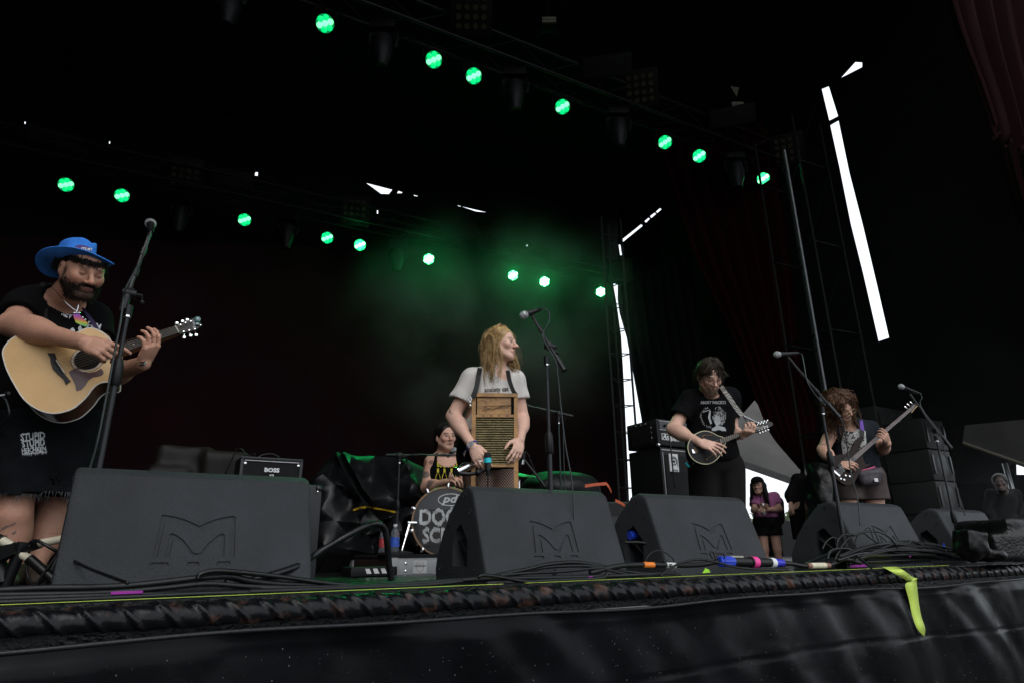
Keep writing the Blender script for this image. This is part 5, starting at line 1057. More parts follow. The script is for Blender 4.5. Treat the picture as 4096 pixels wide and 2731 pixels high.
# clip microphone with blue tape and bright clamp, in front of the washboard
DC = 3.72
t = thing('instrument_microphone', 'black instrument microphone with a band of turquoise tape in front of the washboard', 'microphone', at(1950, 1850, DC))
MB().cyl(at(1950, 1824, DC), at(1951, 1878, DC), .020, .018, 14).build('body', m_steel, t); MB().lathe([(.021, 0), (.021, .018), (.016, .026), (.001, .027)], at(1950, 1826, DC), Z3, 14).build('grille', mat('dark_mesh', (.05, .05, .05), .4, .6, bump=.9, bscale=700), t, 180)
MB().cyl(at(1950, 1831, DC), at(1951, 1850, DC), .0225, n=14).build('tape_band', mat('turquoise_tape', (.01, .46, .55), .5), t); MB().cyl(at(1951, 1878, DC), at(1952, 1902, DC), .014, .008).build('tail', m_cord, t)
MB().tube([at(1952, 1900, DC), at(1951, 1940, DC), at(1950, 2000, DC)], .004, 6, 4).build('lead', m_cord, t); MB().tube([at(1838, 1890, DC), at(1870, 1894, DC), at(1905, 1891, DC), at(1925, 1884, DC), at(1945, 1872, DC)], .011, 8, 5).build('gooseneck', m_cord, t); MB().sph(at(1912, 1888, DC), .020, 10, 8).build('clamp', m_cord, t)
t = thing('chrome_bell', 'bright chrome cylinder held beside the washboard', 'percussion', at(1858, 1870, 3.75)); MB().cyl(at(1826, 1886, 3.74), at(1892, 1856, 3.80), .023, .021, 20).build('tube', m_chrome, t, 60); MB().lathe([(.027, 0), (.028, .008), (.022, .010)], at(1826, 1886, 3.74), at(1892, 1856, 3.8)-at(1826, 1886, 3.74), 20).build('rim', m_chrome, t); MB().tube([at(1835, 1868, 3.76), at(1850, 1852, 3.78), at(1880, 1848, 3.8)], .004, 6, 4).build('wire_frame', m_steel, t)
# ------------------------------------------------------------------ cables along the edge
def ec(pts, r, lab, m=None, v=None, v1=None, group=None, lift=0.):
    out = []; n = len(pts)
    for i, (x, y) in enumerate(pts):
        vv = V0+.06 if v is None else (v if v1 is None else v+(v1-v)*i/(n-1)); p = onv(x, y, vv); p[2] = max(p[2], r*.95+.001+lift); out.append(p)
    return mcable('c', out, r, lab, m, group=group)
G1 = 'cables strung along the stage edge'
ec([(-200, 2365), (0, 2358), (190, 2350), (383, 2347), (535, 2339), (690, 2322), (774, 2312), (860, 2305), (930, 2304), (1010, 2322), (1150, 2335), (1400, 2340)], .011, 'thick cable nearest the left wedge, rising over its foot', m_rubber, V0+.11, V0+.09, G1)
ec([(-200, 2388), (0, 2378), (417, 2369), (654, 2350), (833, 2333), (1012, 2345), (1250, 2352), (1400, 2354), (1700, 2340)], .009, 'cable second from the left wedge, bending up past the magenta tape', m_rubber, V0+.085, V0+.075, G1)
ec([(-200, 2402), (0, 2393), (476, 2379), (714, 2373), (1100, 2366), (1400, 2362), (1700, 2343), (1850, 2322)], .009, 'smooth cable just behind the nearer neon tape line', m_rubber, V0+.065, V0+.055, G1)
ec([(-200, 2414), (0, 2407), (417, 2391), (774, 2374), (1000, 2368)], .008, 'cable touching the neon tape at the left corner of the picture', m_rubber, V0+.045, V0+.05, G1)
ec([(1000, 2350), (1250, 2349), (1598, 2336), (1850, 2318), (2000, 2312), (2250, 2308), (2500, 2300), (2700, 2290)], .010, 'long cable passing in front of the centre wedge', m_rubber, V0+.08, V0+.06, G1)
ec([(791, 2312), (800, 2296), (833, 2285), (880, 2281), (952, 2286), (1131, 2306), (1309, 2331), (1400, 2338)], .009, 'glossy cable looping over the foot of the nearest wedge', m_rubber2, V0+.075, V0+.08, G1)
mcable('c', [onv(900, 2340, V0+.1)+Z3*.01, onv(976, 2327, V0+.12), onv(1080, 2300, V0+.13), onv(1190, 2262, V0+.18), at(1265, 2214, 2.75), at(1380, 2146, 2.8), at(1450, 2108, 2.85), at(1490, 2094, 2.9), at(1520, 2096, 2.92), at(1540, 2120, 2.95), at(1549, 2170, 2.97), at(1556, 2250, 3.0), at(1566, 2318, 3.02)], .0145, 'thick stiff black cable arching up between nearest and centre wedge', m_rubber2)
ec([(1913, 2306), (1940, 2299), (2014, 2309), (2100, 2334), (2193, 2354), (2312, 2357), (2380, 2338), (2420, 2305), (2431, 2290)], .0085, 'loop of cable sagging over the neon tape before the centre wedge', m_rubber2, V0+.03, V0+.02, G1)
ec([(1960, 2316), (1990, 2300), (2104, 2276), (2193, 2256), (2300, 2248), (2400, 2262), (2460, 2282)], .010, 'wet cable humped up against the foot of the centre wedge', m_rubber2, V0+.08, V0+.09, G1)
ec([(1930, 2320), (2050, 2300), (2180, 2268), (2350, 2262), (2470, 2280), (2600, 2294)], .008, 'cable crossing under the humped one at the centre wedge', m_rubber, V0+.09, V0+.08, G1)
ec([(2000, 2300), (2120, 2290), (2250, 2284), (2400, 2270), (2440, 2280), (2560, 2302), (2720, 2296)], .007, 'thinner cable snaking below the gap between centre and right wedges', m_rubber, V0+.07, V0+.06, G1)
ec([(2360, 2290), (2476, 2262), (2591, 2257), (2706, 2259), (2800, 2257), (2872, 2244)], .013, 'thick cable with orange and white tape leading into the big connector', m_rubber, V0+.07, V0+.075, G1)
for x0, x1, y, m_, lab, rr in ((2573, 2614, 2257, mat('orange_tape', (.75, .20, .02), .5), 'band of orange tape on the thick cable', .0145), (2664, 2700, 2259, m_white, 'white number tape wrapped on the thick cable', .0143)):
    tag(MB().cyl(onv(x0, y, V0+.072), onv(x1, y+1, V0+.072), rr, n=14).build('tape_band', m_, smooth=40), lab, 'tape')
pt0 = Plane(onv(2682, 2259, V0+.055), -V); letters('lettering', '8', pt0, (0, 0), .032, m_cord, None, bold=.001, rot=1.5, off=.0035); tag(bpy.data.objects['lettering'] if False else [o for o in bpy.data.objects if o.name.startswith('lettering') and o.parent is None][-1], 'black number eight on the white tape of the thick cable', 'marking')
ec([(2640, 2300), (2700, 2260), (2740, 2245), (2800, 2236), (2870, 2248), (2950, 2268), (3050, 2276), (3150, 2278)], .006, 'thin cable draped across the big connector', m_rubber2, V0+.03, V0+.035, G1)
ec([(2850, 2232), (2840, 2215), (2845, 2203), (2856, 2214), (2862, 2235), (2870, 2220), (2885, 2212), (2898, 2225), (2895, 2275), (2860, 2295), (2750, 2300)], .004, 'thin tie cord coiled at the blue end of the connector', m_cord, V0+.06, V0+.05)
ec([(2578, 2265), (2590, 2225), (2620, 2202), (2650, 2203), (2685, 2225), (2702, 2255)], .0035, 'thin loop of wire standing up before the right wedge', m_cord, V0+.10, V0+.09)
ec([(2500, 2168), (2560, 2168), (2610, 2182), (2650, 2215), (2655, 2245)], .009, 'signal cable curving from the blue plug behind the centre wedge', m_rubber, V0+.42, V0+.2)
tag(MB().cyl(at(2518, 2140, 3.9), at(2545, 2138, 3.92), .026, .024, 14).build('blue_plug', mat('blue_plastic', (.02, .06, .55), .3)), 'blue plug in the side pocket of the right wedge', 'connector')
# big multipin connector
def connector():
    v = V0+.075; a = onv(2876, 2244, v); b = onv(3130, 2250, v); a[2] = max(a[2], .026); b[2] = max(b[2], .03); d = b-a; L = np.linalg.norm(d); t = thing('multipin_connector', 'fat black cable connector with blue ends and pink and white tape bands', 'connector', a)
    f = lambda q: a+d*q
    def seg(n, q0, q1, r0, r1, m_, nn=20): MB().cyl(f(q0), f(q1), r0, r1, nn).build(n, m_, t)
    mb_ = MATS['blue_plastic']; seg('collar', .0, .20, .024, .028, mb_, 16)
    for i in range(14):
        a_ = i/14*6.28; x, y, z = frame_of(d); c = f(.1)+(x*math.cos(a_)+y*math.sin(a_))*.0275; MB().box(c, (.004, .004, L*.17), np.stack([x, y, z], 1)).build('rib', mb_, t)
    seg('barrel', .18, .47, .0255, .0255, m_cord); seg('barrel', .47, .60, .030, .030, m_cord); seg('barrel', .58, .86, .0245, .0235, m_cord); seg('collar', .85, 1.0, .025, .021, mat('deep_blue_plastic', (.02, .02, .45), .35), 16)
    seg('tape_band', .49, .57, .0315, .0315, mat('pink_tape', (.80, .05, .30), .5)); seg('tape_band', .79, .86, .0275, .0265, m_white)
    x, y, z = frame_of(d); MB().box(f(.27)+Z3*.027, (L*.18, .02, .010), np.stack([norm(d), np.cross(Z3, norm(d)), Z3], 1), .003).build('latch', mat('beige_latch', (.35, .33, .28), .5), t)
connector()
ec([(3128, 2250), (3170, 2254), (3223, 2262), (3300, 2262), (3340, 2250), (3372, 2236), (3400, 2238), (3440, 2250)], .0135, 'thick cable leaving the big connector towards the right', m_rubber2, V0+.07, V0+.07, G1)
tag(MB().cyl(onv(3228, 2261, V0+.069), onv(3316, 2260, V0+.069), .0165, n=12).build('cable_sleeve', mat('copper_tape', (.22, .11, .08), .5)), 'brown tape sleeve on the thick cable right of the connector', 'tape')
tag(MB().cyl(onv(3242, 2261, V0+.0685), onv(3300, 2260, V0+.0685), .0175, n=12).build('cable_sleeve', mat('cream_tape', (.55, .50, .38), .6, var=.15, vscale=40)), 'cream tape over the brown sleeve on the thick cable', 'tape')
# looms of cable at the right
g = np.random.RandomState(11); LAB = 'black cable in the tangled pile before the fourth wedge'; GP = 'tangled cables before the fourth wedge'
for i in range(24):
    x0 = 3330+g.rand()*140; x1 = 3660+g.rand()*230; y0 = 2250-g.rand()*22; ym = 2160+g.rand()*62; y1 = 2238-g.rand()*22; n = 6
    pts = []
    for k, q in enumerate(np.linspace(0, 1, n)):
        hgt = math.sin(q*3.14)**.8; pts.append((x0+(x1-x0)*q+g.randn()*9, (y0*(1-q)+y1*q)*(1-hgt)+ym*hgt+g.randn()*4))
    ec(pts, [.006, .008, .011][g.randint(3)], LAB, m_rubber if i % 3 else m_rubber2, V0+.05+.13*g.rand(), V0+.05+.13*g.rand(), GP)
for i, (pts, r) in enumerate([([(3310, 2235), (3320, 2205), (3345, 2194), (3385, 2193), (3430, 2208), (3465, 2218)], .008), ([(3340, 2240), (3350, 2215), (3380, 2165), (3420, 2137), (3470, 2124), (3520, 2128), (3560, 2150), (3590, 2190)], .006), ([(3640, 2200), (3638, 2170), (3650, 2163), (3690, 2180), (3730, 2202)], .009), ([(3345, 2200), (3352, 2160), (3370, 2140), (3400, 2135), (3425, 2140)], .006), ([(3420, 2180), (3432, 2140), (3455, 2130), (3480, 2150), (3520, 2175)], .006), ([(3450, 2130), (3475, 2108), (3490, 2140), (3500, 2180)], .004), ([(3290, 2195), (3305, 2165), (3330, 2148), (3350, 2155)], .005),
        ([(3780, 2200), (3860, 2208), (3960, 2215), (4060, 2205), (4200, 2190)], .010), ([(3600, 2243), (3700, 2235), (3850, 2222), (3920, 2217)], .011), ([(3380, 2255), (3480, 2245), (3600, 2240), (3750, 2236), (3900, 2240)], .008)]):
    ec(pts, r, ['cable arching over the magenta tape at the fourth wedge', 'highest cable arch over the side of the fourth wedge', 'cable kinked upright in the middle of the pile', 'short cable arch at the connector box, left', 'short cable arch at the connector box, right', 'wire with a grey tag rising from the connector box', 'stiff wire leaning at the left of the fourth wedge', 'cable passing under the wrapped bundles at the right end', 'thick cable in front of the wrapped bin bag', 'flat cable beside the loose end of the neon tape'][i], m_rubber2 if i % 2 else m_rubber, V0+.12, V0+.10)
# sub-snake box with plugs
c = onv(3420, 2225, V0+.17); t = thing('stage_box', 'black connector box with magenta tape and a row of plugs by the fourth wedge', 'connector box', c*np.array([1, 1, 0])); c[2] = .035
MB().box(c, (.34, .08, .06), RS, .004).build('box_body', m_tolex, t); MB().box(c-V*.041+Z3*-.012-U*.04, (.2, .003, .025), RS).build('tape_strip', mat('magenta_tape', (.30, .01, .30), .5), t)
for i in range(5): p = c+U*(-.02+i*.032)+Z3*.03; mb = MB(); mb.cyl(p, p+Z3*.055+V*.01, .010, .007, 10); mb.build('plug', m_cord, t)
MB().cyl(c+U*.02+Z3*.045-V*.05, c+U*.075+Z3*.05-V*.05, .011, n=10).build('tape_flag', MATS['yellow_strap'], t)
for x, y, w_, h_, v_, m_, lab in ((508, 2368, 82, 8, V0+.06, 'magenta_tape', 'magenta tape on the cables before the nearest wedge'), (2362, 2308, 22, 10, V0+.06, 'magenta_tape', 'magenta tape on a cable before the centre wedge'), (3640, 2224, 14, 6, V0+.05, 'magenta_tape', 'magenta tape on a cable in the pile'), (3775, 2178, 10, 22, V0+.1, 'blue_plastic', 'small blue tag at the edge of the cable pile')):
    p = onv(x, y, v_-.012); k = p@V/FPX*1.1; tag(MB().box(p, (w_*k, .006, h_*k), RS, .001).build('tape_flag', MATS[m_], smooth=None), lab, 'tape')
A_ = onv(2810, 2290, V0+.03); tag(MB().prism([A_, onv(2842, 2288, V0+.03), onv(2836, 2276, V0+.03), onv(2822, 2270, V0+.03), onv(2818, 2280, V0+.03)], V*.004).build('lime_tab', mat('lime_plastic', (.30, .62, .02), .5)), 'small lime green plastic tab standing at the edge', 'tab')
for x, y in ((3832, 2232), (3852, 2226)): p = on(x, y, .004); tag(MB().sph(p, .012, 8, 5, sc=(1.4, .8, .5)).build('paper_scrap', m_white), 'crumb of white paper on the deck at the right, %s one' % ('smaller' if x < 3840 else 'larger'), 'litter')
# taped stand feet and cord in the lower left corner
t = thing('folded_stand', 'folded black stand with cream tape on its legs in the lower left corner', 'stand', on(60, 2335, 0)); DL = 2.32; mcr = MATS['cream_tape']
for a, b, r, n_, m_ in (((-30, 2140), (10, 2160), .016, 'leg', m_steel), ((0, 2156), (48, 2184), .015, 'tape_sleeve', mcr), ((48, 2184), (84, 2205), .017, 'leg', m_steel), ((78, 2210), (118, 2232), .0145, 'tape_sleeve', mcr), ((118, 2232), (245, 2345), .016, 'leg', m_steel), ((75, 2200), (160, 2172), .017, 'leg', m_steel), ((158, 2172), (284, 2147), .0135, 'tape_sleeve', mcr), ((94, 2168), (18, 2352), .019, 'leg', m_steel)):
    MB().cyl(at(*a, DL), at(*b, DL), r, n=12).build(n_, m_, t)
MB().prism([at(-20, 2250, DL-.04), at(50, 2215, DL-.04), at(58, 2170, DL-.04), at(-20, 2185, DL-.04)], (0, .03, 0)).build('plastic_bracket', m_cord, t); MB().cyl(at(-10, 2250, DL), at(14, 2330, DL), .026, n=14).build('foot_cylinder', m_cord, t)
mcable('c', [at(118, 2190, DL), at(122, 2170, DL-.03), at(140, 2160, DL-.03), at(165, 2168, DL-.03), at(245, 2214, DL-.03), at(344, 2266, DL-.12), at(430, 2300, 2.1), at(512, 2330, 2.0)], .0055, 'thin black cord running from the folded stand across the nearest wedge', m_rubber2)
mcable('c', [at(118, 2200, DL), at(105, 2260, DL), at(115, 2310, DL), at(138, 2340, DL-.02), at(160, 2310, DL-.02), at(230, 2210, DL), at(300, 2060, DL+.05), at(340, 1900, DL+.1)], .004, 'looped cord hanging at the left side of the nearest wedge', m_cord)
# ================================================================== people
def Hb(p, n, r, k=.0): return dict(t='b', c=np.asarray(p, float), n=norm(n), r=r, k=k, sub=True)
_d0 = _dist
def _dist(p, P):
    if p['t'] == 'b': q = P-p['c']; q2 = P-p.get('s', p['c']); return np.maximum(-(q@p['n']), np.sqrt((q2*q2).sum(1))-p['r'])
    return _d0(p, P)
a_ = lambda q: at(*q)
m_skin = mat('skin', (1, 1, 1), .52, var=.13, vscale=45, attr='Col', bump=.25, bscale=160, spec=.35, sss=.03)
def cloth(n, c, **k): k.setdefault('bump', .25); return mat(n, c, k.pop('rough', .9), var=k.pop('var', .2), vscale=k.pop('vscale', 8), bscale=k.pop('bscale', 500), spec=.12, **k)
m_tee = cloth('black_cotton', (.0070, .0070, .0080)); m_denim = cloth('black_denim', (.009, .0108, .013), var=.35, vscale=14); m_grey = cloth('grey_cotton', (.58, .55, .52), var=.06)
m_pants = cloth('faded_black_denim', (.018, .0168, .0168), var=.3); m_hairD = mat('dark_hair', (.008, .0065, .0055), .45, var=.3, spec=.4); m_hairB = mat('dark_blond_hair', (.40, .255, .105), .5, var=.35, vscale=25, spec=.4); m_hairR = mat('auburn_hair', (.095, .045, .022), .5, var=.35, vscale=20, spec=.4); m_hairBr = mat('brown_hair', (.050, .036, .025), .42, var=.3, spec=.4)
SK1 = (.52, .27, .185); SK2 = (.70, .43, .33); SK3 = (.60, .35, .255); SK4 = (.44, .27, .19)
def headat(nose, fwd, up, s):
    R = hframe(fwd, up); return at(*nose)-R@np.array([0, .113, -.027])*s, R
def hb(c, R, s): return lambda x, y, z: c+R@(np.array([x, y, z])*s)
def tattoo(P, col, a, b, r, seed, dens=.0, f=60, ink=(.07, .075, .08)):
    a = np.asarray(a); b = np.asarray(b); t = np.clip((P-a)@(b-a)/((b-a)@(b-a)), 0, 1); d = np.linalg.norm(P-a-t[:, None]*(b-a), axis=1)
    w = np.clip((waves(P, seed, f, 1, 5, (1, 1, 1))-dens)*8, 0, 1)*(d < r)*np.clip(np.minimum(t, 1-t)*12, 0, 1); col[:] = col*(1-.8*w[:, None])+np.array(ink)*.8*w[:, None]
def arm(sh, el, wr, r=(.052, .044, .043, .028), bulge=.0):
    return [Cp(sh, el, r[0], r[1], .03), Cp(el, wr, r[2]*.95, r[3], .02), El(el+(wr-el)*.28, np.array([r[2]*1.08, r[2]*1.12, np.linalg.norm(wr-el)*.3]), np.stack(frame_of(wr-el), 1), .03)]
def sleeve(sh, el, t, r0, r1, wall=.016, cut=True):
    """tee sleeve from the shoulder to fraction t of the upper arm, open at the hem"""
    h = sh+(el-sh)*t; d = norm(el-sh); b = dict(t='b', c=h, s=h+d*r1*.55, n=d, r=r1*1.22, k=0, sub=True)
    return [Cp(sh, h, r0, r1, .03)], ([b] if cut else [])+[Sub(Cp(h-d*.04, h+d*.06, r1-wall-.004, r1-wall), .004)]
def hair_obj(par, m, cap, mb, h=.006, disp=None, name='hair'):
    v, f = sdf(cap, h, disp) if cap else (np.zeros((0, 3)), []); n = len(v); V_ = np.concatenate([v, np.array(mb.v).reshape(-1, 3)]) if n else np.array(mb.v)
    F = [tuple(q) for q in np.asarray(f).tolist()]+[tuple(i+n for i in q) for q in mb.f]; return mk(name, V_, F, m, par, smooth=180)
def ribbonpix(name, pl, outl, m, par, off=0., thick=.002, smooth=None, **k):
    return MB().prism([pl.hit(x, y, off) for x, y in outl][::-1], pl.n*thick).build(name, m, par, smooth, **k)
# ------------------------------------------------------------------ guitarist in the blue hat
p1 = thing('person', 'bearded guitarist in a blue cowboy hat, black shirt and frayed black shorts, head bowed', 'person', np.array([*at(100, 2300, 3.0)[:2], 0]))
hc, hR = headat((366, 1131, 2.83), (.78, -.46, -.44), (.10, -.2, 1), 1.13); hs = 1.13; L1 = hb(hc, hR, hs)
S1R = at(112, 1228, 3.0); E1R = at(48, 1300, 2.80); W1R = at(338, 1372, 2.60); S1L = at(368, 1280, 3.16); E1L = at(432, 1505, 3.02); W1L = at(572, 1452, 2.76)
nb = at(235, 1232, 3.06); HATC = hc+np.array([-.046, .0, .040]); HATU = norm(np.array([-.02, -.02, 1.0])); HCUT = Hb(HATC+HATU*.015, HATU, .19)
torso = [Cp(at(225, 1268, 3.1), at(205, 1420, 3.12), .15, .19, .08), El(at(205, 1500, 3.06), (.25, .20, .24), None, .08), El(at(190, 1640, 3.1), (.23, .18, .17), None, .08), Cp(S1R, S1L, .075, .075, .06), Cp(L1(0, -.02, -.05), nb, .070, .085, .04)]
handR = hand_prims(W1R, at(425, 1398, 2.60)-W1R, (0, .9, -.35), 1, (.35, .75, .85, .95), s=1.08, thumb=(.2, .5)); handL = hand_prims(W1L, norm((.50, -.42, .66)), (-.8, .12, .5), -1, (.55, .62, .66, .7), s=1.05, thumb=(.2, .8))
KA = at(50, 2060, 2.98); AA = at(40, 2262, 3.02); KB = at(214, 2060, 3.22); AB = at(132, 2266, 3.14)
legs1 = [Cp(at(95, 1700, 3.06), KA, .105, .074, .02), Cp(KA, AA, .072, .048, .02), El(KA+(AA-KA)*.36+V*.02, (.076, .08, .13), None, .02), Cp(at(280, 1700, 3.16), KB, .100, .072, .02), Cp(KB, AB, .070, .047, .02), El(KB+(AB-KB)*.36, (.070, .075, .12), None, .02)]
body = head_prims(hc, hR, hs, jaw=1.15)+torso+arm(S1R, E1R, W1R, (.062, .056, .060, .034))+arm(S1L, E1L, W1L, (.06, .052, .052, .033))+handR+handL+legs1+[HCUT]
def col1(P):
    c = np.tile(np.array(SK1), (len(P), 1)); head_col(hc, hR, hs, SK1, (.36, .15, .13), (.07, .04, .028), (.035, .022, .016), .92, flush=.2, closed=1)(P, c)
    tattoo(P, c, at(125, 1310, 2.75), at(118, 1338, 2.75), .014, 1, -.9, 5); tattoo(P, c, at(60, 1232, 2.9), at(110, 1240, 2.9), .03, 2, .25, 90)
    tattoo(P, c, at(10, 2080, 2.9), at(50, 2170, 2.9), .05, 3, .28, 150); tattoo(P, c, at(262, 2060, 3), at(230, 2140, 3), .025, 4, .25, 170); tattoo(P, c, at(135, 2195, 2.95), at(140, 2230, 2.95), .02, 5, .2, 170); return c
sd('body', body, .0052, m_skin, p1, colfn=col1)
sl1, cut1 = sleeve(S1R, E1R, .62, .096, .088); sl2, cut2 = sleeve(S1L, E1L, .40, .09, .082)
sh = inflate(torso[:4], .016)+[Cp(nb+Z3*.0, at(230, 1290, 3.08), .105, .12, .06)]+sl1+sl2+cut1+cut2+[Sub(Cp(L1(0, -.02, -.05), nb-Z3*.0, .086, .10), .006), Sub(El(at(272, 1236, 2.93), (.075, .07, .07)), .012), Hb(at(190, 1668, 3.1), -Z3, .6)]
tee1 = sd('t_shirt', sh, .008, m_tee, p1, disp=lambda P: waves(P, 21, 14, .010, 5, (1, 1, .7), 1))
shorts = [El(at(190, 1650, 3.1), (.25, .20, .16), None, .08), Cp(at(98, 1720, 3.06), at(72, 2020, 2.98), .150, .122, .05), Cp(at(272, 1720, 3.16), at(238, 2020, 3.06), .150, .125, .05), Hb(at(72, 1983, 2.98), (-.05, 0, -1), .19), Hb(at(238, 1975, 3.06), (0, 0, -1), .18), Sub(Cp(at(172, 1800, 2.84), at(158, 2060, 2.84), .02, .045), .03), Sub(Cp(at(70, 2030, 2.98), at(76, 1950, 2.98), .108), .004), Sub(Cp(at(238, 2030, 3.06), at(240, 1950, 3.06), .108), .004)]
sho1 = sd('shorts', shorts, .008, m_denim, p1, disp=lambda P: waves(P, 31, 13, .012, 5, (1, 1, .5), 1))
mb = MB(); g = np.random.RandomState(4)
for q0, r_ in ((at(72, 1984, 2.98), .118), (at(238, 1976, 3.06), .120)):
    for _ in range(130): a = g.rand()*6.28; p = q0+np.array([math.cos(a)*r_, math.sin(a)*r_, .004]); mb.cyl(p, p-Z3*(.008+.03*g.rand()**2)+g.randn(3)*.004, .0013, .0006, 4)
tag(mb.build('frayed_hem', cloth('frayed_threads', (.10, .105, .11)), p1), kind='stuff')
PT = pix_poly('patch', [[(72, 1732), (180, 1722), (194, 1815), (84, 1832)]], sho1, cloth('dark_patch', (.02, .02, .024)), p1, .003, 14)
mp = cloth('patch_print', (.50, .52, .53)); 
for i, (s_, y, w_) in enumerate((('STUPID', 1745, 98), ('STUPID', 1772, 92), ('HEICHKEN', 1798, 98))): pix_text('lettering', s_, (132+i*2, y), w_, sho1, mp, p1, bold=.035, rot=.09, jag=1.6, off=.006, squash=1.35)
g = np.random.RandomState(8); pix_poly('print_drips', [[(x, 1812-.09*(x-90)), (x+4, 1812-.09*(x-90)), (x+2+g.randn(), 1818+8*g.rand()-.09*(x-90))] for x in range(88, 186, 4)], sho1, mp, p1, .006)
# socks and boots
mb_ = mat('brown_boot', (.055, .038, .028), .6, bump=.5, bscale=40)
for q, d_, n_ in ((AA, (.5, -.8, 0), 0), (AB, (.75, -.6, 0), 1)):
    b0 = np.array([q[0], q[1], .045]); f_ = norm(d_)
    sd('boot', [Cp(q-Z3*.0, b0, .066, .058, .03), Cp(b0, b0+f_*.14, .052, .046, .04), El(b0+f_*.17-Z3*.005, (.06, .06, .036), None, .03), Hs(np.array([0, 0, .003]), (0, 0, -1)), Hb(q+Z3*.01, Z3, .12)], .007, mb_, p1)
# beard, hair
mb = MB(); g = np.random.RandomState(12)
for _ in range(1500):
    th = g.uniform(-1.45, 1.45); z = -.03-.085*g.rand(); rx = .064-(abs(z)-.03)*.18; p = np.array([math.sin(th)*rx*1.12, .018+math.cos(th)*(.070-(abs(z)-.03)*.10), z]); 
    if abs(p[0]) < .024 and -.078 < z < -.048: continue
    q = L1(*p); d_ = norm(hR@np.array([p[0]*3, .3+.3*p[1], -1.0])+g.randn(3)*.35); mb.tube([q-d_*.004, q+d_*.009, q+d_*(.012+.012*g.rand())+g.randn(3)*.003], np.array([.0011, .0010, .0003]), 3, 1)
for _ in range(160):
    x = g.uniform(-.032, .032); q = L1(x, .098-abs(x)*.5, -.045); d_ = norm(hR@np.array([x*14, .35, -.7])+g.randn(3)*.2); mb.tube([q-d_*.004, q+d_*.010], np.array([.0012, .0004]), 3, 1)
hair_obj(p1, mat('beard_hair', (.022, .014, .010), .5, var=.3), [El(L1(0, .042, -.088), (.058, .040, .036), hR, .01), Cp(L1(-.062, .012, -.055), L1(-.03, .05, -.092), .020, .022, .02), Cp(L1(.062, .012, -.055), L1(.03, .05, -.092), .020, .022, .02)], mb, .006, lambda P: waves(P, 3, 120, .002, 5), 'beard')
mb = MB()
for _ in range(800):
    th = g.uniform(1.6, 4.7) if g.rand() < .72 else g.uniform(-.75, .75); fr = abs(th) < 1.0; z = .062 if fr else .03
    p = np.array([math.sin(th)*.082, -.012+math.cos(th)*.098, z+.02*g.rand()]); 
    if fr: th *= 1.5; p = np.array([math.sin(th)*.078, -.012+math.cos(th)*.100, .054+.010*g.rand()])
    q = L1(*p); ln = (.010+.018*g.rand()) if fr else .055+.03*g.rand(); d_ = hR@np.array([math.sin(th)*.1+g.randn()*.25, math.cos(th)*.2+(.25 if fr else 0), -1]); d_ = norm(d_); w_ = g.randn(3)*.008; mb.tube([q, q+d_*ln*.5+w_, q+d_*ln-w_*.6+g.randn(3)*.003], np.array([.0018, .0016, .0005]), 3, 3)
hair_obj(p1, m_hairD, [El(L1(0, -.028, .045), np.array([.082, .098, .082])*hs, hR, .01), El(L1(0, -.07, -.02), np.array([.066, .045, .06])*hs, hR, .03), Hb(L1(0, .052, .02), hR@np.array([0, 1, -.25]), .3), HCUT], mb, .006, lambda P: waves(P, 4, 90, .004, 5))
# hat: crown with a crease, brim curled up at the sides
ht = thing('cowboy_hat', 'bright blue felt cowboy hat with a purple printed band on the guitarist\'s head', 'hat', L1(0, -.01, .085)); m_hat = mat('blue_felt', (.045, .22, .72), .9, var=.18, vscale=9, bump=.3, bscale=160, spec=.2, sss=.0)
hu = HATU; hf = norm(np.array([.95, -.30, .0])); hf = norm(hf-hu*(hf@hu)); hr = np.cross(hf, hu); HR = np.stack([hr, hf, hu], 1); HC = HATC
N = 72; Mr = 12; vs = []; fs = []
for i in range(N):
    th = 2*math.pi*i/N; cx_, cy_ = math.sin(th), math.cos(th)
    for j in range(Mr+1):
        q = j/Mr; rx = (.084+q*.085)*.93; ry = (.106+q*.088)*.93; x, y = cx_*rx, cy_*ry; z = (q**1.6)*((.030 if cx_ > 0 else .045)*abs(cx_)**2.0-(.030 if cy_ < 0 else .0)*abs(cy_)**2.5)+.004*math.sin(3*th)*q
        vs.append(HC+HR@np.array([x-cx_*q**2*.016*abs(cx_), y, z]))
fs = [(i*(Mr+1)+j, ((i+1) % N)*(Mr+1)+j, ((i+1) % N)*(Mr+1)+j+1, i*(Mr+1)+j+1) for i in range(N) for j in range(Mr)]
br = mk('brim', vs, fs, m_hat, ht, smooth=180); sm = br.modifiers.new('s', 'SOLIDIFY'); sm.thickness = .0035; sm.offset = 0
MB().tube([vs[i*(Mr+1)+Mr] for i in range(N)], .0032, 6, 1, True).build('brim_edge', m_hat, ht, 180)
vs = []
for i in range(N):
    th = 2*math.pi*i/N; cx_, cy_ = math.sin(th), math.cos(th)
    for j in range(15):
        q = j/14; k_ = 1-.10*q-.0*q; top_ = max(0, (q-.72)/.28); sh_ = math.sqrt(max(0, 1-top_**2.2)) if q > .72 else 1; rx = .084*.93*k_*sh_; ry = .106*.93*k_*sh_; z = .098*min(q/.85, 1)**.9+.012*math.sin(min(q/.85, 1)*1.57)
        x, y = cx_*rx, cy_*ry; z -= .030*math.exp(-(x/.020)**2)*max(0, (q-.55)/.45)**1.2; z += .012*(-y/.1)*q*-1; dent = .010*math.exp(-((abs(x)-.05)/.02)**2-((y-.06)/.035)**2)*math.sin(q*3.1)
        vs.append(HC+HR@np.array([x*(1-dent*9), y*(1-dent*3), z]))
    
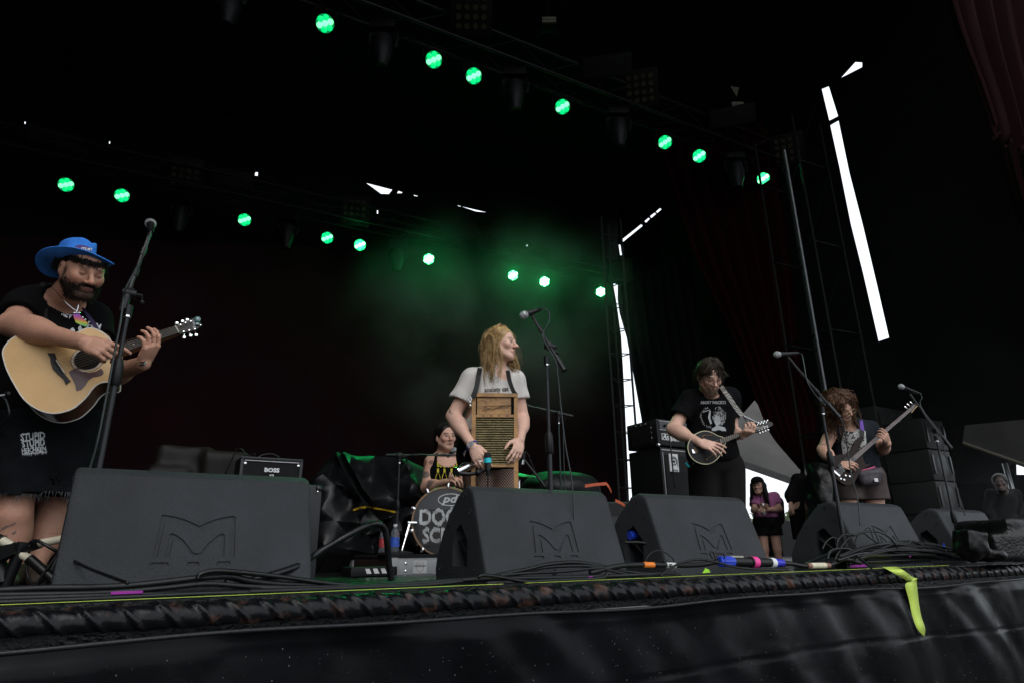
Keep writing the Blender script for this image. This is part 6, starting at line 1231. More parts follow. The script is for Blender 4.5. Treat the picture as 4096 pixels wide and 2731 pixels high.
fs = [(i*15+j, i*15+j+1, ((i+1) % N)*15+j+1, ((i+1) % N)*15+j) for i in range(N) for j in range(14)]+[tuple(i*15+14 for i in range(N))]
cr = mk('crown', vs, [f[::-1] for f in fs], m_hat, ht, smooth=180)
bp = pix_poly('printed_patch', [[(300, 1004), (296, 992), (302, 984), (320, 980), (338, 982), (346, 984), (360, 992), (368, 1006)]], cr, mat('purple_print', (.055, .025, .16), .6), ht, .002, 8)
pix_text('lettering', "IT'S MY", (347, 998), 46, cr, m_white, ht, bold=.035, rot=-.06, off=.004)
pix_poly('star', [[(309+6*math.cos(a)*(1 if i % 2 == 0 else .45), 996-6*math.sin(a)*(1 if i % 2 == 0 else .45)) for i, a in enumerate(np.linspace(math.pi/2, math.pi/2+6.283*.9, 10))]], cr, mat('orange_print', (.75, .28, .03), .6), ht, .0045)
# necklace and guitar pendant
mb = MB(); ch = smooth_path([at(199, 1137, 2.98), at(215, 1155, 2.90), at(245, 1190, 2.86), at(275, 1222, 2.84), at(303, 1243, 2.84), at(309, 1238, 2.85), at(313, 1222, 2.87)], 9)
t = thing('necklace', 'silver bead chain with a rainbow guitar-head pendant on the black shirt', 'necklace', ch[0])
for p in ch: mb.sph(p, .0027, 6, 4)
tag(mb.build('bead', m_chrome, t), kind='stuff'); pp = Plane(at(322, 1275, 2.82), norm(EYEP-at(322, 1275, 2.82)))
mrb = mat('rainbow_enamel', (.35, .12, .55), .3, coat=.4); _t = mrb.node_tree; _tc = _t.nodes.new('ShaderNodeTexCoord'); _sx = _t.nodes.new('ShaderNodeSeparateXYZ'); _rp = _t.nodes.new('ShaderNodeValToRGB'); _mr = _t.nodes.new('ShaderNodeMapRange')
_t.links.new(_tc.outputs['Generated'], _sx.inputs[0]); _t.links.new(_sx.outputs[2], _rp.inputs[0])
for i, (q, c_) in enumerate([(0, (.10, .55, .25)), (.3, (.55, .60, .08)), (.45, (.75, .25, .12)), (.65, (.55, .12, .35)), (1, (.22, .12, .55))]):
    e = _rp.color_ramp.elements[i] if i < 2 else _rp.color_ramp.elements.new(q); e.position = q; e.color = (*c_, 1)
_t.links.new(_rp.outputs[0], _t.nodes['Principled BSDF'].inputs['Base Color'])
ribbonpix('pendant', pp, [(292, 1262), (297, 1256), (318, 1256), (326, 1268), (350, 1290), (349, 1300), (345, 1308), (322, 1300), (303, 1290)], mrb, t, 0, .006)
for x, y in ((297, 1252), (306, 1251), (316, 1252), (331, 1270), (341, 1279)): MB().sph(pp.hit(x, y, .003), .005, 8, 6).build('peg', m_chrome, t)
pix_text('lettering', 'REV', (268, 1258), 44, tee1, m_white, p1, bold=.02, rot=-.42, jag=1.2, off=.006, squash=1.4, maxedge=8); pix_text('lettering', 'ERM', (376, 1306), 54, tee1, m_white, p1, bold=.02, rot=-.25, jag=1.2, off=.006, squash=1.3, maxedge=8)
pix_poly('shirt_print', [[(280, 1318), (292, 1310), (300, 1322), (296, 1336), (284, 1332)], [(312, 1312), (322, 1300), (330, 1318), (334, 1338), (320, 1342)]], tee1, m_white, p1, .006, 8)
pstrap = Plane(at(370, 1320, 2.98), norm([.1, -1, .2])); ribbonpix('guitar_strap', pstrap, [(180, 1150), (196, 1148), (206, 1210), (212, 1330), (190, 1360), (178, 1250)], m_cord, p1, .04, .003); ribbonpix('guitar_strap', pstrap, [(338, 1248), (346, 1244), (392, 1300), (432, 1366), (420, 1372), (372, 1300)], mat('purple_strap', (.03, .015, .07), .7), p1, .03, .003)
# watch and bracelet
MB().tube([W1L+q for q in ((.03*np.array([1, 0, .35])), .034*np.array([0, -1, 0]), .03*np.array([-1, 0, -.35]), .034*np.array([0, 1, 0]))], .006, 6, 5, True).build('watch_band', mat('blue_yellow_band', (.05, .10, .35), .5, col2=(.55, .40, .05), thr=(.45, .55), vscale=60), p1, 180)
MB().box(W1L+np.array([.018, -.036, -.012]), (.034, .010, .018), None, .003).build('watch', m_chrome, p1)
# ------------------------------------------------------------------ acoustic guitar
gn = norm([.30, -1.0, .20]); GP_ = Plane(at(300, 1430, 2.76), gn); gt = thing('acoustic_guitar', 'natural spruce acoustic guitar with dark sides, brown pickguard and cutaway', 'guitar', GP_.hit(200, 1480))
top = [(331, 1321), (350, 1314), (370, 1314), (392, 1321), (415, 1334), (438, 1356), (452, 1382), (456, 1412), (455, 1445), (457, 1476), (458, 1525), (428, 1527), (400, 1532), (380, 1545), (366, 1560), (352, 1580), (329, 1604), (291, 1634), (237, 1651), (191, 1650), (141, 1631), (96, 1595), (61, 1541), (31, 1484), (14, 1430), (12, 1408), (18, 1390), (36, 1366), (61, 1348), (100, 1334), (150, 1332), (200, 1340), (245, 1342), (285, 1336), (312, 1330)]
m_spruce = mat('spruce_top', (.62, .385, .165), .38, var=.10, vscale=5, coat=.35, bump=.05); _t = m_spruce.node_tree; _w = _t.nodes.new('ShaderNodeTexWave'); _w.inputs['Scale'].default_value = 34; _w.inputs['Distortion'].default_value = 1.2; _w.inputs['Detail'].default_value = 2; _w.bands_direction = 'Z'
_tc = _t.nodes.new('ShaderNodeTexCoord'); _mp = _t.nodes.new('ShaderNodeMapping'); _mp.inputs['Rotation'].default_value = (0, math.radians(24), 0); _t.links.new(_tc.outputs['Object'], _mp.inputs[0]); _t.links.new(_mp.outputs[0], _w.inputs[0])
_mm = _t.nodes.new('ShaderNodeMix'); _mm.data_type = 'RGBA'; _mm.blend_type = 'MULTIPLY'; _mm.inputs[0].default_value = .10; _pb = _t.nodes['Principled BSDF']; _src = _pb.inputs['Base Color'].links[0].from_socket; _t.links.new(_src, _mm.inputs[6]); _t.links.new(_w.outputs['Color'], _mm.inputs[7]); _t.links.new(_mm.outputs[2], _pb.inputs['Base Color'])
m_rose = mat('rosewood_sides', (.085, .035, .018), .3, var=.5, vscale=7, coat=.4); m_bind = mat('cream_binding', (.62, .60, .55), .5, var=.05); m_ebony = mat('ebony', (.018, .016, .016), .4)
TP = smooth_path(np.array(top, float), 3, True); T3 = [GP_.hit(x, y) for x, y in TP]; cen = np.mean(T3, 0)
MB().prism(T3[::-1], -gn*.105).build('body_sides', m_rose, gt, 40)
MB().prism([p+gn*.001 for p in T3][::-1], gn*.003).build('soundboard', m_spruce, gt, None); MB().tube([p+gn*.002 for p in T3], .0032, 6, 1, True).build('binding', m_bind, gt, 180); MB().tube([p-gn*.105 for p in T3], .003, 6, 1, True).build('binding', m_bind, gt, 180)
shc = GP_.hit(352, 1437, .0045); MB().lathe([(.052, 0), (.001, .0001)], shc, gn, 36, cap=False).build('sound_hole', mat('hole_dark', (.006, .004, .003), .9), gt)
for r_, w_, m_ in ((.062, .0016, m_bind), (.0655, .0009, m_ebony), (.056, .0012, m_bind), (.0535, .0014, m_rose)): MB().tube([shc+(GP_.x*math.cos(a)+GP_.y*math.sin(a))*r_ for a in np.linspace(0, 6.283, 48, endpoint=False)], w_, 5, 1, True).build('rosette_ring', m_, gt, 180)
ribbonpix('pickguard', GP_, [(276, 1491), (282, 1484), (305, 1474), (312, 1470), (330, 1488), (358, 1492), (385, 1486), (405, 1474), (413, 1482), (416, 1492), (411, 1500), (397, 1506), (372, 1510), (355, 1522), (340, 1546), (326, 1560), (307, 1565), (302, 1540), (290, 1515)][::1], mat('tortoise_guard', (.085, .045, .050), .25, var=.25, vscale=14, coat=.5), gt, .0045, .0012)
ribbonpix('bridge', GP_, [(192, 1416), (222, 1416), (230, 1440), (244, 1462), (260, 1496), (284, 1525), (266, 1540), (256, 1518), (232, 1496), (214, 1478), (206, 1455), (204, 1436)], m_ebony, gt, .0045, .008)
MB().cyl(GP_.hit(229, 1446, .0155), GP_.hit(262, 1496, .0155), .0022, n=6).build('saddle', m_bind, gt)
sB = [(223+6.2*i, 1454+8.6*i) for i in range(6)]
for x, y in sB: MB().sph(GP_.hit(x, y, .014), .0038, 8, 6).build('bridge_pin', m_cord, gt)
fb = [(394, 1412), (703, 1308), (717, 1335), (409, 1444)]; ribbonpix('neck', GP_, [(400, 1418), (703, 1310), (716, 1334), (412, 1446)], mat('mahogany_neck', (.14, .06, .03), .4), gt, -.022, .026); ribbonpix('fingerboard', GP_, fb, m_ebony, gt, .005, .006)
for i in range(20):
    q = 1-(1-2**(-(i+1)/12))*1.0/(1-2**(-20.5/12)); q = max(q, 0); a = np.array(fb[0])*(1-q)+np.array(fb[1])*q; b = np.array(fb[3])*(1-q)+np.array(fb[2])*q; MB().cyl(GP_.hit(*a, .0115), GP_.hit(*b, .0115), .0011, n=5).build('fret', m_chrome, gt)
    if i in (2, 4, 6, 8, 11, 14): c_ = (a+b)/2+np.array([7, -3]); MB().lathe([(.003, 0), (.001, .0003)], GP_.hit(*c_, .0113), gn, 8).build('inlay_dot', m_bind, gt)
MB().cyl(GP_.hit(703, 1308, .012), GP_.hit(717, 1335, .012), .003, n=6).build('nut', m_bind, gt)
hd = [(703, 1306), (768, 1276), (790, 1272), (800, 1284), (800, 1308), (786, 1320), (720, 1338), (713, 1330)]; ribbonpix('headstock', GP_, hd, m_ebony, gt, -.010, .014)
pegs = [(706, 1293), (729, 1286), (748, 1280), (736, 1350), (762, 1343), (784, 1341)]; posts = [(724, 1304), (744, 1296), (765, 1290), (737, 1331), (759, 1326), (781, 1321)]
for (x, y), (u_, w_) in zip(pegs, posts):
    MB().box(GP_.hit(x, y, .0), (.017, .010, .012), np.stack([GP_.x, GP_.n, GP_.y], 1), .003).build('tuning_peg', m_chrome, gt); mb = MB(); mb.cyl(GP_.hit(u_, w_, .004), GP_.hit(u_, w_, .014), .003, n=8); mb.cyl(GP_.hit(u_, w_, -.002), GP_.hit(x, y, -.002), .002, n=6); mb.build('tuning_post', m_chrome, gt)
for i in range(6):
    q = (i+.5)/6; n0 = np.array(fb[1])*(1-q)+np.array(fb[2])*q; ps_ = posts[i] if i < 3 else posts[3+(5-i)]; MB().tube([GP_.hit(*sB[i], .017), GP_.hit(*n0, .0155), GP_.hit(*ps_, .012)], .00075, 4, 1).build('string', mat('bronze_string', (.55, .48, .36), .3, .9), gt)
letters('lettering', 'Taylor', Plane(GP_.hit(776, 1298, .005), gn), (0, 0), .018, m_white, gt, rot=1.9, off=.001)
t = thing('capo_clip', 'small glass-green clip-on tuner at the tip of the acoustic guitar', 'tuner', GP_.hit(792, 1285, .01)); MB().lathe([(.014, 0), (.016, .004), (.010, .008), (.001, .008)], GP_.hit(790, 1281, .006), gn, 14).build('dial', mat('teal_glass', (.06, .13, .13), .1, coat=.6), t); MB().sph(GP_.hit(803, 1306, .01), .007, 8, 6).build('knob', m_chrome, t); MB().box(GP_.hit(789, 1300, .008), (.02, .01, .012), np.stack([GP_.x, GP_.n, GP_.y], 1), .003).build('clip', MATS['teal_glass'], t)
MB().cyl(GP_.hit(20, 1556, -.05), GP_.hit(-20, 1562, -.05), .008, n=10).build('strap_jack', m_chrome, gt); MB().lathe([(.012, 0), (.016, .01), (.012, .02)], GP_.hit(28, 1555, -.05), GP_.hit(-10, 1560, -.05)-GP_.hit(28, 1555, -.05), 10).build('strap_button', m_cord, gt)
mcable('c', [GP_.hit(-14, 1562, -.06), GP_.hit(4, 1580, -.06), GP_.hit(14, 1640, -.06), at(0, 1720, 2.9), at(-20, 1900, 2.9)], .004, 'instrument lead dropping from the acoustic guitar at the left border', MATS['mic_cable'])
# ------------------------------------------------------------------ washboard player
DW = 4.0; p2 = thing('person', 'woman with long wavy blond hair and grey t-shirt wearing a washboard, looking to her left', 'person', np.array([*at(1960, 2200, 4.05)[:2], 0]))
wc, wR = headat((2067, 1385, 3.94), (.90, -.42, .0), (.05, 0, 1), .97); ws = .97; L2 = hb(wc, wR, ws)
SR = at(1888, 1516, 3.99); ER = at(1813, 1664, 3.98); WRr = at(1892, 1786, 3.78); SL = at(2058, 1520, 4.06); EL = at(2090, 1676, 4.10); WLr = at(2081, 1758, 3.82)
nb = at(1990, 1490, 4.05); tors = [Cp(at(1970, 1552, 4.06), at(1965, 1660, 4.08), .135, .145, .08), El(at(1962, 1700, 4.09), (.165, .13, .13), None, .08), El(at(1955, 1800, 4.1), (.19, .15, .15), None, .08), Cp(SR, SL, .056, .056, .06), El(at(1930, 1590, 3.98), (.07, .06, .07), None, .06), El(at(2010, 1592, 3.99), (.07, .06, .07), None, .06), Cp(L2(0, -.025, -.05), nb, .052, .062, .04)]
kA = at(1925, 2085, 4.02); kB = at(2018, 2085, 4.05); legw = [Cp(at(1908, 1850, 4.08), kA, .105, .068, .04), Cp(at(2010, 1850, 4.1), kB, .105, .068, .04)]
for k_ in (kA, kB): f_ = np.array([k_[0], k_[1], .07]); legw.append(Cp(k_, f_, .062, .042, .03))
hR_ = hand_prims(WRr, at(1921, 1840, 3.74)-WRr, (.35, .75, -.3), 1, (.35, .4, .45, .5), s=.98, thumb=(.1, .4)); hL_ = hand_prims(WLr, at(2066, 1814, 3.77)-WLr, (-.45, .8, .05), -1, (.25, .35, .45, .5), s=.95, thumb=(.55, .1), spread=.2)
def col2(P):
    c = np.tile(np.array(SK2), (len(P), 1)); head_col(wc, wR, ws, SK2, (.50, .22, .20), (.22, .14, .085), flush=.14)(P, c)
    tattoo(P, c, at(1808, 1590, 3.93), at(1800, 1655, 3.93), .022, 11, .25, 110); tattoo(P, c, at(2088, 1590, 4.0), at(2083, 1640, 4.0), .035, 12, .15, 110); return c
sd('body', head_prims(wc, wR, ws, jaw=.92)+tors+arm(SR, ER, WRr, (.052, .045, .045, .027))+arm(SL, EL, WLr, (.05, .043, .043, .026))+hR_+hL_+legw, .0058, m_skin, p2, colfn=col2)
s1, c1 = sleeve(SR, ER, .60, .066, .080); s2, c2 = sleeve(SL, EL, .50, .064, .076)
tee2 = sd('t_shirt', inflate(tors[:6], .010)+[Cp(nb, at(1985, 1530, 4.05), .070, .085, .05)]+s1+s2+c1+c2+[Sub(Cp(L2(0, -.025, -.05), nb, .062, .072), .006), Sub(El(at(2010, 1492, 3.97), (.055, .05, .058)), .01), Hb(at(1960, 1722, 4.08), -Z3+np.array([.1, 0, 0]), .4)], .0085, m_grey, p2, disp=lambda P: waves(P, 41, 15, .009, 5, (1, 1, .6), 1))
sd('shorts', [El(at(1955, 1792, 4.1), (.205, .165, .165), None, .06), Cp(at(1905, 1830, 4.08), at(1910, 1885, 4.07), .122, .112, .04), Cp(at(2010, 1830, 4.1), at(2010, 1868, 4.1), .122, .112, .04), Hb(at(1955, 1885, 4.05), -Z3+np.array([.12, 0, 0]), .4), Hb(at(1960, 1712, 4.08), Z3, .4)], .009, m_denim, p2, disp=lambda P: waves(P, 43, 14, .008, 4, (1, 1, .6), 1))
m_net = mat('fishnet', (.02, .02, .02), .6); _t = m_net.node_tree; _bs = _t.nodes['Principled BSDF']; _tc = _t.nodes.new('ShaderNodeTexCoord'); acc = None
for s_ in (1, -1):
    _mp = _t.nodes.new('ShaderNodeMapping'); _mp.inputs['Rotation'].default_value = (0, s_*math.radians(40), 0); _w = _t.nodes.new('ShaderNodeTexWave'); _w.inputs['Scale'].default_value = 26; _w.bands_direction = 'X'; _t.links.new(_tc.outputs['Object'], _mp.inputs[0]); _t.links.new(_mp.outputs[0], _w.inputs[0])
    _g = _t.nodes.new('ShaderNodeMath'); _g.operation = 'LESS_THAN'; _g.inputs[1].default_value = .22; _t.links.new(_w.outputs['Fac'], _g.inputs[0])
    if acc is None: acc = _g
    else: _x = _t.nodes.new('ShaderNodeMath'); _x.operation = 'MAXIMUM'; _t.links.new(acc.outputs[0], _x.inputs[0]); _t.links.new(_g.outputs[0], _x.inputs[1]); acc = _x
_tr = _t.nodes.new('ShaderNodeBsdfTransparent'); _ms = _t.nodes.new('ShaderNodeMixShader'); _t.links.new(acc.outputs[0], _ms.inputs[0]); _t.links.new(_tr.outputs[0], _ms.inputs[1]); _t.links.new(_bs.outputs[0], _ms.inputs[2]); _t.links.new(_ms.outputs[0], [n for n in _t.nodes if n.type == 'OUTPUT_MATERIAL'][0].inputs[0])
sd('fishnet_tights', inflate(legw[:2], .004), .012, m_net, p2)
for f_ in (legw[2]['b'], legw[3]['b']): b0 = np.array([f_[0], f_[1], .04]); sd('shoe', [Cp(b0+Z3*.05, b0, .055, .05, .03), Cp(b0, b0+np.array([.02, -.15, 0]), .045, .04, .03), Hs((0, 0, .003), (0, 0, -1))], .012, m_tee, p2)
gs = []; g = np.random.RandomState(5)
def lock(th, end, mid=None, z0=.10): 
    r0 = L2(math.sin(th)*.03, -.01+math.cos(th)*.045, .115); r1 = L2(math.sin(th)*.084, -.015+math.cos(th)*.098, .05); return [L2(0.0, .0, .122), r0, r1, L2(math.sin(th)*.092, -.018+math.cos(th)*.098, -.02)]+([mid] if mid is not None else [])+[end]
# picture-left = back of the head; near side of the face = her right (local -x ... towards the viewer)
for th, ex, ey, eD in ((1.25, 2005, 1520, 3.88), (1.55, 1990, 1545, 3.86), (1.9, 1965, 1535, 3.88), (2.3, 1945, 1510, 3.93), (2.7, 1928, 1480, 3.97), (3.1, 1922, 1462, 4.02), (3.5, 1935, 1470, 4.08), (4.1, 1980, 1490, 4.12), (4.7, 2030, 1500, 4.08), (5.1, 2062, 1508, 4.0), (5.3, 2070, 1480, 4.0)):
    gs.append(lock(th, at(ex, ey, eD)))
gsn = gs[:9]; mb = strands([q for q in gs], 1900, .013, 6, .012, .011, 3.2, .30, .0018, 3, 20, clumps=55)
hair_obj(p2, m_hairB, [El(L2(0, -.022, .045), np.array([.086, .104, .086])*ws, wR, .01), El(L2(0, -.075, -.035), np.array([.07, .05, .08])*ws, wR, .04), Hb(L2(0, .058, .045), wR@np.array([0, 1, -.30]), .3)], mb, .006, lambda P: waves(P, 4, 110, .003, 5))
mb = MB(); mb.sph(L2(.082 if wR[:, 0]@np.array([0, -1, 0]) > 0 else -.082, -.008, -.036), .005, 8, 6); mb.build('earring', m_chrome, p2)
pix_text('lettering', 'anxiety cat', (1986, 1556), 98, tee2, m_cord, p2, bold=.02, rot=.05, off=.006, squash=1.15, maxedge=6)
PWn = norm([-.05, -1, .10]); PW = Plane(at(1980, 1720, 3.83), PWn)
wbt = thing('washboard', 'wooden washboard with ribbed metal face worn on straps by the singer', 'washboard', PW.hit(1980, 1945, -.01)); m_oak = mat('worn_oak', (.34, .175, .055), .5, var=.35, vscale=8, bump=.3, bscale=40); m_oak2 = mat('dark_oak', (.22, .11, .038), .5, var=.35, vscale=10, bump=.3, bscale=50)
def pbox(nm, x0, y0, x1, y1, off, th, m_, par=wbt): return ribbonpix(nm, PW, [(x0, y0), (x1, y0), (x1, y1), (x0, y1)], m_, par, off, th)
ribbonpix('side_rail', PW, [(1889, 1580), (1904, 1580), (1902, 1960), (1885, 1960)], m_oak, wbt, -.008, .024); ribbonpix('side_rail', PW, [(2057, 1583), (2070, 1583), (2074, 1962), (2056, 1962)], m_oak, wbt, -.008, .024)
ribbonpix('top_rail', PW, [(1887, 1573), (2071, 1576), (2071, 1590), (1887, 1588)], m_oak, wbt, -.010, .030); pbox('bottom_rail', 1902, 1858, 2056, 1868, -.004, .018, m_oak)
for i in range(4): pbox('drawn_panel', 1909+0*i, 1592+i*16.5, 2044, 1608+i*16.5, -.002+.0007*(i % 2), .010, m_oak)
pbox('panel_gap', 1903, 1590, 1910, 1660, -.003, .004, m_tee); pbox('panel_gap', 2044, 1590, 2057, 1660, -.003, .004, m_tee)
mb = MB(); m_ink = mat('ink_brown', (.045, .022, .012), .7); pw2 = Plane(PW.hit(1977, 1625, .0095), PWn); s_ = .0017
for i in range(14): q = np.array([(-45+i*8, -18+i*1.4+3*math.sin(i*2.1)), (-40+i*8, -13+i*1.4+4*math.sin(i)), (-34+i*8, -17+i*1.5)])*s_; stroke(mb, pw2, list(q)+[q[0]], .0012, .001)
for k_ in range(6): stroke(mb, pw2, [(x*s_, (-12+k_*2.5+10*math.sin(x*.03+k_)+x*.10)*s_) for x in range(-38, 62, 9)], .0010, .001)
stroke(mb, pw2, [((-45+18*math.cos(a))*s_, (8+16*math.sin(a))*s_) for a in np.linspace(0, 6.28, 18)], .0012, .001)
for cx_, cy_, r_ in ((-10, 24, 6), (8, 26, 4), (62, 20, 4)): stroke(mb, pw2, [((cx_+r_*math.cos(a))*s_, (cy_+r_*math.sin(a))*s_) for a in np.linspace(0, 6.28, 10)], .001, .001)
mb.build('ink_drawing', m_ink, wbt, None)
pbox('cross_rail', 1902, 1659, 2057, 1672, -.006, .020, m_oak2)
for i in range(5): pbox('carved_block', 1906+i*32, 1661, 1928+i*32, 1670, .014, .004, m_oak)
pbox('metal_backing', 1902, 1672, 2057, 1858, -.004, .004, mat('dark_brass', (.06, .05, .03), .45, .8))
m_brs = mat('tarnished_brass', (.20, .165, .085), .38, .85, var=.3, vscale=30, bump=.5, bscale=200)
for i in range(20): y = 1677+i*9.35; MB().cyl(PW.hit(1903, y, .003), PW.hit(2057, y+.3, .003), .0062, n=10).build('rib', m_brs, wbt)
m_lea = mat('black_leather_strap', (.007, .007, .008), .6, bump=.3)
def cstrap(nm, pts, w, par): 
    P = smooth_path([at(*q) for q in pts], 5); T = np.gradient(P, axis=0); T /= np.linalg.norm(T, axis=1)[:, None]; S_ = np.array([norm(np.cross(t_, EYEP-p_)) for t_, p_ in zip(T, P)]); return MB().ribbon(list(P-S_*w/2), list(P+S_*w/2), (0, .003, 0)).build(nm, m_lea, par)
cstrap('strap', [(1920, 1470, 3.93), (1914, 1500, 3.87), (1905, 1550, 3.83), (1890, 1590, 3.82)], .030, wbt); cstrap('strap', [(2030, 1480, 3.95), (2038, 1520, 3.88), (2052, 1560, 3.86), (2066, 1580, 3.84)], .026, wbt)
mb = MB(); mb.tube([at(1880, 1594, 3.82)+np.array([.010*math.cos(a), 0, .012*math.sin(a)]) for a in np.linspace(0, 6.28, 8, endpoint=False)], .0025, 6, 2, True); mb.cyl(at(1881, 1600, 3.82), at(1878, 1616, 3.82), .004); mb.sph(at(1881, 1621, 3.82), .009, 8, 6); mb.build('snap_hook', m_chrome, wbt, 180)
t = thing('wristband', 'white festival wristband with black lettering on the washboard player\'s wrist', 'wristband', WRr); dW = norm(WRr-ER); x_, y_, _ = frame_of(dW); wb0 = WRr-dW*.012
MB().tube([wb0+(x_*math.cos(a)+y_*math.sin(a))*.034 for a in np.linspace(0, 6.28, 16, endpoint=False)], .005, 6, 1, True).build('band', mat('wristband_cloth', (.02, .05, .35), .6, col2=(.60, .38, .05), thr=(.48, .52), vscale=50), t, 180)
pw = Plane(at(1880, 1775, 3.70), norm(EYEP-at(1880, 1775, 3.7)), norm([-.35, 0, 1])); ribbonpix('plate', pw, [(1868, 1775), (1890, 1762), (1897, 1778), (1874, 1790)], m_white, t, 0, .002)
pp_ = Plane(pw.hit(1882, 1776, .003), pw.n); letters('lettering', 'ARTIST', pp_, (.0, .006), .011, m_cord, t, bold=.0004, rot=.5, off=.0005); letters('lettering', '3-DAY', pp_, (.003, -.006), .013, m_cord, t, bold=.0006, rot=.5, off=.0005)
for W_, f0 in ((at(2045, 1806, 3.76), 0), (at(2043, 1838, 3.77), 1), (at(1921, 1843, 3.7), 2)): MB().tube([W_+np.array([.010*math.cos(a), -.006, .004*math.sin(a)]) for a in np.linspace(0, 6.28, 10, endpoint=False)], .0018, 5, 1, True).build('ring', m_chrome, p2, 180)
MB().prism([at(1852, 1810, 3.90), at(1862, 1797, 3.90), at(1866, 1800, 3.90), at(1857, 1825, 3.90)], (0, .003, 0)).build('tassel', MATS['wristband_cloth'], p2)
# ------------------------------------------------------------------ mandolin player
p3 = thing('person', 'man with glasses and short dark hair in a black printed t-shirt playing mandolin', 'person', np.array([*at(2865, 2200, 4.85)[:2], 0]))
mc, mR = headat((2863, 1541, 4.62), (.13, -.82, -.56), (.0, -.3, 1), 1.04); ms = 1.04; L3 = hb(mc, mR, ms)
SR = at(2760, 1598, 4.84); ER = at(2693, 1716, 4.80); WRr = at(2798, 1768, 4.56); SL = at(2918, 1590, 4.92); EL = at(2930, 1728, 4.98); WLr = at(2968, 1740, 4.70); nb = at(2842, 1560, 4.86)
tors = [Cp(at(2840, 1640, 4.9), at(2842, 1740, 4.92), .165, .165, .08), El(at(2845, 1800, 4.92), (.165, .125, .13), None, .08), El(at(2860, 1830, 4.94), (.165, .125, .10), None, .08), Cp(SR, SL, .062, .062, .07), Cp(L3(0, -.02, -.05), nb, .058, .07, .04)]
hR_ = hand_prims(WRr, at(2845, 1782, 4.52)-WRr, (.0, .9, -.4), 1, (.25, .35, .35, .4), s=1.05, thumb=(.1, .7), spread=.3); hL_ = hand_prims(WLr, at(2996, 1722, 4.62)-WLr, (-.1, .8, .5), -1, (.95, 1., 1., 1.), s=1.02, thumb=(.3, .8))
k3 = [Cp(at(2815, 1900, 4.93), at(2825, 2100, 4.9), .1, .075, .04), Cp(at(2912, 1900, 4.95), at(2925, 2100, 4.92), .1, .075, .04)]
def col3(P):
    c = np.tile(np.array(SK2)*.95, (len(P), 1)); head_col(mc, mR, ms, np.array(SK2)*.95, (.45, .2, .18), (.09, .06, .04), (.23, .15, .10), .55, flush=.22, closed=1)(P, c); tattoo(P, c, at(2925, 1718, 4.8), at(2955, 1706, 4.8), .05, 21, -.15, 70); return c
sd('body', head_prims(mc, mR, ms)+tors+arm(SR, ER, WRr, (.056, .048, .050, .030))+arm(SL, EL, WLr, (.055, .046, .047, .03))+hR_+hL_, .0064, m_skin, p3, colfn=col3)
s1, c1 = sleeve(SR, ER, .60, .074, .086); s2, c2 = sleeve(SL, EL, .56, .072, .080)
tee3 = sd('t_shirt', inflate(tors[:4], .015)+[Cp(nb, at(2842, 1600, 4.88), .085, .10, .05)]+s1+s2+c1+c2+[Sub(Cp(L3(0, -.02, -.05), nb, .070, .080), .006), Sub(El(at(2850, 1580, 4.76), (.062, .06, .045)), .01), Hb(at(2850, 1852, 4.9), -Z3+np.array([.12, 0, 0]), .5)], .010, m_tee, p3, disp=lambda P: waves(P, 51, 12, .011, 5, (1, 1, .6), 1))
sd('trousers', [El(at(2864, 1852, 4.95), (.195, .150, .13), None, .06), Cp(at(2818, 1880, 4.93), at(2818, 2200, 4.9), .118, .085, .025), Cp(at(2916, 1880, 4.95), at(2936, 2200, 4.92), .118, .085, .025), Hs((0, 0, .03), (0, 0, -1))], .012, m_pants, p3, disp=lambda P: waves(P, 53, 12, .010, 4, (1, 1, .5), 1))
for x in (2822, 2930): q = at(x, 2200, 4.9); b0 = np.array([q[0], q[1], .045]); sd('shoe', [Cp(b0, b0+np.array([.02, -.15, 0]), .055, .045, .03), Hs((0, 0, .003), (0, 0, -1))], .014, m_tee, p3)
gs = []
for th in np.linspace(-2.9, 2.9, 15):
    fr = abs(th) < 1.1; r1 = L3(math.sin(th)*.088, -.012+math.cos(th)*.104, .05); e = L3(math.sin(th)*.102, (.108 if fr else -.012+math.cos(th)*.115), (.058+.02*math.sin(th*3) if fr else -.045)); gs.append([L3(.02, -.01, .128), L3(math.sin(th)*.05, math.cos(th)*.06, .118), r1, e])
mb = strands(gs, 850, .010, 16, .014, .006, 2.0, .35, .0022, 3, 8, clumps=60)
hair_obj(p3, m_hairBr, [El(L3(0, -.020, .048), np.array([.086, .102, .086])*ms, mR, .01), El(L3(0, -.065, -.02), np.array([.072, .05, .06])*ms, mR, .04), Hb(L3(0, .060, .045), mR@np.array([0, 1, -.35]), .3)], mb, .008, lambda P: waves(P, 4, 70, .005, 5))
gl = thing('glasses', 'dark-framed glasses on the mandolin player\'s face', 'glasses', L3(0, .11, .0)); mgl = mat('tortoise_frame', (.02, .014, .01), .25)
for sx in (-1, 1): MB().tube([L3(sx*.033+.025*math.copysign(abs(math.cos(a))**.7, math.cos(a)), .112, -.002+.020*math.copysign(abs(math.sin(a))**.7, math.sin(a))) for a in np.linspace(0, 6.28, 16, endpoint=False)], .0022, 5, 1, True).build('rim', mgl, gl, 180); MB().cyl(L3(sx*.058, .11, .006), L3(sx*.080, .0, .002), .0022, n=6).build('temple', mgl, gl)
MB().cyl(L3(-.009, .114, .004), L3(.009, .114, .004), .0022, n=6).build('bridge', mgl, gl)
mb = MB(); g = np.random.RandomState(3)
for _ in range(500):
    th = g.uniform(-1.1, 1.1); z = -.05-.06*g.rand(); p = np.array([math.sin(th)*.05, .03+math.cos(th)*.062, z]); 
    if abs(p[0]) < .022 and z > -.076: continue
    q = L3(*p); d_ = norm(mR@np.array([p[0]*2, .4, -1.0])+g.randn(3)*.3); mb.tube([q-d_*.003, q+d_*.011], np.array([.0012, .0005]), 3, 1)
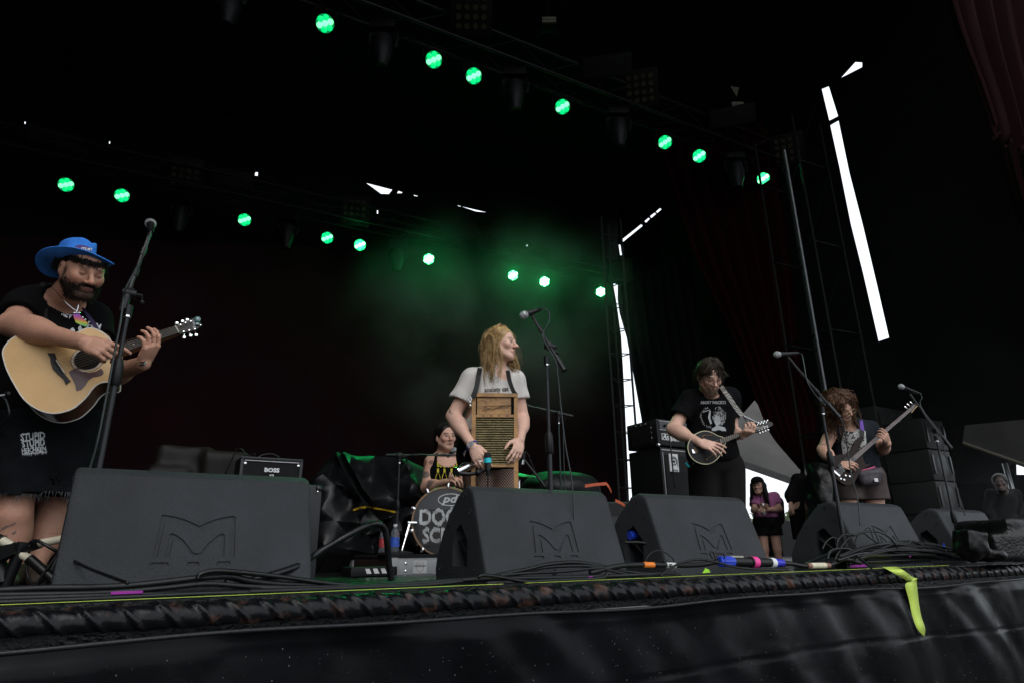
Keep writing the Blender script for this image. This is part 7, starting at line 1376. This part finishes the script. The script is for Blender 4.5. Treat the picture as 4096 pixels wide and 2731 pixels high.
mb.build('beard', mat('ginger_grey_beard', (.20, .14, .095), .6), p3, 180)
pix_text('lettering', 'ABORT FASCISTS', (2853, 1609), 102, tee3, mat('shirt_print_grey', (.36, .37, .38), .8), p3, bold=.012, rot=-.0, off=.008, squash=1.25, maxedge=8)
# printed figure: a generic cloud of hatching inside a ring
g = np.random.RandomState(77); pol = []
for _ in range(250):
    a = g.rand()*6.28; r_ = g.rand()**.5; x = 2879+26*r_*math.cos(a); y = 1660+38*r_*math.sin(a); l_ = 3+6*g.rand(); an = math.atan2(y-1640, x-2868)+1.3+.4*g.randn(); w_ = .7+.6*g.rand(); pol.append([(x, y), (x+math.cos(an)*l_, y+math.sin(an)*l_), (x+math.cos(an)*l_+w_, y+math.sin(an)*l_+w_), (x+w_, y+w_)])
for _ in range(90):
    a = 1.9+g.rand()*2.6; x = 2853+50*math.cos(a)+g.randn()*2; y = 1665+50*math.sin(a)*-.85+g.randn()*2; pol.append([(x, y), (x+2, y+1), (x+1, y+4)])
pol += [[(2832, 1668), (2838, 1640), (2843, 1642), (2841, 1672), (2848, 1690), (2842, 1696)], [(2812, 1645), (2840, 1636), (2840, 1639), (2813, 1648)], [(2848, 1712), (2870, 1700), (2900, 1708), (2905, 1722), (2846, 1722)], [(2862, 1660), (2880, 1664), (2884, 1690), (2866, 1704), (2856, 1684)]]
pix_poly('shirt_print', pol, tee3, MATS['shirt_print_grey'], p3, .008, None)
m_chk = mat('black_white_weave', (.55, .54, .50), .7); _t = m_chk.node_tree; _ck = _t.nodes.new('ShaderNodeTexChecker'); _ck.inputs['Scale'].default_value = 110; _ck.inputs[1].default_value = (.6, .58, .53, 1); _ck.inputs[2].default_value = (.015, .015, .015, 1); _tc = _t.nodes.new('ShaderNodeTexCoord'); _t.links.new(_tc.outputs['Object'], _ck.inputs[0]); _t.links.new(_ck.outputs[0], _t.nodes['Principled BSDF'].inputs['Base Color'])
P = smooth_path([at(2886, 1543, 4.75), at(2900, 1566, 4.70), at(2918, 1590, 4.68), at(2945, 1630, 4.68), at(2972, 1664, 4.66)], 5); T = np.gradient(P, axis=0); S_ = np.array([norm(np.cross(t_, EYEP-p_)) for t_, p_ in zip(T, P)])
MB().ribbon(list(P-S_*.016), list(P+S_*.016), (0, .004, 0)).build('instrument_strap', m_chk, p3); MB().tube([at(2972, 1662, 4.66), at(2990, 1690, 4.64), at(3000, 1708, 4.62)], .004, 6, 3).build('strap_lace', m_cord, p3)
# mandolin
MN = norm([.22, -1, .22]); MP = Plane(at(2830, 1790, 4.60), MN); md = thing('mandolin', 'matte black teardrop mandolin with cream edge and f-holes', 'mandolin', MP.hit(2820, 1790))
ol = smooth_path(np.array([(2896, 1750), (2872, 1742), (2850, 1730), (2828, 1723), (2806, 1724), (2780, 1736), (2762, 1756), (2752, 1778), (2753, 1802), (2764, 1826), (2784, 1844), (2812, 1854), (2840, 1852), (2866, 1836), (2884, 1812), (2892, 1790), (2902, 1768)], float), 3, True); O3 = [MP.hit(x, y) for x, y in ol]
m_mb = mat('matte_black_wood', (.010, .010, .0105), .5, spec=.3); MB().prism(O3[::-1], -MN*.045).build('body_shell', m_mb, md, 40); MB().tube([p for p in O3], .0035, 6, 1, True).build('binding', mat('aged_binding', (.50, .46, .30), .5), md, 180)
cen = MP.hit(2822, 1788); mb = MB(); n_ = len(O3); vs = [cen+MN*.012]+[cen+(p-cen)*.6+MN*.009 for p in O3]+[p+MN*.001 for p in O3]; mb.add(vs, [(0, 1+(i+1) % n_, 1+i) for i in range(n_)]+[(1+i, 1+(i+1) % n_, 1+n_+(i+1) % n_, 1+n_+i) for i in range(n_)]); mb.build('carved_top', m_mb, md, 180)
for pts in ([(2806, 1750), (2814, 1742), (2832, 1742), (2842, 1740), (2844, 1744)], [(2822, 1842), (2828, 1834), (2848, 1820), (2864, 1812), (2868, 1806)]): MB().tube([MP.hit(x, y, .009) for x, y in pts], np.array([.007, .004, .003, .004, .006]), 6, 4).build('f_hole', mat('f_hole_wood', (.10, .045, .02), .5), md, 180)
fb3 = [(2876, 1757), (3002, 1714), (3006, 1726), (2878, 1778)]; ribbonpix('neck', MP, fb3, m_mb, md, -.018, .022); ribbonpix('fingerboard', MP, fb3, m_ebony, md, .010, .006)
for i in range(16): q = .02+i/16.5; a = np.array(fb3[0])*(1-q)+np.array(fb3[1])*q; b = np.array(fb3[3])*(1-q)+np.array(fb3[2])*q; MB().cyl(MP.hit(*a, .017), MP.hit(*b, .017), .0014, n=5).build('fret', m_bind, md)
MB().cyl(MP.hit(3002, 1713, .017), MP.hit(3006, 1727, .017), .0035, n=6).build('nut', m_bind, md); ribbonpix('headstock', MP, [(3004, 1714), (3025, 1700), (3078, 1685), (3090, 1692), (3090, 1700), (3070, 1712), (3035, 1728), (3008, 1727)], mat('brown_black_head', (.045, .035, .035), .35), md, -.008, .014)
for i in range(4):
    for a, b in ((( 3026+i*12, 1701-i*3.2), (3034+i*12, 1690-i*3.2)), ((3034+i*11, 1722-i*4.2), (3040+i*11, 1731-i*4.2))): mb = MB(); mb.sph(MP.hit(*a, .008), .006, 8, 6); mb.cyl(MP.hit(*a, .0), MP.hit(*b, .0), .003, n=6); mb.sph(MP.hit(*b, .0), .008, 8, 6, sc=(1, .6, 1)); mb.build('tuning_peg', m_chrome, md, 180)
letters('lettering', 'Breedlove', Plane(MP.hit(3046, 1708, .007), MN), (0, 0), .026, m_white, md, rot=.22, off=.001, shear=.3); MB().box(MP.hit(2771, 1806, .014), (.022, .006, .030), np.stack([MP.x, MP.n, MP.y], 1), .003).build('tailpiece', m_chrome, md); MB().cyl(MP.hit(2770, 1795, .02), MP.hit(2782, 1812, .02), .004, n=6).build('bridge', m_oak2, md)
for i in range(4): q = (i+.5)/4; MB().tube([MP.hit(2770+2*i, 1799+5*i-6, .020), MP.hit(fb3[0][0]*(1-q)+fb3[3][0]*q, fb3[0][1]*(1-q)+fb3[3][1]*q, .020), MP.hit(3004, 1715+i*3, .019), MP.hit(3050, 1700+i*4, .012)], .0010, 4, 1).build('string', MATS['bronze_string'], md)
MB().cyl(at(2744, 1850, 4.66), at(2757, 1866, 4.64), .008, n=10).build('jack_tape', MATS['turquoise_tape'], md); MB().tube([MP.hit(2780, 1846, -.02), at(2772, 1862, 4.64), at(2757, 1868, 4.64)], .005, 6, 4).build('jack_lead', m_cord, md)
# ------------------------------------------------------------------ bass player
p4 = thing('person', 'bass player with long curly auburn hair, wire glasses and sleeveless black vest', 'person', np.array([*at(3440, 2200, 6.1)[:2], 0]))
bc_, bR = headat((3405, 1657, 5.82), (.42, -.72, -.55), (-.42, -.2, .9), 1.04); bs_ = 1.04; L4 = hb(bc_, bR, bs_)
SR = at(3328, 1722, 6.05); ER = at(3293, 1798, 6.0); WRr = at(3346, 1858, 5.78); SL = at(3482, 1715, 6.12); EL = at(3527, 1796, 6.05); WLr = at(3550, 1772, 5.82); nb = at(3396, 1695, 6.05)
tors = [Cp(at(3405, 1750, 6.12), at(3418, 1830, 6.12), .175, .175, .08), El(at(3428, 1870, 6.12), (.175, .135, .12), None, .08), Cp(SR, SL, .058, .058, .07), Cp(L4(0, -.02, -.05), nb, .056, .068, .04)]
def col4(P): c = np.tile(np.array(SK3)*.9, (len(P), 1)); head_col(bc_, bR, bs_, np.array(SK3)*.9, (.42, .18, .16), (.08, .045, .03), flush=.2, closed=1)(P, c); tattoo(P, c, at(3300, 1745, 6), at(3297, 1785, 6), .05, 31, .1, 60); tattoo(P, c, at(3540, 1760, 5.8), at(3552, 1765, 5.8), .04, 32, .2, 70); return c
hR_ = hand_prims(WRr, at(3372, 1858, 5.74)-WRr, (.0, .9, -.3), 1, (.45, .5, .6, .7), s=1.05); hL_ = hand_prims(WLr, at(3540, 1742, 5.76)-WLr, (-.3, .8, .3), -1, (.6, .8, .9, .8), s=1.02, thumb=(.3, .8))
lg4 = [Cp(at(3385, 1900, 6.1), at(3400, 2080, 6.1), .10, .07, .04), Cp(at(3485, 1900, 6.15), at(3510, 2080, 6.15), .10, .07, .04), Cp(at(3400, 2080, 6.1), np.array([*at(3400, 2080, 6.1)[:2], .06]), .07, .045, .04), Cp(at(3510, 2080, 6.15), np.array([*at(3510, 2080, 6.15)[:2], .06]), .07, .045, .04)]
sd('body', head_prims(bc_, bR, bs_)+tors+arm(SR, ER, WRr, (.062, .054, .054, .032))+arm(SL, EL, WLr, (.062, .054, .054, .032))+hR_+hL_+lg4, .0075, m_skin, p4, colfn=col4)
sv, cv_ = sleeve(SR, ER, .16, .074, .076, .012, False); sv2, cv2 = sleeve(SL, EL, .16, .072, .074, .012, False)
vest = sd('vest', inflate(tors[:3], .018)+sv+sv2+cv_+cv2+[Cp(nb, at(3400, 1730, 6.08), .08, .10, .05), Sub(Cp(L4(0, -.02, -.05), nb, .072, .08), .006), Sub(El(at(3405, 1705, 5.94), (.07, .06, .06)), .01), Hb(at(3430, 1882, 6.05), -Z3+np.array([.1, 0, 0]), .5)], .012, cloth('blue_black_denim', (.022, .027, .034), var=.3), p4, disp=lambda P: waves(P, 61, 11, .011, 5, (1, 1, .6), 1))
pix_poly('shirt_front', [[(3378, 1718), (3400, 1712), (3436, 1714), (3462, 1722), (3466, 1770), (3455, 1800), (3400, 1818), (3372, 1816), (3365, 1770)]], vest, cloth('pale_print', (.42, .42, .41)), p4, .008, 12)
g = np.random.RandomState(9); pix_poly('shirt_print', [[(x, y), (x+3+3*g.rand(), y+g.randn()*2), (x+4+2*g.rand(), y+4+2*g.rand()), (x+g.randn(), y+4)] for x, y in zip(3372+88*g.rand(110), 1720+92*g.rand(110))], vest, m_tee, p4, .012)
sd('shorts', [El(at(3440, 1895, 6.12), (.205, .16, .13), None, .06), Cp(at(3392, 1910, 6.1), at(3395, 2010, 6.1), .125, .125, .05), Cp(at(3480, 1910, 6.15), at(3500, 2010, 6.15), .13, .13, .05), Hb(at(3440, 1996, 6.1), -Z3, .6)], .013, cloth('mauve_brown_cotton', (.075, .058, .055)), p4, disp=lambda P: waves(P, 63, 11, .009, 4, (1, 1, .6), 1))
gs = []
for th in np.linspace(-3.05, 3.05, 19):
    if abs(th) < .75: continue
    k_ = .30+.0*abs(th); r1 = L4(math.sin(th)*.125, -.02+math.cos(th)*.125, .06); e = L4(math.sin(th)*.135, -.03+math.cos(th)*.10+.03, -.09); e2 = e-Z3*(.10+.12*g.rand())+np.array([math.sin(th)*.0, -.02, 0]); gs.append([L4(0, 0, .125), L4(math.sin(th)*.075, math.cos(th)*.07, .125), r1, e, e2])
gs += [[L4(s_*.01, .02, .125), L4(s_*.05, .062, .118), L4(s_*.09, .06, .06), L4(s_*.12, .02, -.03), L4(s_*.13, .0, -.13)] for s_ in (-1, -.7, .7, 1)]
mb = strands(gs, 1100, .024, 26, .024, .014, 4.5, .4, .0030, 3, 18, clumps=80)
hair_obj(p4, m_hairR, [El(L4(0, -.028, .045), np.array([.112, .125, .098])*bs_, bR, .01), El(L4(0, -.085, -.06), np.array([.105, .07, .12])*bs_, bR, .04), Hb(L4(0, .048, .04), bR@np.array([0, 1, -.40]), .3)], mb, .010, lambda P: waves(P, 4, 55, .010, 5))
gl = thing('glasses', 'thin wire-rimmed glasses on the bass player\'s face', 'glasses', L4(0, .11, .0)); mw = mat('gold_wire', (.6, .5, .35), .25, 1.)
for sx in (-1, 1): MB().tube([L4(sx*.033+.024*math.cos(a), .112, -.004+.021*math.sin(a)) for a in np.linspace(0, 6.28, 16, endpoint=False)], .0016, 5, 1, True).build('rim', mw, gl, 180); MB().cyl(L4(sx*.057, .11, .0), L4(sx*.080, .0, .0), .0014, n=6).build('temple', mw, gl)
MB().cyl(L4(-.009, .114, .002), L4(.009, .114, .002), .0014, n=6).build('bridge', mw, gl)
BN = norm([.15, -1, .25]); BP = Plane(at(3400, 1850, 5.78), BN); ba = thing('bass_guitar', 'dark brown electric bass held up steeply by the long-haired player', 'guitar', BP.hit(3400, 1850)); m_br = mat('dark_brown_lacquer', (.020, .008, .006), .45, var=.3, spec=.25)
bo = smooth_path(np.array([(3400, 1800), (3418, 1765), (3440, 1745), (3450, 1752), (3440, 1775), (3430, 1795), (3440, 1812), (3456, 1856), (3472, 1856), (3470, 1862), (3440, 1880), (3425, 1905), (3408, 1935), (3375, 1940), (3345, 1920), (3322, 1888), (3312, 1850), (3322, 1828), (3350, 1820), (3380, 1815)], float), 3, True); MB().prism([BP.hit(x, y, -.012) for x, y in bo][::-1], BN*.034).build('body_shell', m_br, ba, 40)
fb4 = [(3406, 1826), (3632, 1634), (3638, 1644), (3416, 1842)]; ribbonpix('neck', BP, fb4, m_br, ba, .0, .024); ribbonpix('fingerboard', BP, fb4, mat('rosewood_board', (.085, .04, .03), .4), ba, .024, .005)
for i in range(20): q = 1-(1-2**(-(i+1)/12))/(1-2**(-20.6/12)); q = max(q, 0); a = np.array(fb4[0])*(1-q)+np.array(fb4[1])*q; b = np.array(fb4[3])*(1-q)+np.array(fb4[2])*q; MB().cyl(BP.hit(*a, .029), BP.hit(*b, .029), .0014, n=5).build('fret', m_chrome, ba)
ribbonpix('headstock', BP, [(3632, 1634), (3646, 1616), (3662, 1612), (3672, 1620), (3660, 1632), (3644, 1652), (3636, 1650)], m_br, ba, .002, .018); MB().tube([BP.hit(3668, 1622, .02), BP.hit(3655, 1634, .02), BP.hit(3640, 1653, .02)], .004, 6, 4).build('headstock_edge', mat('maple_edge', (.35, .22, .08), .4), ba)
for x, y in ((3618, 1628), (3628, 1618), (3640, 1610), (3655, 1604)): mb = MB(); mb.cyl(BP.hit(x, y, .01), BP.hit(x+12, y+10, .01), .004, n=6); mb.sph(BP.hit(x, y, .01), .011, 8, 6, sc=(1, .5, 1)); mb.build('tuning_peg', m_chrome, ba, 180)
for i in range(4): MB().tube([BP.hit(3333+5*i, 1890+5*i, .036), BP.hit(3408+2.5*i, 1828+4*i, .034), BP.hit(3634+1.5*i, 1636+2.5*i, .034), BP.hit(3648+i*3, 1622, .024)], .0012, 4, 1).build('string', m_alu, ba)
for x, y in ((3360, 1873), (3385, 1850)): MB().box(BP.hit(x, y, .026), (.05, .012, .08), np.stack([norm(BP.x*.76+BP.y*.65), BP.n, norm(-BP.x*.65+BP.y*.76)], 1), .003).build('pickup', m_cord, ba)
MB().box(BP.hit(3338, 1896, .030), (.02, .012, .07), np.stack([norm(BP.x*.76+BP.y*.65), BP.n, norm(-BP.x*.65+BP.y*.76)], 1), .003).build('bridge', m_chrome, ba)
for x, y in ((3355, 1918), (3368, 1922), (3374, 1905), (3390, 1908)): MB().cyl(BP.hit(x, y, .022), BP.hit(x, y, .036), .008, n=8).build('knob', m_chrome, ba)
ribbonpix('instrument_strap', Plane(at(3450, 1700, 5.92), BN), [(3438, 1680), (3450, 1678), (3457, 1722), (3452, 1724), (3440, 1715)], mat('violet_strap', (.10, .035, .30), .6), p4, 0, .003); ribbonpix('instrument_strap', Plane(at(3450, 1700, 5.92), BN), [(3440, 1716), (3458, 1724), (3454, 1748), (3440, 1742)], m_cord, p4, 0, .003)
fp = thing('waist_bag', 'mauve patterned waist bag with pink zip on the bass player\'s hip', 'bag', at(3470, 1935, 5.88)); sd('pouch', [Cp(at(3440, 1896, 5.93), at(3508, 1890, 5.93), .05, .05, .04), Cp(at(3455, 1922, 5.93), at(3500, 1920, 5.93), .045, .045, .04)], .008, mat('mauve_print', (.070, .055, .068), .6, col2=(.030, .026, .034), thr=(.45, .55), vscale=28), fp)
MB().tube([at(3445, 1880, 5.85), at(3475, 1872, 5.85), at(3500, 1865, 5.87)], .005, 6, 4).build('pink_zip', mat('pink_zip', (.65, .08, .22), .5), fp); MB().box(at(3505, 1918, 5.86), (.032, .004, .030), None, .001).build('white_label', m_white, fp)
# ------------------------------------------------------------------ drummer
p5 = thing('person', 'dark-haired drummer in a black tank top with yellow print seated behind the bass drum', 'person', at(1780, 2000, 5.45))
dc, dR = headat((1805, 1755, 5.30), (.50, -.86, -.04), (-.06, 0, 1), .98); dss = .98; L5 = hb(dc, dR, dss)
SR = at(1726, 1850, 5.45); ER = at(1706, 1948, 5.38); WRr = at(1788, 1926, 5.16); SL = at(1845, 1842, 5.5); EL = at(1868, 1935, 5.42); WLr = at(1845, 1935, 5.2); nb = at(1778, 1812, 5.48)
tors = [Cp(at(1780, 1875, 5.5), at(1783, 1955, 5.5), .155, .155, .08), El(at(1785, 2000, 5.5), (.19, .16, .14), None, .08), Cp(SR, SL, .055, .055, .06), Cp(L5(0, -.025, -.05), nb, .052, .066, .04), El(at(1765, 1900, 5.40), (.075, .06, .07), None, .05), El(at(1815, 1900, 5.42), (.075, .06, .07), None, .05)]
def col5(P):
    c = np.tile(np.array(SK3), (len(P), 1)); head_col(dc, dR, dss, SK3, (.42, .17, .16), (.025, .018, .015), flush=.22)(P, c); tattoo(P, c, at(1712, 1835, 5.4), at(1702, 1875, 5.4), .06, 41, .0, 55, (.16, .07, .06)); tattoo(P, c, at(1700, 1880, 5.35), at(1700, 1915, 5.35), .06, 42, -.05, 60); tattoo(P, c, at(1712, 1932, 5.3), at(1750, 1932, 5.25), .04, 43, .1, 70); return c
sd('body', head_prims(dc, dR, dss, jaw=.95)+tors+arm(SR, ER, WRr, (.056, .048, .047, .028))+arm(SL, EL, WLr, (.055, .047, .046, .028))+hand_prims(WRr, at(1812, 1918, 5.12)-WRr, (.1, .4, -.9), 1, (.4, .6, .7, .8), s=.98)+hand_prims(WLr, at(1825, 1930, 5.15)-WLr, (.0, .4, .9), -1, (.4, .6, .7, .8), s=.98), .0068, m_skin, p5, colfn=col5)
tank = sd('tank_top', inflate([tors[0], tors[1], tors[4], tors[5]], .013)+[Cp(at(1748, 1868, 5.45), at(1742, 1838, 5.46), .035, .022, .03), Cp(at(1828, 1868, 5.47), at(1832, 1832, 5.5), .035, .022, .03), Sub(El(at(1790, 1830, 5.36), (.085, .11, .075)), .01), Sub(El(SR-U*.015, (.055, .09, .075)), .01)], .010, m_tee, p5, disp=lambda P: waves(P, 71, 14, .005, 4))
gs = []
for th in np.linspace(.9, 5.4, 13): gs.append([L5(0, .03, .115), L5(math.sin(th)*.05, -.02+math.cos(th)*.06, .12), L5(math.sin(th)*.085, -.025+math.cos(th)*.10, .05), L5(math.sin(th)*.07, -.06, -.06), L5(0, -.11, -.13)])
hair_obj(p5, m_hairD, [El(L5(0, -.020, .044), np.array([.086, .104, .088])*dss, dR, .01), El(L5(0, -.115, .0), np.array([.045, .04, .05])*dss, dR, .02), Hb(L5(0, .062, .055), dR@np.array([0, 1, -.30]), .3)], strands(gs, 260, .006, 36, .006, .002, 2, .2, .0022, 3, 8), .008, lambda P: waves(P, 4, 80, .003, 5))
my = cloth('yellow_print', (.52, .44, .05)); pix_text('lettering', 'BUCKFAST', (1790, 1860), 84, tank, my, p5, bold=.03, off=.008, squash=1.5, bend=.0025*-1, maxedge=6)
for i, x in enumerate((1752, 1778, 1806, 1830)): pix_poly('bottle_print', [[(x-4, 1872), (x+4, 1872), (x+4, 1888), (x-4, 1888)], [(x-4, 1890), (x-2, 1890), (x-7, 1905), (x-9, 1925), (x-11, 1925), (x-10, 1904)], [(x+3, 1890), (x+4, 1890), (x+9, 1905), (x+11, 1925), (x+9, 1925), (x+7, 1905)]], tank, my, p5, .008, 8)
tag(MB().lathe([(.17, 0), (.18, .03), (.17, .08), (.001, .085)], np.array([*at(1790, 2100, 5.55)[:2], zr+.30]), Z3, 20).build('drum_stool', m_tolex), 'round black stool under the drummer', 'stool')
st0 = at(1700, 1935, 5.1)
# ------------------------------------------------------------------ onlookers
def onlooker(label, head, hs_, D, sh, hips, arms, mats, feet=None, hairlen=.25, cap=None, bag=False, skin=SK3, fwd=(-.5, -.85, 0), res=.016, legsk=True, zf=PZ, hairm=None, sleeves=.6):
    q = at(hips[0], hips[1], D); p = thing('person', label, 'person', (q[0], q[1], zf)); c, R = headat(head, fwd, (0, 0, 1), hs_); L = hb(c, R, hs_)
    nb = at((sh[0][0]+sh[1][0])/2, (sh[0][1]+sh[1][1])/2-8, D); S = [at(*sh[0], D), at(*sh[1], D)]; hp = at(*hips, D)
    tr = [Cp(nb-Z3*.12, hp+Z3*.12, .13, .13, .08), El(hp, (.16, .13, .13), None, .08), Cp(S[0], S[1], .055, .055, .06), Cp(L(0, -.02, -.05), nb, .05, .06, .04)]; am = []
    for s_, a in zip(S, arms): e, w = at(*a[0]), at(*a[1]); am.append((s_, e, w))
    lg = []
    for sx in (-1, 1): h_ = hp+np.array([sx*.085, 0, -.05]); f_ = np.array([h_[0]+sx*.01, h_[1], zf+.05]); lg += [Cp(h_, (h_+f_)/2+np.array([0, -.02, 0]), .085, .058, .04), Cp((h_+f_)/2+np.array([0, -.02, 0]), f_, .055, .038, .03), Cp(f_, f_+np.array([-.02, -.12, -.01]), .04, .035, .03)]
    hands = []
    for (s_, e, w), a in zip(am, arms): hands += hand_prims(w, (w-e)+np.array(a[2]) if len(a) > 2 else w-e, (0, 1, .2), 1, (.4, .5, .5, .6), s=1.0)
    b = sum([arm(*x, (.048, .042, .040, .028)) for x in am], [])
    sd('body', head_prims(c, R, hs_)+tr+b+lg+hands, res*.62, m_skin, p, colfn=lambda P: head_col(c, R, hs_, skin, (.4, .18, .16), (.03, .02, .015))(P, np.tile(np.array(skin), (len(P), 1))))
    sl = []; ct = []
    for x in am: a_1, b_1 = sleeve(x[0], x[1], sleeves, .068, .068); sl += a_1; ct += b_1
    if sleeves > 1: sl = sum([arm(*x, (.066, .06, .058, .05)) for x in am], []); ct = [Hb(x[2]-norm(x[2]-x[1])*.02, x[2]-x[1], .12) for x in am]
    sd('top', inflate(tr[:3], .018)+sl+ct+[Sub(Cp(L(0, -.02, -.05), nb, .06, .066), .005), Hb(hp+Z3*.02, -Z3, .5)], res*.8, mats[0], p, disp=lambda P: waves(P, 8, 12, .010, 4))
    return p, L, c, R, am, hp
pk, L, c, R, am, hp = onlooker('woman in a pink t-shirt and dark cap holding a canned drink under the tent', (3026, 1948, 9.2), 1., 9.4, ((3022, 1992), (3098, 1985)), (3065, 2075), [((3015, 2040, 9.3), (3040, 2035, 9.15)), ((3118, 2035, 9.35), (3065, 2036, 9.12))], [cloth('pink_cotton', (.22, .075, .165), var=.1)], skin=(.34, .20, .15), zf=PZ)
gs = [[L(0, 0, .11), L(math.sin(t_)*.09, -.01+math.cos(t_)*.09, .04), L(math.sin(t_)*.10, -.0+math.cos(t_)*.06, -.10), L(math.sin(t_)*.12, .02, -.30)] for t_ in np.linspace(1.0, 5.2, 10)]
hair_obj(pk, m_hairD, [El(L(0, -.025, .04), (.086, .10, .086), R, .01), Hb(L(0, .05, .03), R@np.array([0, 1, -.3]), .3)], strands(gs, 260, .012, 3, .012, .004, 2, .3, .005, 3, 7), .012)
cp = thing('baseball_cap', 'dark baseball cap worn by the woman in pink', 'cap', L(0, 0, .08)); sd('cap_crown', [El(L(0, -.01, .065), (.092, .108, .075), R, .01), Hb(L(0, 0, .05), -R[:, 2], .3)], .010, m_tee, cp); sd('cap_visor', [El(L(0, .12, .055), (.065, .06, .010), R, .01)], .008, m_tee, cp)
sd('shorts', [El(hp-Z3*.02, (.18, .15, .14), None, .05)]+[Cp(hp+np.array([s_*.085, 0, -.06]), hp+np.array([s_*.095, -.005, -.24]), .11, .105, .04) for s_ in (-1, 1)]+[Hb(hp-Z3*.22, -Z3, .4)], .013, m_tee, pk)
q = at(3054, 2034, 9.08); t = thing('drink_can', 'tall drink can in the hands of the woman in pink', 'can', q); MB().lathe([(.024, -.08), (.030, -.07), (.030, .06), (.024, .075), (.001, .075)], q, Z3, 14).build('can_body', mat('can_metal', (.35, .33, .33), .3, .7), t); MB().lathe([(.0305, -.02), (.0305, .02)], q, Z3, 14, cap=False).build('can_band', mat('can_band', (.40, .20, .08), .4), t)
MB().tube([at(3085, 1985, 9.33), at(3108, 2000, 9.5), at(3110, 2060, 9.55)], .018, 6, 4).build('backpack_strap', m_tee, pk); sd('backpack', [Cp(at(3104, 2010, 9.62), at(3104, 2070, 9.62), .11, .12, .04)], .016, m_tee, pk)
jk, L, c, R, am, hp = onlooker('person in a long-sleeved black jacket facing away beside the bagged bundle, arms hanging', (3266, 1898, 8.85), 1., 9.0, ((3188, 1915), (3268, 1912)), (3215, 2050), [((3158, 1975, 9.0), (3163, 2012, 8.95)), ((3265, 1990, 9.0), (3262, 2060, 8.95))], [mat('black_rain_jacket', (.006, .006, .007), .75, bump=.4, bscale=12, spec=.1)], skin=(.30, .19, .14), sleeves=2, fwd=(.3, .9, 0), zf=PZ)
hair_obj(jk, m_hairD, [El(L(0, -.02, .035), (.09, .105, .095), R, .01)], MB(), .012); sd('shorts', [El(hp-Z3*.02, (.18, .15, .14), None, .05)]+[Cp(hp+np.array([s_*.085, 0, -.06]), hp+np.array([s_*.095, -.005, -.36]), .11, .10, .04) for s_ in (-1, 1)]+[Hb(hp-Z3*.34, -Z3, .4)], .015, m_tee, jk)
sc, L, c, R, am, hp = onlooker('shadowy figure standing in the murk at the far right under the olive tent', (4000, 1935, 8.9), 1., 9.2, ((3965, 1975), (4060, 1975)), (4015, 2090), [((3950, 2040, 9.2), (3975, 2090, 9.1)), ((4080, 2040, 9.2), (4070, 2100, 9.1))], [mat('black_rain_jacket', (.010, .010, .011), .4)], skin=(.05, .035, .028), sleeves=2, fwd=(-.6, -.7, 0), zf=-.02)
hair_obj(sc, m_hairD, [El(L(0, -.02, .04), (.092, .108, .095), R, .01), Hb(L(0, .055, .0), R@np.array([0, 1, -.2]), .3)], MB(), .012); sd('trousers', [El(hp-Z3*.02, (.18, .15, .14), None, .05)]+[Cp(hp+np.array([s_*.085, 0, -.06]), np.array([hp[0]+s_*.1, hp[1], .06]), .10, .07, .04) for s_ in (-1, 1)], .018, m_tee, sc)
